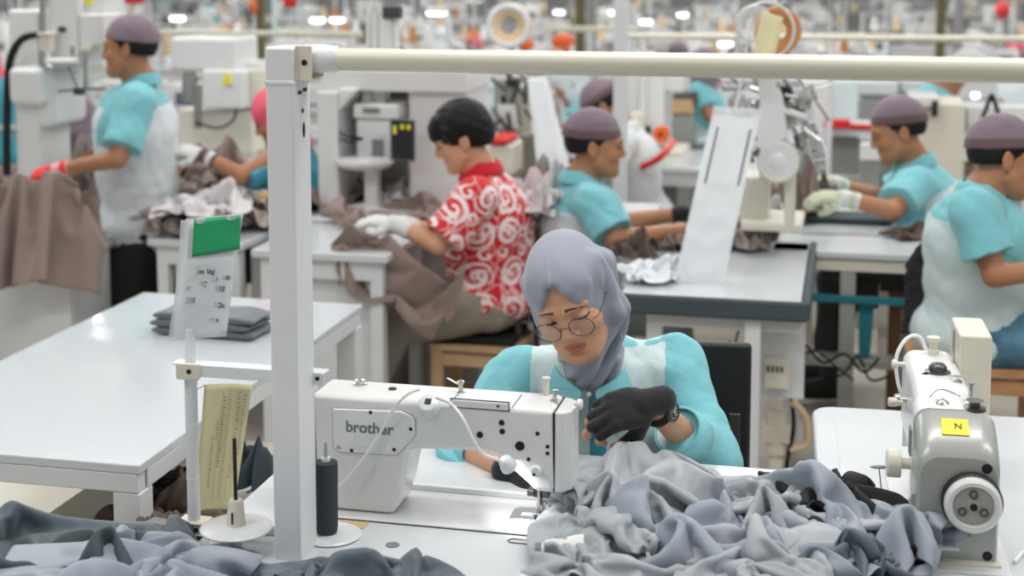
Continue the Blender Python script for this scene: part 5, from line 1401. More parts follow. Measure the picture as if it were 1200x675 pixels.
# ---- dark heaps along the lower left
low = 'dark cloth heaps along the lower left'
zt_ = .705
recloth(HD, 'deep slate cloth heap in the lower left corner', 'cloth_deep', PZ(45, 690, zt_ + .02), .5, (1.0, 1.0, 1.1), low)
recloth(HB, 'dark slate cloth heap left of the white table leg', 'cloth_slate', PZ(95, 672, zt_), -.2, (1.0, .9, .9), low)
recloth(HA, 'grey olive cloth heap just below the white table leg', 'cloth_grey', PZ(160, 662, zt_), .9, (.9, .9, .75), low)
recloth(HC, 'pale blue grey cloth spread across the bottom left edge', 'cloth_blue', PZ(215, 700, zt_ + .045), -.1, (1.5, .9, .8), low)
recloth(HE, 'pale blue cloth fold left of the post foot', 'cloth_blue', PZ(150, 690, zt_ + .05), .1, (1.5, 1.3, 1.1), low)
# ---- front bench with the two dark heaps below the post
fb = bench('white bench at the bottom edge, under the slate grey heaps', O, -.75, .25, -.98, -.43, name='front_bench')
frn = 'slate grey cloth heaps at the bottom edge'
recloth(HC, 'slate grey cloth heap overlapping the foot of the post', 'cloth_slate', V(*PZ(415, 706, .768)), -.5, (.95, .70, 1.0), frn)
recloth(HA, 'slate grey cloth heap below the lettered machine at bottom edge', 'cloth_slate', V(*PZ(510, 706, .768)), 2.2, (.62, .55, .95), frn)
# ================================================================ MIDDLE GROUND
RB13 = Rz(-YAW)
def rbox(g, x0, y0, x1, y1, Y, dep, m=0, dy=0.0):
    """box whose face fills that window at distance Y (at its middle), turned with the benches, dep metres deep"""
    c = PY((x0 + x1) / 2, (y0 + y1) / 2, Y); w = abs(x1 - x0) / FPX * Y * .985 / math.cos(YAW + 0); h = abs(y1 - y0) / FPX * Y * 1.0
    w = max(.004, (w - 0 * dep)); g.box(c + A * dep / 2, (w, dep, h), RB13, m); return g
def W_(px, py, Y): return PY(px, py, Y)
class T_:
    """a thing built from world-space parts"""
    def __init__(s, name, label, cat, base, group=None): s.t = root(name, label, cat, base, -YAW, group)
    def part(s, name, g, m, **k): return build(name, g, m, s.t, world=True, **k)

# ---------- reusable machine heads and stands (each copied with its parts)
def flatbed(label, group=None, m='machine_white'):
    t = root('sewing_machine', label, 'sewing machine', (0, 0, 0), 0, group)
    poly = [(-.24, .06), (-.24, .26), (.20, .26), (.20, .01), (.10, .01), (.085, .13), (.06, .155), (-.12, .155), (-.17, .06)]
    g = G(); g.prism(poly, (0, 0, 0), (1, 0, 0), (0, 1, 0), (0, 0, 1), -.05, .05); build('arm', g, m, t, bevel=.012, seg=2)
    g = G(); g.box((-.02, 0, .004), (.48, .178, .012)); build('bed', g, m, t, bevel=.002)
    g = G(); g.lathe([(.02, 0), (.055, .004), (.055, .03), (.03, .034)], (.20, 0, .19), (1, 0, 0), 20); build('handwheel', g, 'machine_cream', t)
    g = G(); g.cyl((-.21, 0, .01), (-.21, 0, .07), .006, n=8).box((-.21, 0, .012), (.02, .04, .008)); build('needle_bar', g, 'steel', t)
    g = G(); g.cyl((-.1, -.052, .21), (-.1, -.075, .21), .014, n=12); build('tension_dial', g, 'steel', t)
    g = G(); g.box((.05, -.051, .22), (.14, .006, .05)); build('cover_plate', g, 'machine_cream', t, bevel=.002)
    g = G(); g.cyl((-.16, .01, .26), (-.16, .01, .30), .006, n=8).cyl((.05, .0, .26), (.05, .0, .275), .016, n=12); build('top_fittings', g, 'dark_steel', t)
    return t
def overlock(label, group=None):
    t = root('overlock_machine', label, 'sewing machine', (0, 0, 0), 0, group)
    g = G(); g.prism([(-.16, 0), (.15, 0), (.15, .20), (.11, .25), (-.02, .25), (-.05, .17), (-.16, .12)], (0, 0, 0), (1, 0, 0), (0, 1, 0), (0, 0, 1), -.10, .10); build('body', g, 'machine_white', t, bevel=.015, seg=2)
    g = G(); g.prism([(-.14, .20), (.08, .26), (.10, .31), (.02, .32), (-.14, .27)], (0, 0, 0), (1, 0, 0), (0, 1, 0), (0, 0, 1), -.04, .04); build('arm', g, 'machine_white', t, bevel=.01)
    g = G(); g.cyl((-.12, 0, .12), (-.12, 0, .24), .008, n=8).box((-.12, -.0, .13), (.03, .07, .014)); build('needle_bar', g, 'steel', t)
    g = G(); g.lathe([(.02, 0), (.05, .006), (.05, .03), (.02, .034)], (.15, 0, .14), (1, 0, 0), 18); build('handwheel', g, 'machine_cream', t)
    for k in range(3): g = G(); g.cyl((-.01 + k * .04, -.10, .2), (-.01 + k * .04, -.13, .2), .010, n=10); build('tension_dial', g, 'steel', t)
    g = G(); g.box((0, -.102, .08), (.2, .006, .09)); build('front_cover', g, 'machine_grey', t, bevel=.003)
    return t
def stand(label, group=None, cones=('thread_white', 'thread_tan'), h=.75):
    t = root('thread_stand', label, 'thread stand', (0, 0, 0), 0, group)
    g = G(); g.cyl((0, 0, 0), (0, 0, h), .010, n=10); build('pole', g, 'white_paint', t)
    g = G(); g.cyl((-.16, 0, h * .45), (.16, 0, h * .45), .007, n=8).cyl((-.14, 0, h), (.14, 0, h), .006, n=8); build('cross_bars', g, 'steel', t)
    for k, m in enumerate(cones):
        x = -.13 + .26 * k / max(1, len(cones) - 1)
        g = G(); g.lathe([(.05, -.012), (.05, -.006)], (x, 0, h * .46), n=20).lathe([(.045, 0), (.040, .04), (.026, .13), (.012, .14)], (x, 0, h * .46 - .005), n=20); build('cone', g, [m, m], t)
    return t
def mtable(label, x, y, w, d, top=.75, group=None, rz=-YAW, mt='laminate', thick=.03, name='machine_table', solid=None):
    t = root(name, label, 'table', (x, y, 0), rz, group)
    g = G(); g.box((0, 0, top - thick / 2), (w, d, thick)); build('tabletop', g, mt, t, bevel=.006)
    for sy in (-1, 1): g = G(); g.box((0, sy * (d / 2 - .04), top - thick - .035), (w - .1, .03, .07)); build('apron', g, 'white_paint', t)
    for sx in (-1, 1):
        for sy in (-1, 1): g = G(); g.box((sx * (w / 2 - .05), sy * (d / 2 - .05), (top - thick) / 2), (.045, .045, top - thick)); build('leg', g, 'white_paint', t)
    if solid:
        g = G(); g.box((0, .02, (top - thick) / 2), (w * .86, d * .5, top - thick - .02)); build('cabinet', g, solid, t, bevel=.01)
    return t
def stool(label, c, w=.36, d=.30, h=.45, rz=-YAW, m='wood', cushion=False, group=None):
    t = root('wooden_stool', label, 'stool', (c[0], c[1], 0), rz, group)
    g = G(); g.box((0, 0, h - .0125), (w, d, .025)); build('seat', g, m, t, bevel=.003)
    for sx in (-1, 1):
        for sy in (-1, 1): g = G(); g.box((sx * (w / 2 - .025), sy * (d / 2 - .025), (h - .025) / 2), (.042, .042, h - .025)); build('leg', g, m, t, bevel=.002)
    for sy in (-1, 1):
        for z_, h_ in ((h - .06, .05), (.12, .03)): g = G(); g.box((0, sy * (d / 2 - .025), z_), (w - .09, .02, h_)); build('rail', g, m, t, bevel=.002)
    if cushion: g = G(); g.box((0, 0, h + .015), (w * .9, d * .9, .03)); build('cushion', g, 'black_rubber', t, bevel=.012)
    return t

# ---------- the batik man's station: tall white press with its window panel
Yp = 5.95
n1 = PZ(292, 293, .75); n2 = PZ(449, 303, .75); w1 = float(np.dot(n2 - n1, B))
mc_ = n1 + B * (w1 / 2) + A * .29
mt1 = mtable('small white bed table under the arched press, left of the white gloves', mc_[0], mc_[1], w1, .56, top=.75)
g = G(); g.box((0, -.20, .345), (w1 - .06, .03, .67)); build('front_panel', g, 'white_paint', mt1, bevel=.005)
kc = PY(425, 300, 5.78)
kb = root('machine_cabinet', 'large plain white cabinet behind the legs of the batik-shirted man', 'cabinet', (kc[0], kc[1], 0), -YAW)
g = G(); g.box((0, .35, .372), (.98, .70, .744)); build('cabinet_body', g, 'white_paint', kb, bevel=.012)
g = G(); g.box((.20, -.001, .3), (.004, .004, .5)); build('door_seam', g, 'grey_plastic', kb)
p = T_('press_machine', 'tall white arched press machine between the square post and batik-shirted man', 'machine', V(*PZ(440, 262, .75)[:2], .752))
g = G(); rbox(g, 371, 106, 397, 252, Yp, .42); rbox(g, 371, 82, 548, 108, Yp, .42)
g.prism([(0, 0), (.09, .10), (.0, .10)], W_(396, 132, Yp), B, A, UP, 0, .42)
p.part('frame', g, 'machine_white', bevel=.01)
g = G(); rbox(g, 478, 100, 548, 252, Yp, .40); p.part('right_column', g, 'machine_white', bevel=.01)
g = G(); rbox(g, 397, 106, 480, 246, Yp + .36, .05); p.part('back_panel', g, 'machine_grey', bevel=.004)
g = G(); rbox(g, 424, 108, 436, 128, Yp + .05, .05); rbox(g, 436, 104, 452, 124, Yp + .05, .07); p.part('cylinder', g, 'steel', bevel=.004)
g = G(); rbox(g, 412, 122, 468, 140, Yp + .0, .22); rbox(g, 416, 140, 462, 186, Yp + .02, .20); p.part('head', g, 'machine_white', bevel=.012, seg=3)
g = G(); rbox(g, 425, 127, 444, 132, Yp - .01, .02); rbox(g, 436, 164, 448, 184, Yp, .03); p.part('slot', g, 'grey_plastic')
g = G(); c = W_(428, 190, Yp - .02); g.lathe([(.02, -.035), (.10, -.02), (.12, .0), (.118, .015), (.05, .022)], c, n=32); p.part('presser_disc', g, 'machine_white')
g = G(); rbox(g, 426, 196, 442, 246, Yp, .06); p.part('post_arm', g, 'machine_white', bevel=.008)
g = G(); c = W_(433, 246, Yp); g.lathe([(.10, 0), (.10, .012), (.03, .03)], c, n=28); p.part('base_disc', g, 'machine_white')
g = G(); g.box(W_(472, 164, Yp - .12), (.115, .012, .17), Rz(-.45)); p.part('screen', g, 'screen', bevel=.004)
g = G(); q_ = W_(472, 164, Yp - .128); R_ = Rz(-.45)
g.box(q_ + R_ @ V(0, 0, .0), (.10, .004, .155), R_); p.part('screen_glass', g, 'black_plastic')
g = G()
for a, b_ in ((-.035, .06), (.0, .074), (.03, .074)): g.box(q_ + R_ @ V(a, -.004, b_ - .02), (.016, .003, .034 if a < -.01 else .02), R_)
p.part('yellow_label', g, 'yellow')
g = G(); rbox(g, 482, 84, 492, 96, Yp - .004, .01); p.part('grille', g, 'dark_steel')
g = G(); g.tube(bez([W_(398, 155, Yp + .02), W_(408, 160, Yp - .06), W_(424, 162, Yp)]), .005, 6).tube(bez([W_(398, 163, Yp + .02), W_(410, 166, Yp - .06), W_(425, 163, Yp)]), .005, 6); p.part('cable', g, 'black_rubber')
g = G(); rbox(g, 382, 248, 548, 256, Yp - .12, .5); p.part('base_plate', g, 'machine_white', bevel=.004)
tt = T_('pneumatic_cylinder', 'upright steel cylinders above the arched press', 'cylinder', V(*PY(440, 60, 6.1)[:2], PY(440, 82, 6.1)[2]))
g = G()
for x_, w_ in ((432, 3), (440, 5), (452, 8), (463, 5)): g.cyl(W_(x_, 84, 6.1), W_(x_, 14 if x_ != 432 else 4, 6.1), w_ / 1700 * 6.1, n=14)
tt.part('cylinders', g, 'machine_white')
g = G(); rbox(g, 447, 8, 468, 22, 6.05, .06); tt.part('valve', g, 'dark_steel', bevel=.004)

# seat of the batik man
stool('pale wooden stool with black cushion under the batik-shirted man', W_(566, 384, 5.42), .34, .30, W_(566, 385, 5.42)[2] - .03, cushion=True, m='wood_pale')

# ---------- padded-edge table
NL = PZ(722, 346, .75); NR_ = PZ(943, 357, .75); FR_ = PZ(934, 284, .75)
dA = float(np.dot(FR_ - NR_, A)); wB = float(np.dot(NR_ - NL, B))
pt = root('padded_table', 'white table with dark padded edge behind the woman in grey hijab', 'table', (NL[0], NL[1], 0), -YAW)
g = G(); g.box((wB / 2, dA / 2, .735), (wB - .02, dA - .02, .03)); build('tabletop', g, 'laminate', pt, bevel=.004)
g = G(); g.box((wB / 2, -.004, .728), (wB + .02, .026, .062)).box((wB + .004, dA / 2, .728), (.026, dA, .062)); build('padded_edge', g, 'pad_dark', pt, bevel=.010, seg=3)
g = G(); g.box((wB / 2 + .05, .05, .675), (wB - .12, .03, .05)); build('apron', g, 'white_paint', pt, bevel=.003)
lxp = [(.115, .06), (wB - .155, .03), (.08, dA - .06), (wB - .06, dA - .06)]
for x_, y_ in lxp: g = G(); g.box((x_, y_, .36), (.048, .048, .72)); build('leg', g, 'white_paint', pt, bevel=.003)
g = G(); g.box((wB - .075, .16, .56), (.15, .03, .30)); build('side_panel', g, 'white_paint', pt, bevel=.003)
g = G(); g.box((wB - .085, .13, .50), (.075, .05, .10)); build('switch_box', g, 'machine_cream', pt, bevel=.004)
g = G()
for k in range(4): g.box((wB - .11 + k * .014, .103, .515), (.006, .004, .018))
build('switches', g, 'black_plastic', pt)
g = G(); c = PY(910, 500, 4.62); R13 = FRAME[pt.name][0]
cm = (c - V(NL[0], NL[1], 0)) @ R13
g.cyl(cm + V(0, 0, -.09), cm + V(0, 0, .06), .035, n=22).cyl(cm + V(0, 0, .06), cm + V(0, 0, .10), .022, n=18).box(cm + V(0, 0, -.02), (.09, .07, .05)).cyl(cm + V(0, 0, -.16), cm + V(0, 0, -.09), .026, n=18)
build('air_filter', g, 'machine_cream', pt, bevel=.003)
g = G(); g.cyl(cm + V(0, 0, -.20), cm + V(0, 0, -.15), .02, n=16); build('filter_bowl', g, 'yellow_dull', pt)
g = G(); g.box(cm + V(0, .05, .05), (.06, .03, .34)); build('filter_bracket', g, 'white_paint', pt)
tcord = lambda pts, r, m, label: tag(build('cable', G().tube(bez([PY(*q_) for q_ in pts], 8), r, 8), m), label, 'cable')
tcord([(928, 470, 4.6), (944, 490, 4.6), (945, 520, 4.6), (925, 527, 4.6)], .012, 'thread_tan', 'thick tan hose curving beside the right leg of the padded-edge table')
tcord([(855, 400, 4.7), (866, 420, 4.75), (862, 440, 4.7), (870, 455, 4.7)], .004, 'black_rubber', 'black cable hanging left of the white leg of the padded-edge table')
tcord([(866, 385, 4.7), (858, 425, 4.72), (872, 465, 4.7), (852, 470, 4.7)], .0035, 'black_rubber', 'second black cable looping left of the white table leg')
tcord([(800, 412, 4.9), (830, 418, 4.85), (862, 420, 4.8)], .007, 'yellow_dull', 'dull yellow hose passing behind the white table leg')
tcord([(926, 455, 4.62), (930, 500, 4.6), (922, 545, 4.6), (924, 575, 4.62)], .007, 'black_rubber', 'black cable hanging at right of the air filter')
# his chair, black backrest
oc = office_chair((PY(668, 370, 5.5)[0], 5.50, 0), 1.35, 'black chair of the man facing right behind the padded-edge table')
# wrapped board leaning on the table
ld = [PY(791, 331, 4.62), PY(846, 335, 4.60), PY(889, 138, 4.86), PY(836, 134, 4.88)]
nb_ = nrm(np.cross(ld[1] - ld[0], ld[3] - ld[0])); nb_ = -nb_ if nb_[1] > 0 else nb_
wb = root('wrapped_board', 'white board wrapped in clear film, tilted on the padded-edge table', 'board', V(ld[0][0], ld[0][1], .752), -YAW)
g = G(); g.add([p_ for p_ in ld] + [p_ - nb_ * .022 for p_ in ld], [(0, 1, 2, 3), (7, 6, 5, 4), (0, 4, 5, 1), (1, 5, 6, 2), (2, 6, 7, 3), (3, 7, 4, 0)]); build('board', g, 'white_paint', wb, world=True, bevel=.006)
g = G().grid([[(ld[0] * (1 - u) + ld[1] * u) * (1 - v) + (ld[3] * (1 - u) + ld[2] * u) * v + nb_ * (.004 + .005 * max(0, noise.noise(Vector((u * 3 + v * 2, v * 9, 2.2))))) for u in np.linspace(-.03, 1.03, 14)] for v in np.linspace(0, 1.05, 40)]); build('film', g, 'film_plastic', wb, world=True, angle=180)
g = G()
for u in (.16, .88):
    a = (ld[0] * (1 - u) + ld[1] * u) * .42 + (ld[3] * (1 - u) + ld[2] * u) * .58; b_ = (ld[0] * (1 - u) + ld[1] * u) * .08 + (ld[3] * (1 - u) + ld[2] * u) * .92
    g.bar(a + nb_ * .006, b_ + nb_ * .006, .006, .004)
build('slot', g, 'grey_plastic', wb, world=True)

# ---------- complicated white machine right of the board
ch = T_('buttonhole_machine', 'white thread-hung sewing machine with round cover right of the wrapped board', 'sewing machine', V(*PZ(905, 268, .75)[:2], .752))
Yc = 5.05
g = G(); g.sph(W_(912, 188, Yc), (.068, .07, .07)); g.cyl(W_(912, 188, Yc) - A * .06, W_(912, 188, Yc) + A * .12, .066, n=24); ch.part('round_cover', g, 'machine_white')
g = G(); g.torus(W_(912, 190, Yc - .05), .066, .007, nrm(-A + UP * .2)); ch.part('cover_rim', g, 'machine_cream')
g = G(); g.cyl(W_(926, 202, Yc), W_(925, 272, Yc), .022, .018, n=18); ch.part('front_column', g, 'machine_cream')
g = G(); g.prism([(-.09, -.02), (.0, -.05), (.05, .02), (.03, .16), (-.02, .26), (-.06, .25), (-.05, .1)], W_(906, 165, Yc), B, A, UP, .0, .10); ch.part('upper_arm', g, 'machine_white', bevel=.012)
g = G(); g.box(W_(919, 108, Yc + .05), (.05, .06, .045), RB13); ch.part('motor', g, 'black_plastic', bevel=.006)
g = G(); g.box(W_(932, 133, Yc), (.09, .03, .022), Ry(.3) @ RB13); ch.part('lever_block', g, 'machine_white', bevel=.006)
g = G()
r9 = random.Random(9)
for k in range(64):
    a = W_(868 + r9.uniform(0, 85), 96 + r9.uniform(0, 85), Yc + r9.uniform(0, .2)); b_ = a + V(r9.uniform(-.07, .07), r9.uniform(-.03, .03), r9.uniform(-.10, .10)); g.cyl(a, b_, r9.uniform(.004, .011), n=8)
ch.part('linkages', g, 'steel')
g = G()
for k in range(22):
    a = W_(872 + r9.uniform(0, 75), 100 + r9.uniform(0, 90), Yc + .05 + r9.uniform(0, .15)); g.box(a, (r9.uniform(.02, .05), .03, r9.uniform(.02, .05)), RB13 @ Ry(r9.uniform(-1, 1)))
ch.part('brackets', g, 'machine_grey', bevel=.004)
g = G()
for k in range(22):
    a = W_(876 + r9.uniform(0, 66), 120 + r9.uniform(0, 80), Yc + .02 + r9.uniform(0, .1)); g.box(a, (r9.uniform(.008, .02), .02, r9.uniform(.02, .05)), RB13 @ Ry(r9.uniform(-.6, .6)))
ch.part('dark_fittings', g, 'dark_steel', bevel=.002)
g = G(); rbox(g, 870, 208, 900, 262, Yc + .1, .2); rbox(g, 868, 262, 940, 272, Yc, .3); ch.part('bed', g, 'machine_cream', bevel=.008)
# slanted plate with printed label
g = G(); a = [W_(926, 105, 5.2), W_(946, 103, 5.2), W_(972, 186, 5.15), W_(952, 190, 5.15)]
g.add(a + [p_ + A * .02 for p_ in a], [(0, 1, 2, 3), (7, 6, 5, 4), (0, 4, 5, 1), (1, 5, 6, 2), (2, 6, 7, 3), (3, 7, 4, 0)]); ch.part('slanted_plate', g, 'paper', bevel=.002)
g = G()
for v in np.linspace(.52, .93, 9): g.bar(a[0] * (1 - v) + a[3] * v + (a[1] - a[0]) * .15 - A * .004, a[0] * (1 - v) + a[3] * v + (a[1] - a[0]) * .85 - A * .004, .005, .004)
for v in (.30, .38): g.bar(a[0] * (1 - v) + a[3] * v + (a[1] - a[0]) * .1 - A * .005, a[0] * (1 - v) + a[3] * v + (a[1] - a[0]) * .5 - A * .005, .018, .006)
ch.part('plate_print', g, 'grey_plastic')

# ---------- reels on tall stand above the board
rs = T_('reel_stand', 'tall thread stand with cream sheet and large white and orange reels', 'reel stand', V(*PZ(893, 290, .75)[:2], .752))
Yr = 5.0
g = G(); g.cyl(W_(862, 128, Yr), W_(882, 18, Yr), .005, n=8).cyl(V(*PZ(893, 290, .75)), W_(893, 40, Yr + .1), .011, n=12); rs.part('pole', g, 'white_paint')
g = G(); g.lathe([(.042, -.006), (.062, -.008), (.064, .0), (.062, .008), (.042, .006)], W_(884, 28, Yr), nrm(-A + B * .35), 36, caps=False).lathe([(.0001, 0), (.045, 0)], W_(884, 28, Yr), nrm(-A + B * .35), 30, caps=False); rs.part('white_reel', g, 'clear_plastic')
g = G(); g.torus(W_(884, 28, Yr), .060, .006, nrm(-A + B * .35), 36, 8).torus(W_(897, 36, Yr + .1), .10, .005, nrm(-A + B * .2), 36, 8); rs.part('reel_rim', g, 'white_paint')
g = G(); g.lathe([(.034, -.01), (.082, -.012), (.085, 0), (.082, .012), (.034, .01)], W_(911, 36, Yr + .16), nrm(-A + B * .2), 40, caps=False); rs.part('orange_reel', g, 'thread_orange', thick=.002)
sh_ = [W_(893, 12, Yr - .03), W_(918, 20, Yr - .03), W_(903, 92, Yr - .06), W_(878, 88, Yr - .06)]
g = G().grid(quadsheet(sh_, 4, 10, .012)); rs.part('cream_sheet', g, 'paper_cream', thick=.001, angle=180)

# ---------- far right table with understructure
c = PZ(1010, 275, .75)
e1 = PZ(905, 292, .75); e2 = PZ(1100, 300, .75); e3 = PZ(1080, 246, .75)
wR = float(np.dot(e2 - e1, B)); dR_ = float(np.dot(e3 - e2, A))
rt = root('work_table', 'white table with grey lower shelf where the gloved man works, right background', 'table', (e1[0], e1[1], 0), -YAW)
g = G(); g.box((wR / 2, dR_ / 2, .738), (wR, dR_, .024)); build('tabletop', g, 'laminate', rt, bevel=.004)
g = G(); g.box((wR / 2, .03, .70), (wR - .04, .03, .045)); build('apron', g, 'machine_cream', rt, bevel=.003)
for x_ in (.27, wR - .06):
    for y_ in (.04, dR_ - .06): g = G(); g.box((x_, y_, .36), (.055, .04, .72)); build('leg', g, 'machine_grey', rt, bevel=.003)
g = G(); g.box((wR / 2 + .05, .06, .34), (wR - .1, .10, .03)); build('lower_shelf', g, 'machine_grey', rt, bevel=.003)
g = G(); g.box((wR / 2 + .05, .02, .575), (wR - .1, .02, .028)); build('teal_bar', g, 'teal_paint', rt, bevel=.004)
g = G(); g.prism([(-.025, 0), (.03, 0), (.02, -.20), (-.02, -.20)], (.335, .045, .56), (1, 0, 0), (0, 1, 0), (0, 0, 1), 0, .03); build('teal_bracket', g, 'teal_paint', rt, bevel=.003)
for c_, z_ in (((.20, .10, .51), (.05, .02, .30)), ((.47, .12, .64), (.17, .02, .10))): g = G(); g.box(c_, z_); build('dark_panel', g, 'black_plastic', rt, bevel=.003)
for k, x_ in enumerate((.13, .40, .56)): g = G(); g.box((x_, .16, .46), (.035, .03, .28)); build('side_slat', g, 'machine_cream', rt)
stool('dark wooden stool under the far right white table', e1 + B * .50 + A * .30, .16, .16, .60, m='wood_dark')
tcord([(945, 405, 5.1), (965, 425, 5.0), (990, 415, 5.0), (1012, 436, 5.05), (1030, 420, 5.0)], .005, 'black_rubber', 'black cable looping on floor below the grey shelf')
tcord([(950, 432, 5.0), (985, 440, 5.0), (1005, 418, 5.05), (1020, 445, 5.0), (1045, 440, 5.0)], .0045, 'black_rubber', 'second black cable tangled on floor below the grey shelf')
tcord([(940, 415, 5.1), (958, 412, 5.1), (982, 432, 5.05), (1000, 445, 5.05)], .004, 'black_rubber', 'thin black cable at left end of the floor tangle')
g = G(); g.box(PZ(980, 254, .766), (.42, .16, .02), RB13); tag(build('pressing_pad', g, 'pad_dark', bevel=.004), 'thin dark pressing pad under the pale-gloved hands', 'pad')
# jeans man's stool
stool('brown wooden stool under the man in jeans at the right edge', W_(1140, 412, 4.58), .42, .34, W_(1140, 412, 4.58)[2] - .01, m='wood')

# ---------- left: octagonal machine base with wood edging, garment and column machine
Yl = 5.55
bx = root('machine_cabinet', 'white machine cabinet with wood-edged top at the far left', 'cabinet', V(*PY(60, 340, Yl)[:2], 0), -YAW)
zt1 = PY(60, 297, Yl)[2]
def flr(px, Y): p_ = PY(px, 300, Y); return (float((p_ - V(*PY(60, 340, Yl)[:2], 0))[:2] @ B[:2]), float((p_ - V(*PY(60, 340, Yl)[:2], 0))[:2] @ A[:2]))
fp_ = [flr(-60, 5.75), flr(10, 5.50), flr(80, 5.42), flr(128, 5.74), flr(130, 6.4), flr(-60, 6.5)]
g = G(); g.prism(fp_, (0, 0, 0), (1, 0, 0), (0, 0, 1), (0, 1, 0), 0, zt1 - .03); build('cabinet_body', g, 'white_paint', bx, bevel=.006)
g = G(); g.prism([(x * 1.03, y - .01) for x, y in fp_], (0, 0, 0), (1, 0, 0), (0, 0, 1), (0, 1, 0), zt1 - .03, zt1); build('wood_edge', g, 'wood_pale', bx, bevel=.004)
g = G(); g.prism([(x * 1.01, y + .01) for x, y in fp_], (0, 0, 0), (1, 0, 0), (0, 0, 1), (0, 1, 0), zt1, zt1 + .003); build('top_sheet', g, 'laminate', bx)
cm_ = T_('sewing_machine', 'tall white column machine with black hose at the upper left', 'machine', V(*PY(60, 260, 6.15)[:2], zt1 + .003))
Yk = 6.15
g = G(); rbox(g, 18, 120, 50, 288, Yk, .25); p_ = cm_.part('column', g, 'machine_white', bevel=.008)
g = G(); rbox(g, 8, 12, 46, 82, Yk + .15, .10); cm_.part('rear_panel', g, 'machine_white', bevel=.01)
g = G(); rbox(g, 56, -12, 92, 82, Yk, .22); rbox(g, 90, 16, 122, 54, Yk - .02, .22); rbox(g, 88, -10, 122, 16, Yk + .05, .2); cm_.part('motor_housing', g, 'machine_white', bevel=.012, seg=3)
g = G(); rbox(g, 6, 79, 50, 124, Yk - .08, .3); rbox(g, 36, 80, 62, 150, Yk - .02, .3); cm_.part('head_cover', g, 'machine_white', bevel=.03, seg=4)
g = G(); g.cyl(W_(50, -8, Yk - .04), W_(50, 80, Yk - .04), .014, n=16); g.cyl(W_(46, 15, Yk), W_(46, 80, Yk), .005, n=8).cyl(W_(86, 54, Yk), W_(86, 70, Yk), .014, n=14).cyl(W_(100, 52, Yk), W_(100, 106, Yk), .009, n=12); cm_.part('chrome_pole', g, 'steel')
g = G(); rbox(g, 42, 38, 60, 42, Yk - .07, .08); rbox(g, 45, 42, 59, 60, Yk - .06, .05); rbox(g, 92, 54, 106, 60, Yk - .04, .05); cm_.part('clamp', g, 'machine_cream', bevel=.003)
g = G(); c = W_(72, 71, Yk - .06); g.lathe([(.04, -.015), (.07, -.006), (.07, .004), (.05, .012)], c, n=28); cm_.part('round_tray', g, 'machine_white')
g = G(); g.cyl(W_(80, 78, Yk - .05), W_(92, 106, Yk - .05), .004, n=8).tube([W_(68, 107, Yk), W_(100, 104, Yk), W_(124, 104, Yk)], .005, 8).box(W_(93, 107, Yk - .05), (.04, .03, .03), RB13); cm_.part('presser_linkage', g, 'dark_steel')
g = G(); rbox(g, 66, 31, 77, 38, Yk - .01, .012); cm_.part('emblem', g, 'dark_steel', bevel=.01)
g = G(); rbox(g, 99, -2, 108, 5, Yk - .0, .012); cm_.part('yellow_label', g, 'yellow')
g = G(); g.tube(bez([W_(44, 41, Yk - .02), W_(26, 46, Yk - .02), W_(13, 66, Yk), W_(9, 100, Yk + .02), W_(8, 150, Yk), W_(8, 205, Yk)]), .0165, 12); cm_.part('black_hose', g, 'black_rubber')
g = G(); g.tube(bez([W_(44, 44, Yk - .02), W_(28, 54, Yk - .02), W_(20, 72, Yk)]), .012, 10); cm_.part('white_hose', g, 'cable_white')
g = G(); g.cyl(W_(110, 268, Yk - .4), W_(110, 292, Yk - .4), .05, n=24); g.box(W_(100, 284, Yk - .38), (.20, .10, .05), RB13); tg = cm_.part('lower_bobbin_case', g, 'machine_grey', bevel=.004)

# ---------- machine with window right of the standing man
Yw = 7.0
wt = mtable('white table of the machine with dark window, right of the standing man', *PZ(262, 205, .75)[:2], 1.3, .9)
wm = T_('sewing_machine', 'boxy white machine with small dark window right of the standing man', 'sewing machine', V(*PZ(255, 200, .75)[:2], .752))
g = G(); rbox(g, 196, 44, 277, 84, Yw, .3); wm.part('arm', g, 'machine_white', bevel=.02, seg=3)
g = G(); rbox(g, 234, 82, 286, 128, Yw - .05, .25); wm.part('head_box', g, 'machine_white', bevel=.015, seg=3)
g = G(); rbox(g, 253, 52, 269, 73, Yw - .004, .012); wm.part('display_frame', g, 'dark_steel')
g = G(); rbox(g, 256, 55, 266, 70, Yw - .008, .012); wm.part('display', g, 'paper')
g = G(); rbox(g, 259, 98, 277, 121, Yw - .056, .012); wm.part('dark_window', g, 'screen')
g = G(); g.prism([(-.025, 0), (.025, 0), (0, .06)], W_(267, 98, Yw - .06), B, A, UP, -.01, .005); wm.part('warning_label', g, 'yellow')
g = G(); rbox(g, 292, 82, 306, 118, Yw, .1); wm.part('cream_column', g, 'pipe_cream', bevel=.006)
g = G(); rbox(g, 275, 72, 312, 130, Yw + .1, .2); wm.part('rear_box', g, 'machine_white', bevel=.01)
g = G(); g.cyl(W_(222, 84, Yw), W_(222, 118, Yw), .035, n=18).torus(W_(237, 100, Yw), .04, .012, A).cyl(W_(232, 100, Yw), W_(232, 150, Yw), .02, n=14); wm.part('cylinder', g, 'steel')
g = G(); rbox(g, 205, 128, 300, 180, Yw + .05, .3); wm.part('bed', g, 'machine_cream', bevel=.02)
g = G(); g.tube(bez([W_(278, 128, Yw - .06), W_(272, 142, Yw - .08), W_(255, 150, Yw - .06), W_(230, 144, Yw - .06)]), .006, 8); wm.part('cable', g, 'black_rubber')
tcord([(301, 258, 5.9), (303, 235, 5.8), (312, 228, 5.8), (322, 240, 5.8), (324, 268, 5.8)], .008, 'yellow_dull', 'dull yellow hose looped left of the square post')
# cloth table in front of it
ct = mtable('white table heaped with taupe cloth, left of the square post', *PZ(275, 262, .72)[:2], .40, .75, top=.72)

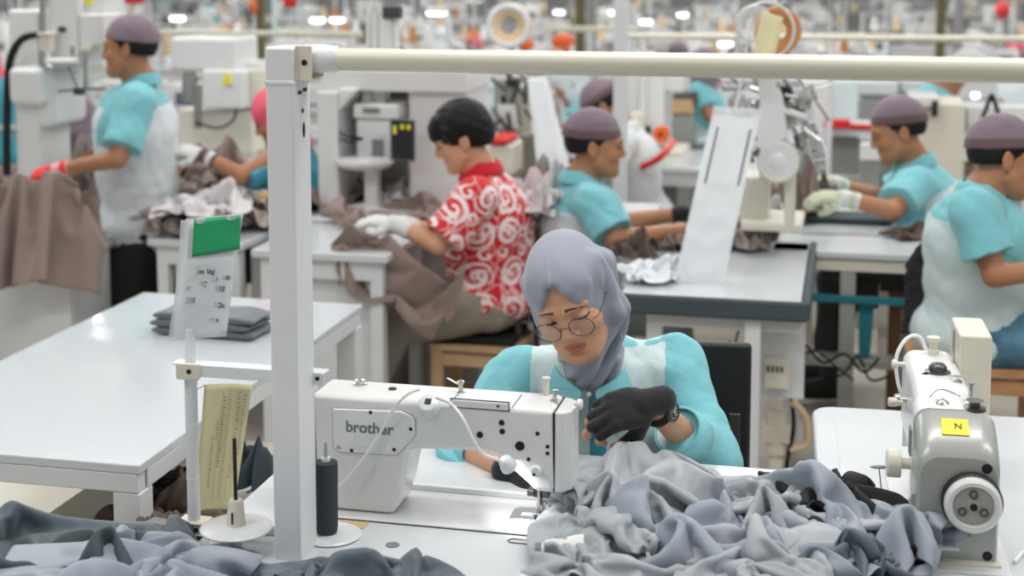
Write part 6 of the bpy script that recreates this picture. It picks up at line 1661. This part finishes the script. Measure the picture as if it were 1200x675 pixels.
# ---------- the middle cloths
mid = 'brown and taupe garments on the background tables'
CR2 = CL['crumple']
BR = cloth('garment', 'brown garment bundle under the gloved hands of the batik-shirted man', 'heapB', 'cloth_brown', PZ(455, 258, .755), .4, (.9, .9, .9), group=mid)
def heap(label, m, px, py, z, rz, s, src=BR): return recloth(src, label, m, PZ(px, py, z), rz, s, mid)
BC = cloth('garment', 'taupe crumpled garments heaped on the table left of the square post', 'crumple', 'cloth_taupe', PZ(265, 262, .723), .2, (.95, 1.0, 1.4), group=mid)
heap('pale lining cloth lying on the taupe heap left of the post', 'cloth_pale', 250, 245, .80, 1.2, (.8, .7, .8), BC)
heap('brown garment under the gloved arm left of the post', 'cloth_brown', 245, 215, .80, 2.0, (1.0, .9, 1.3), BC)
heap('brown cloth behind the white disc of the arched press', 'cloth_brown', 392, 238, .756, .5, (.7, .6, 1.3), BC)
heap('white and brown cloth heap just left of the batik shirt', 'cloth_pale', 486, 236, .756, 1.5, (.6, .6, 1.0), BC)
bt = mtable('white table with taupe garments right of the batik-shirted man', *PZ(638, 249, .75)[:2], .9, .66)
heap('taupe garments heaped on the table right of the batik shirt', 'cloth_taupe', 628, 251, .755, .3, (.8, .7, 1.6), BC)
heap('pale grey garment topping the heap right of the batik shirt', 'cloth_pale', 636, 246, .84, 1.9, (.6, .5, 1.2), BC)
heap('brown garment at the far hands of the man facing right', 'cloth_brown', 825, 285, .755, .2, (.6, .45, .8), BC)
heap('brown garment edge left of the wrapped board', 'cloth_umber', 742, 300, .755, 1.0, (.35, .35, .7), BC)
heap('white cloth spread at the left front of the padded-edge table', 'cloth_white', 775, 322, .755, .2, (.45, .5, .5), BC)
heap('taupe garment right of the wrapped board', 'cloth_taupe', 878, 288, .755, .9, (.42, .35, .9), BC)
heap('pinkish pale cloth under the front column of the buttonhole machine', 'cloth_pale', 892, 262, .755, .1, (.5, .4, .9), BC)
heap('brown crumpled garment left of the pale gloves', 'cloth_brown', 938, 250, .765, .7, (.5, .45, 1.9), BC)
heap('brown garment scrap right of the pressing pad', 'cloth_umber', 1070, 276, .755, .4, (.35, .28, .4), BC)
heap('pale cloth at the hands of the man in jeans', 'cloth_pale', 1196, 232, .80, .4, (.5, .5, 1.2), BC)
# garment draped from hands to lap of the batik-shirted man
def hang(key, tops, drop, n=56, bend=4.0, frames=34, W=.5):
    """cloth hung from the given world points (left to right) and falling by drop"""
    return None
g1 = PY(436, 262, 5.18); g2 = PY(500, 330, 5.16); g3 = PY(560, 352, 5.16)
def drape(key, W, D, pins_w, n=52, frames=36, bend=4.0, boxes=()):
    o0 = sum([np.asarray(p_[2]) for p_ in pins_w]) / len(pins_w)
    CL[key] = simcloth(key, W, D, n, [(u, v, *[round(float(q_), 4) for q_ in (np.asarray(p_) - o0)]) for u, v, p_ in pins_w], frames=frames, bend=bend, z0=0.0, floor=False)
    return o0
def drape_obj(name, label, key, m, o0, thick=.004, group=None):
    v, f = CL[key]; g = G().add(v, f); o = build(name, g, m, None, angle=180, thick=thick, sub=1); o.location = Vector([float(q_) for q_ in o0]); tag(o, label, 'garment', group); return o
o0 = drape('lap', .60, .34, [(0, .9, PY(408, 262, 5.14)), (.12, .4, PY(400, 286, 5.13)), (.30, 1, PY(452, 274, 5.14)), (.6, .9, PY(494, 312, 5.12)), (1, 1, PY(545, 318, 5.10)), (.62, .1, PY(462, 344, 5.10)), (1, .3, PY(520, 368, 5.06))])
drape_obj('garment', 'brown garment running from white gloves down to the lap of the batik-shirted man', 'lap', 'cloth_brown', o0)
heap('pale pink grey garment in the lap of the batik-shirted man', 'cloth_pale', 535, 352, W_(535, 372, 5.2)[2] - .02, .8, (.35, .3, .9), BC)
# garment held by the standing man: falls over the cabinet edge
o0 = drape('held_brown', .78, .42, [(.02, 1, PY(-12, 214, 5.42)), (.30, 1, PY(20, 203, 5.42)), (.55, 1, PY(50, 200, 5.40)), (.62, .98, PY(62, 203, 5.40)), (.98, .95, PY(108, 226, 5.5)), (.8, .75, PY(96, 240, 5.42))])
drape_obj('garment', 'brown garment held up by the red glove of the standing man, hanging down', 'held_brown', 'cloth_brown', o0)
heap('taupe garment bundle behind the red-gloved hand', 'cloth_taupe', 70, 232, .72, .4, (.9, .7, 2.2), BC)
# black jacket hung beside the man in jeans
o0 = drape('jacket', .30, .42, [(0, 1, PY(1068, 300, 4.72)), (.3, 1, PY(1080, 284, 4.70)), (.6, 1, PY(1096, 296, 4.70)), (1, 1, PY(1108, 318, 4.72))])
drape_obj('jacket', 'black jacket hanging between the work table and man in jeans', 'jacket', 'cloth_black', o0, .012)
jr = T_('coat_rack', 'slim dark rod rack holding the black jacket', 'rack', V(*PY(1090, 300, 4.76)[:2], 0))
g = G(); pj = PY(1088, 300, 4.76); g.cyl(V(pj[0], pj[1], 0), pj, .012, n=12); jr.part('rod', g, 'dark_steel')
g = G(); g.cyl(PY(1068, 303, 4.75), PY(1106, 305, 4.75), .010, n=10); jr.part('hanger_bar', g, 'dark_steel')
# things behind: umber folded stacks by the pole, under the left table
for k, (px, py, z, m, s_, lb) in enumerate(((205, 575, .60, 'cloth_black', (.5, .4, .75), 'black folded cloth stack left of the cream printed sheet'), (200, 612, .56, 'cloth_umber', (.5, .5, .8), 'brown cloth scraps right of the white table leg'), (302, 566, .60, 'cloth_deep', (.35, .45, 1.2), 'dark cloth heap right of the cream printed sheet'))):
    recloth(BC if k == 1 else HB, lb, m, PZ(px, py, z), .3 + k, s_, 'dark cloth stacks below the left table')
lb_ = root('low_shelf', 'low cream shelf carrying dark cloth stacks behind the pole', 'shelf', (PZ(235, 590, .55)[0] + .02, PZ(235, 590, .55)[1] + .12, 0), -YAW)
g = G(); g.box((0, 0, .535), (.62, .66, .02)); build('shelf_board', g, 'machine_cream', lb_, bevel=.003)
for sx in (-.27, .27):
    for sy in (-.29, .29): g = G(); g.box((sx, sy, .262), (.03, .03, .524)); build('leg', g, 'white_paint', lb_)
# ================================================================ FAR ROWS OF THE HALL
rf = random.Random(77)
g = G(); g.add([(-16, 45, 0), (18, 45, 0), (18, 45, 6), (-16, 45, 6)], [(0, 1, 2, 3)])
mat('wall_grey', rgb(196, 200, 200), .7, var=.05, vscale=.6)
o = build('wall_back', g, 'wall_grey'); tag(o, kind='structure')
for k, x in enumerate(np.arange(-14, 17, 3.2)):
    g = G(); g.box((x, 44.9, 2.6), (2.2, .12, 1.5)); w_ = build('window_%d' % (k + 1), g, 'cable_white', bevel=.01); tag(w_, kind='structure')
# columns
def column(px, Y, wpx, m, label):
    c = PY(px, 40, Y); w = wpx / 1700 * Y
    t = root('column', label, 'column', (c[0], c[1], 0), -YAW); g = G(); g.box((0, 0, 1.6), (w, w, 3.2)); build('shaft', g, m, t, bevel=.01)
    g = G(); g.box((0, 0, .06), (w * 1.3, w * 1.3, .12)); build('base', g, m, t); return t
column(680, 11, 11, 'olive_column', 'olive square column rising behind the man facing right')
column(694, 12.5, 10, 'grey_column', 'grey column close behind the olive one near centre')
column(1102, 11.5, 11, 'olive_column', 'olive square column above the far right worker')
column(1123, 12.5, 10, 'grey_column', 'grey column right beside the right-hand olive column')
column(306, 9.5, 9, 'olive_column', 'olive grey column just left of the square post')
column(975, 22, 5, 'olive_column', 'thin distant olive column right of the orange reel')
column(1178, 17, 8, 'grey_column', 'distant grey column near the upper right corner')
column(322, 13, 5, 'shirt_mint', 'thin pale blue column seen just left of the post top')
# rails
def rail(pa, Ya, pb_, Yb, r, label, name='pipe_rail'):
    a = PY(*pa, Ya); b_ = PY(*pb_, Yb); t = root(name, label, 'rail', a, 0)
    g = G(); g.cyl(a, b_, r, n=16); build('pipe', g, 'pipe_cream', t, world=True)
    for f_ in (.04, .5, .96): p_ = a + (b_ - a) * f_; g = G(); g.cyl(V(p_[0], p_[1], 0), p_, r * .9, n=10); build('upright', g, 'white_paint', t, world=True)
rail((172, 38), 8.6, (424, 40), 8.2, .016, 'thin cream rail crossing behind the standing man and the post')
rail((735, 42), 7.6, (1230, 46), 7.1, .017, 'thin cream rail crossing behind the reel stand to the right edge')
rail((640, 34), 10.5, (745, 34), 10.4, .02, 'short cream rail crossing the olive centre column')
# white post behind the second man
pw = T_('square_post', 'slim white post behind the man facing right', 'post', V(*PY(727, 150, 6.6)[:2], 0))
g = G(); c = PY(727, 150, 6.6); g.box(V(c[0], c[1], .82), (.062, .05, 1.64), RB13); pw.part('post_tube', g, 'post_white', bevel=.004)
# ---- named middle-distance machines
def boxm(label, Y, base_py, parts, cat='machine', name='machine', group=None, top=None):
    xs = [p_[1] for p_ in parts] + [p_[3] for p_ in parts]; cx = sum(xs) / len(xs)
    t = T_(name, label, cat, V(*PY(cx, base_py, Y)[:2], PY(cx, base_py, Y)[2]), group)
    lo = min(PY(0, p_[4], Y)[2] for p_ in parts)
    if lo > .3:
        x0_, x1_ = min(xs), max(xs); q0 = PY((x0_ + x1_) / 2, 100, Y); w__ = (x1_ - x0_) / FPX * Y * .8; g = G(); g.box(V(q0[0], q0[1], lo / 2) + A * .12, (w__, .2, lo), RB13); t.part('pedestal', g, 'machine_grey', bevel=.01)
    for p_ in parts:
        nm, x0, y0, x1, y1, m, dep = p_[:7]; dy = p_[7] if len(p_) > 7 else 0
        g = G(); rbox(g, x0, y0, x1, y1, Y + dy, dep); t.part(nm, g, m, bevel=min(.012, dep * .2))
    return t
boxm('tall rounded white machine behind the man facing right', 7.6, 200, [('housing', 735, 86, 778, 168, 'machine_white', .35), ('side_box', 770, 88, 802, 108, 'machine_white', .3), ('cream_column', 738, 132, 753, 176, 'pipe_cream', .12, -.15), ('black_switch', 755, 148, 762, 166, 'black_plastic', .03, -.04), ('bed', 732, 176, 800, 206, 'machine_cream', .35)])
t_ = T_('thread_reel', 'orange thread reel right of the black switch, mid background', 'thread reel', PY(775, 157, 7.3)); g = G(); g.lathe([(.012, -.03), (.042, -.03), (.042, .03), (.012, .03)], PY(775, 157, 7.3), -A, 24, caps=False); t_.part('thread', g, 'orange_plastic'); g = G(); g.lathe([(.0001, -.032), (.013, -.032), (.013, .032)], PY(775, 157, 7.3), -A, 16, caps=False); t_.part('core', g, 'thread_tan')
g = G(); g.tube(bez([PY(752, 196, 7.0), PY(768, 188, 6.95), PY(780, 178, 6.95), PY(789, 166, 7.1)]), .016, 10); tag(build('red_cushion_roll', g, 'red_plastic'), 'curved red cloth-covered table edge right of the man facing right', 'cushion')
mtable('white machine table behind the curved red edge', *PZ(800, 185, .75)[:2], .9, .7)
mtable('white machine table left of the wrapped board, in mid background', *PZ(770, 136, .75)[:2], 1.1, .7)
boxm('dark wooden crate of parts behind the wrapped board', 8.6, 136, [('crate', 784, 116, 812, 134, 'wood_pale', .3), ('contents', 788, 110, 816, 122, 'cloth_umber', .25), ('sack', 806, 108, 816, 122, 'black_plastic', .2)], 'crate', 'wooden_crate')
for (px, py, Y, yw, capm, lb) in ((826, 108, 8.9, -70, 'cap_mauve', 'distant worker in pale blue and teal behind the wrapped board'),):
    worker('person', lb, P_(828, 82, Y), yw, 25, 0, P_(824, 100, Y), P_(822, 108, Y + .15), None, None, P_(820, 110, Y - .15), P_(832, 136, Y - .2), P_(848, 140, Y - .2), P_(815, 170, Y), facing=V(1, .1, 0), skin='skin_b', hijab=capm, shirt=('shirt_teal', 'shirt_mint'), region='polo', seed=31, hres=.007, bres=.010, handR=RH(V(1, 0, -.2), V(0, .4, -1)))
# right background
boxm('long white bench with red strip behind the pale-gloved man', 7.6, 206, [('front', 960, 152, 1042, 166, 'white_paint', .5), ('red_strip', 966, 140, 996, 151, 'red_plastic', .06, -.02), ('red_edge', 996, 146, 1024, 152, 'red_plastic', .05, -.02), ('upper_panel', 938, 94, 968, 150, 'machine_white', .3, .1), ('pale_panel', 968, 94, 1004, 140, 'shirt_mint', .1, .2), ('plinth', 966, 166, 1040, 206, 'machine_grey', .4, .1), ('slot', 976, 160, 1006, 164, 'dark_steel', .02, -.02)], 'bench', 'machine_bench')
boxm('white folded board leaning by the face of the pale-gloved man', 6.9, 190, [('board', 1008, 168, 1036, 189, 'paper', .04)], 'board', 'board_stand')
boxm('cream cabinet machine between the two right-hand caps', 7.2, 235, [('housing', 1074, 120, 1129, 232, 'machine_cream', .4), ('top_box', 1066, 112, 1100, 126, 'machine_white', .3, -.02), ('black_handle', 1092, 118, 1099, 137, 'black_plastic', .03, -.04), ('yellow_strip', 1066, 122, 1084, 127, 'yellow_dull', .02, -.05), ('lower_box', 1118, 160, 1142, 190, 'machine_white', .2, -.02)], 'machine', 'cream_machine')
boxm('long white machine arm above the cap of the man in jeans', 7.4, 165, [('arm', 1132, 124, 1215, 150, 'machine_white', .22), ('head', 1132, 150, 1152, 186, 'machine_white', .2), ('base', 1130, 186, 1220, 200, 'machine_cream', .3), ('dark_end', 1128, 126, 1133, 152, 'dark_steel', .15)], 'sewing machine', 'sewing_machine')
t_ = T_('strap_bundle', 'black strap hung over the white machine arm at right', 'strap', PY(1160, 138, 7.3)); g = G(); g.tube(bez([PY(1150, 142, 7.32), PY(1157, 124, 7.3), PY(1162, 112, 7.3), PY(1167, 124, 7.3), PY(1172, 140, 7.32)]), .012, 8); t_.part('strap', g, 'black_rubber')
boxm('pair of white control boxes over the far right table', 9.5, 118, [('box', 1000, 96, 1052, 112, 'machine_white', .3), ('second_box', 1056, 95, 1084, 108, 'machine_white', .3), ('divider', 1053, 95, 1057, 110, 'machine_grey', .2)], 'control box', 'control_box')
mtable('long white table in the right background', *PZ(1085, 160, .75)[:2], 2.6, .8)
# behind the batik-shirted man
ob_ = boxm('grey white multi-head sewing machine behind the batik-shirted man', 7.0, 205, [('housing', 578, 92, 606, 156, 'machine_grey', .3), ('front_plate', 582, 122, 606, 152, 'machine_white', .05, -.04), ('dark_motor', 592, 92, 606, 102, 'black_plastic', .12, -.06), ('dark_slot', 587, 112, 592, 122, 'black_plastic', .02, -.03), ('side_box', 606, 100, 624, 160, 'machine_cream', .2, .05), ('wood_panel', 587, 164, 612, 206, 'wood_pale', .05, -.1), ('lower_frame', 608, 158, 650, 206, 'machine_grey', .3)], 'sewing machine', 'sewing_machine')
g = G()
for k in range(22): a = PY(566 + rf.uniform(0, 60), 90 + rf.uniform(0, 75), 6.95); g.cyl(a, a + V(rf.uniform(-.08, .08), 0, rf.uniform(-.12, .12)), rf.uniform(.005, .013), n=7)
build('linkages', g, 'dark_steel', ob_.t, world=True)
g = G(); a = [PY(618, 92, 6.9), PY(640, 92, 6.9), PY(676, 232, 6.7), PY(634, 236, 6.7)]; g.add(a + [p_ + A * .03 for p_ in a], [(0, 1, 2, 3), (7, 6, 5, 4), (0, 4, 5, 1), (1, 5, 6, 2), (2, 6, 7, 3), (3, 7, 4, 0)])
sb_ = T_('wrapped_board', 'white film-wrapped board slanting down between the two middle men', 'board', a[3]); sb_.part('board', g, 'white_paint', bevel=.004)
g = G().grid([[(a[0] * (1 - u) + a[1] * u) * (1 - v) + (a[3] * (1 - u) + a[2] * u) * v - A * (.006 + .01 * max(0, noise.noise(Vector((u * 3, v * 9, 5))))) for u in np.linspace(0, 1, 10)] for v in np.linspace(0, 1, 24)]); sb_.part('film', g, 'film_plastic', angle=180)
boxm('red edged bench end behind the neck of the batik-shirted man', 6.6, 200, [('red_edge', 570, 162, 594, 170, 'red_plastic', .25), ('cream_body', 570, 170, 600, 206, 'machine_cream', .25, .02)], 'bench', 'bench_end')
boxm('tall white panel machine between the press and the batik-shirted man', 7.6, 200, [('panel', 500, 84, 540, 150, 'machine_white', .3), ('cream_board', 512, 108, 528, 150, 'pipe_cream', .04, -.04), ('base', 470, 150, 560, 205, 'machine_cream', .4)], 'machine', 'panel_machine')
for (px, py, Y, col_, lb) in ((552, 95, 8.6, 'shirt_mint', 'distant worker in white shirt with blue sleeve behind the batik-shirted man'),):
    t_ = worker('person', lb, P_(546, 80, Y), 60, 25, 0, P_(548, 92, Y), P_(544, 98, Y - .12), None, None, P_(562, 98, Y - .15), P_(563, 118, Y - .2), P_(550, 128, Y - .3), P_(554, 160, Y), facing=V(-.6, -.6, 0), skin='skin_b', hijab='cap_mauve', shirt=(col_,), seed=41, hres=.007, bres=.010, handR=RH(V(-1, -.5, -.2), V(0, .4, -1)))

# ---- reusable far station pieces, copied with all their parts
FB = flatbed('white sewing machine on a table, far left row'); OVL = overlock('boxy white overlock machine, mid background'); ST1 = stand('white thread stand with two cones, background rows')
ST2 = stand('thread stand with tan and orange cones', None, ('thread_tan', 'thread_orange', 'thread_white'), .8)
TB = mtable('white sewing table in the background rows', 0, 30, 1.05, .6, .75)
CB_ = root('control_box', 'grey white control box on a stand', 'control box', (0, 0, 0)); g = G(); g.box((0, 0, .12), (.22, .16, .24)); build('box', g, 'machine_white', CB_, bevel=.01); g = G(); g.box((0, -.082, .15), (.12, .006, .08)); build('display', g, 'screen', CB_)
protos = dict(fb=FB, ov=OVL, s1=ST1, s2=ST2, tb=TB, cb=CB_)
first = {k: True for k in protos}
def far(kind, loc, rz, label, group, s=1):
    o = protos[kind] if first[kind] else copy_tree(protos[kind]); first[kind] = False
    return put(o, loc, rz, label, group, s)
def farworker():
    t = worker('person', 'seated worker proto', V(0, .10, 1.24), 0, 22, 0, V(0, .02, 1.08), V(-.17, .0, 1.03), V(-.24, .12, .82), V(-.12, .34, .82), V(.17, .0, 1.03), V(.24, .12, .82), V(.12, .34, .82), V(0, -.10, .52),
                  V(-.12, .28, .52), V(-.13, .30, .1), V(.12, .28, .52), V(.13, .30, .1), facing=V(0, 1, 0), skin='skin_far', hijab='pink_cap', shirt=('shirt_teal', 'shirt_white'), region='polo', seed=51, hres=.011, bres=.016,
                  handL=RH(V(.5, 1, 0), V(0, 0, -1)), handR=RH(V(-.5, 1, 0), V(0, 0, -1)), collar=False)[0]
    return t
FW = farworker(); fw_first = True
def fworker(px, Y, rz, capm, shirtm, label, group='seated workers in the far rows', dz=0.0, sc=.86):
    global fw_first
    o = FW if fw_first else copy_tree(FW); fw_first = False
    c = PY(px, 60, Y); put(o, (c[0], c[1], dz), rz, label, group, sc)
    for ch_ in [k for k in bpy.data.objects if k.parent == o]:
        if ch_.name.startswith('hijab'): ch_.material_slots[0].link = 'OBJECT'; ch_.material_slots[0].material = MATS[capm]
        if ch_.name.startswith('shirt') and shirtm: 
            for sl_ in ch_.material_slots: sl_.link = 'OBJECT'; sl_.material = MATS[shirtm]
    return o
# rows parallel to the benches. rows nearer than 8 m are filled by hand above
labels = {}
def rowname(i, x):
    side = 'left' if x < 420 else 'centre' if x < 800 else 'right'
    return ('nearer' if i < 2 else 'middle' if i < 5 else 'farthest') + ' background rows, ' + side
MT_ = [tuple(o_.location[:2]) for o_ in bpy.data.objects if o_.name.startswith('machine_table') and o_.type == 'EMPTY' and o_ is not TB]
rows = [8.6, 10.0, 11.6, 13.4, 15.6, 18.2, 21.5, 25.5, 30.5, 36.5]
for i, Yr_ in enumerate(rows):
    step = 1.18 if i < 5 else 1.5; k0 = int(-.42 * Yr_ / step) - 1
    for k in range(k0, -k0 + 1):
        x = k * step + (i % 2) * .5 + rf.uniform(-.08, .08); y = Yr_ - x * .2308 + rf.uniform(-.06, .06)
        if y < 7.4: continue
        px = 600 + 1700 * x / (y * .99)
        if px < -70 or px > 1270: continue
        if i == 0 and (225 < px < 300 or 640 < px < 900 or 1000 < px < 1150 or 520 < px < 600): continue
        if min(math.hypot(x - a_, y - b_) for a_, b_ in MT_) < 1.0: continue
        nm = rowname(i, px)
        far('tb', (x, y, 0), -YAW, 'white sewing table in the ' + nm, 'sewing tables in the background rows')
        r_ = rf.random(); rz = -YAW + (PI if rf.random() < .5 else 0)
        mk = 'fb' if r_ < .6 else 'ov'
        far(mk, (x - .1, y, .752), rz, ('white sewing machine' if mk == 'fb' else 'boxy white overlock machine') + ' in the ' + nm, 'sewing machines in the background rows', 1.05)
        if rf.random() < (.8 if i < 6 else .5): far('s1' if rf.random() < .7 else 's2', (x + .30, y + .18, .752), -YAW + rf.uniform(-.3, .3), 'thread stand with cones in the ' + nm, 'thread stands in the background rows', rf.uniform(.75, 1.0))
        if rf.random() < .45 and i < 7: far('cb', (x + .22 * rf.choice((-1, 1)), y + .16, .752 + .0), -YAW, 'control box in the ' + nm, 'control boxes in the background rows', rf.uniform(.9, 1.3))
        if rf.random() < .5 and i < 6:
            m_ = rf.choice(['cloth_brown', 'cloth_taupe', 'cloth_pale', 'cloth_white', 'cloth_pale'])
            recloth(BC, 'crumpled cloth heap in the ' + nm, m_, (x + .3, y - .08, .755), rf.uniform(0, 6), (.5, .4, .8), 'cloth heaps in the background rows', 0)
        if rf.random() < .17 and i > 0 and min(abs(px - q_) for q_ in (565, 920, 972, 1180, 470, 652, 680, 1102)) > 38:
            far_side = rf.random() < .6; yy = y + (.66 if far_side else -.66)
            fworker(600 + 1700 * x / yy, yy, -YAW + (PI if far_side else 0), rf.choice(['cap_mauve', 'cap_mauve', 'shirt_white', 'hijab_grey', 'shirt_white', 'pink_cap']), rf.choice([None, None, 'shirt_mint', 'shirt_teal']), 'seated worker in the ' + nm)
# specific far heads
for (px, Y, rz, cm_2, sm, lb) in ((565, 14.5, 2.6, 'pink_cap', None, 'distant worker with pink head cover left of the tan reel'), (920, 13.2, 2.8, 'pink_cap', None, 'distant worker with coral head cover right of the orange reel'),
                                 (972, 13.6, 2.8, 'red_cap', None, 'distant worker with red head cover, second right of the orange reel'), (1180, 13.4, 3.3, 'pink_cap', None, 'distant worker with bright pink head cover at the upper right'),
                                 (470, 12.2, 3.0, 'hair_black', 'red_plastic', 'distant black-haired worker in red shirt above the arched press'), (652, 12.8, 3.4, 'red_cap', 'orange_plastic', 'distant worker in orange left of the olive centre column'),
                                 (8, 9.2, 1.2, 'pink_cap', 'shirt_teal_deep', 'worker with pink head cover at the far left edge')):
    fworker(px, Y, rz, cm_2, sm, lb, sc=.78 if Y > 10 else .95)
# small bright things
for (px, py, Y, w_, h_, m_, lb) in ((340, 3, 9.0, .08, .06, 'cloth_red', 'maroon box on a machine above the post'), (155, 0, 9.0, .14, .04, 'cloth_red', 'dark red box above the standing man'), (297, 8, 9.4, .04, .08, 'orange_plastic', 'orange bag hung by the olive grey column'),
                                    (283, 68, 8.6, .08, .07, 'orange_plastic', 'orange cloth scrap right of the boxy machine display'), (616, 52, 9.4, .09, .07, 'orange_plastic', 'orange bag left of the olive centre column'), (660, 48, 9.5, .13, .08, 'orange_plastic', 'orange cloth on a machine just left of the olive column'),
                                    (1175, 12, 12, .10, .12, 'red_cap', 'red bag near the upper right corner'), (655, 95, 8.0, .05, .03, 'shirt_teal', 'small teal box')) [:7]:
    c = PY(px, py, Y); t_ = root('signal_box' if 'box' in lb else 'cloth_bag', lb, 'box' if 'box' in lb else 'bag', c, .2)
    g = G(); g.sph((0, 0, 0), (w_ * .62, .06, h_ * .62), n=12, k=8) if 'box' not in lb else g.box((0, 0, 0), (w_, .10, h_)); build('body', g, m_, t_, bevel=.004)
    g = G(); g.cyl((0, .02, 0), (0, .02, -c[2]), .008, n=8); build('stand_rod', g, 'white_paint', t_)
# big tan reel and lamp tube
t_ = T_('thread_reel', 'large tan and white reel above the batik-shirted man', 'thread reel', PY(597, 30, 8.2)); c = PY(597, 30, 8.2)
g = G(); g.lathe([(.045, -.03), (.125, -.035), (.13, 0), (.125, .03), (.045, .03)], c, nrm(-A + B * .2), 36, caps=False); t_.part('thread', g, 'thread_tan', thick=.002)
g = G(); g.torus(c - A * .03, .11, .018, nrm(-A + B * .2), 36, 8); g.lathe([(.0001, -.04), (.042, -.04), (.042, .03)], c, nrm(-A + B * .2), 24, caps=False); t_.part('flange', g, 'white_paint')
g = G(); g.cyl(V(c[0], c[1] + .05, .0), c + A * .05, .012, n=8); t_.part('stand_rod', g, 'steel')
t_ = T_('tube_lamp', 'bright bent tube lamp above the arched press', 'lamp', PY(520, 16, 8.4)); g = G(); g.cyl(PY(500, 15, 8.4), PY(524, 16, 8.4), .014, n=10); t_.part('glow_bar', g, 'tube_lamp')
g = G(); g.tube(bez([PY(524, 16, 8.4), PY(526, 34, 8.4), PY(530, 50, 8.4), PY(542, 55, 8.4)], 6), .022, 10).cyl(PY(500, 15, 8.4) + UP * .02, PY(524, 16, 8.4) + UP * .02, .02, n=10).cyl(PY(542, 55, 8.4), V(*PY(542, 55, 8.4)[:2], .5), .02, n=8); t_.part('housing', g, 'white_paint')
# added glowing bars on rods standing in for tube reflections on far machines
g = None
for (px, py, Y) in ((40, 20, 11), (208, 22, 10), (372, 24, 10), (395, 24, 10.5), (757, 26, 12), (850, 52, 10), (1143, 112, 8), (720, 15, 13), (655, 15, 14), (800, 18, 14)):
    c = PY(px, py, Y); t_ = root('tube_glint', 'small added glowing bar imitating a reflection in the background rows', 'lamp', c, 0, 'glowing bars imitating reflections in the background rows')
    g = G(); g.box((0, 0, 0), (.10 if py < 100 else .04, .03, .028)); build('glow_bar', g, 'tube_lamp', t_, bevel=.008)
    g = G(); g.box((0, 0, .022), (.12 if py < 100 else .05, .04, .014)); g.cyl((0, .02, .02), (0, .02, -c[2]), .006, n=6); build('arm', g, 'white_paint', t_)
# ================================================================ LIGHT AND CAMERA
w = bpy.data.worlds.new('hall_light'); SC.world = w; w.use_nodes = True
bgn = w.node_tree.nodes['Background']; bgn.inputs[0].default_value = (1, .995, .98, 1); bgn.inputs[1].default_value = .33
def area(loc, sx, sy, e, rot=(0, 0, 0), col=(1, .98, .95)):
    l = bpy.data.lights.new('ceiling_tube_light', 'AREA'); l.shape = 'RECTANGLE'; l.size = sx; l.size_y = sy; l.energy = e; l.color = col
    o = bpy.data.objects.new('ceiling_tube_light', l); COL.objects.link(o); o.location = loc; o.rotation_euler = rot; return o
for i, (x, y) in enumerate([(-2.6, 1.5), (.6, 2.6), (3.2, 1.5), (-2.6, 6), (1.0, 6.5), (4.5, 6), (-4, 12), (2, 12), (8, 12), (0, 20), (9, 22), (-6, 22)]):
    area((x, y, 3.6 if y < 10 else 5), 2.6, .5, 40 if y < 10 else 150, (0, 0, 0))
cam = bpy.data.cameras.new('camera'); co = bpy.data.objects.new('camera', cam); COL.objects.link(co)
co.location = (0, 0, H); co.rotation_euler = (PI / 2 - PITCH, 0, 0)
cam.sensor_width = 36; cam.lens = FPX / 1200 * 36; cam.shift_y = -(337.5 - CY) / 1200
cam.clip_start = .05; cam.clip_end = 200
cam.dof.use_dof = True; cam.dof.focus_distance = 2.85; cam.dof.aperture_fstop = 2.8
SC.camera = co
SC.view_settings.view_transform = 'Standard'; SC.view_settings.look = 'None'; SC.view_settings.gamma = 1; SC.view_settings.use_curve_mapping = False
SC.view_settings.exposure = 0.33
SC.cycles.use_denoising = True
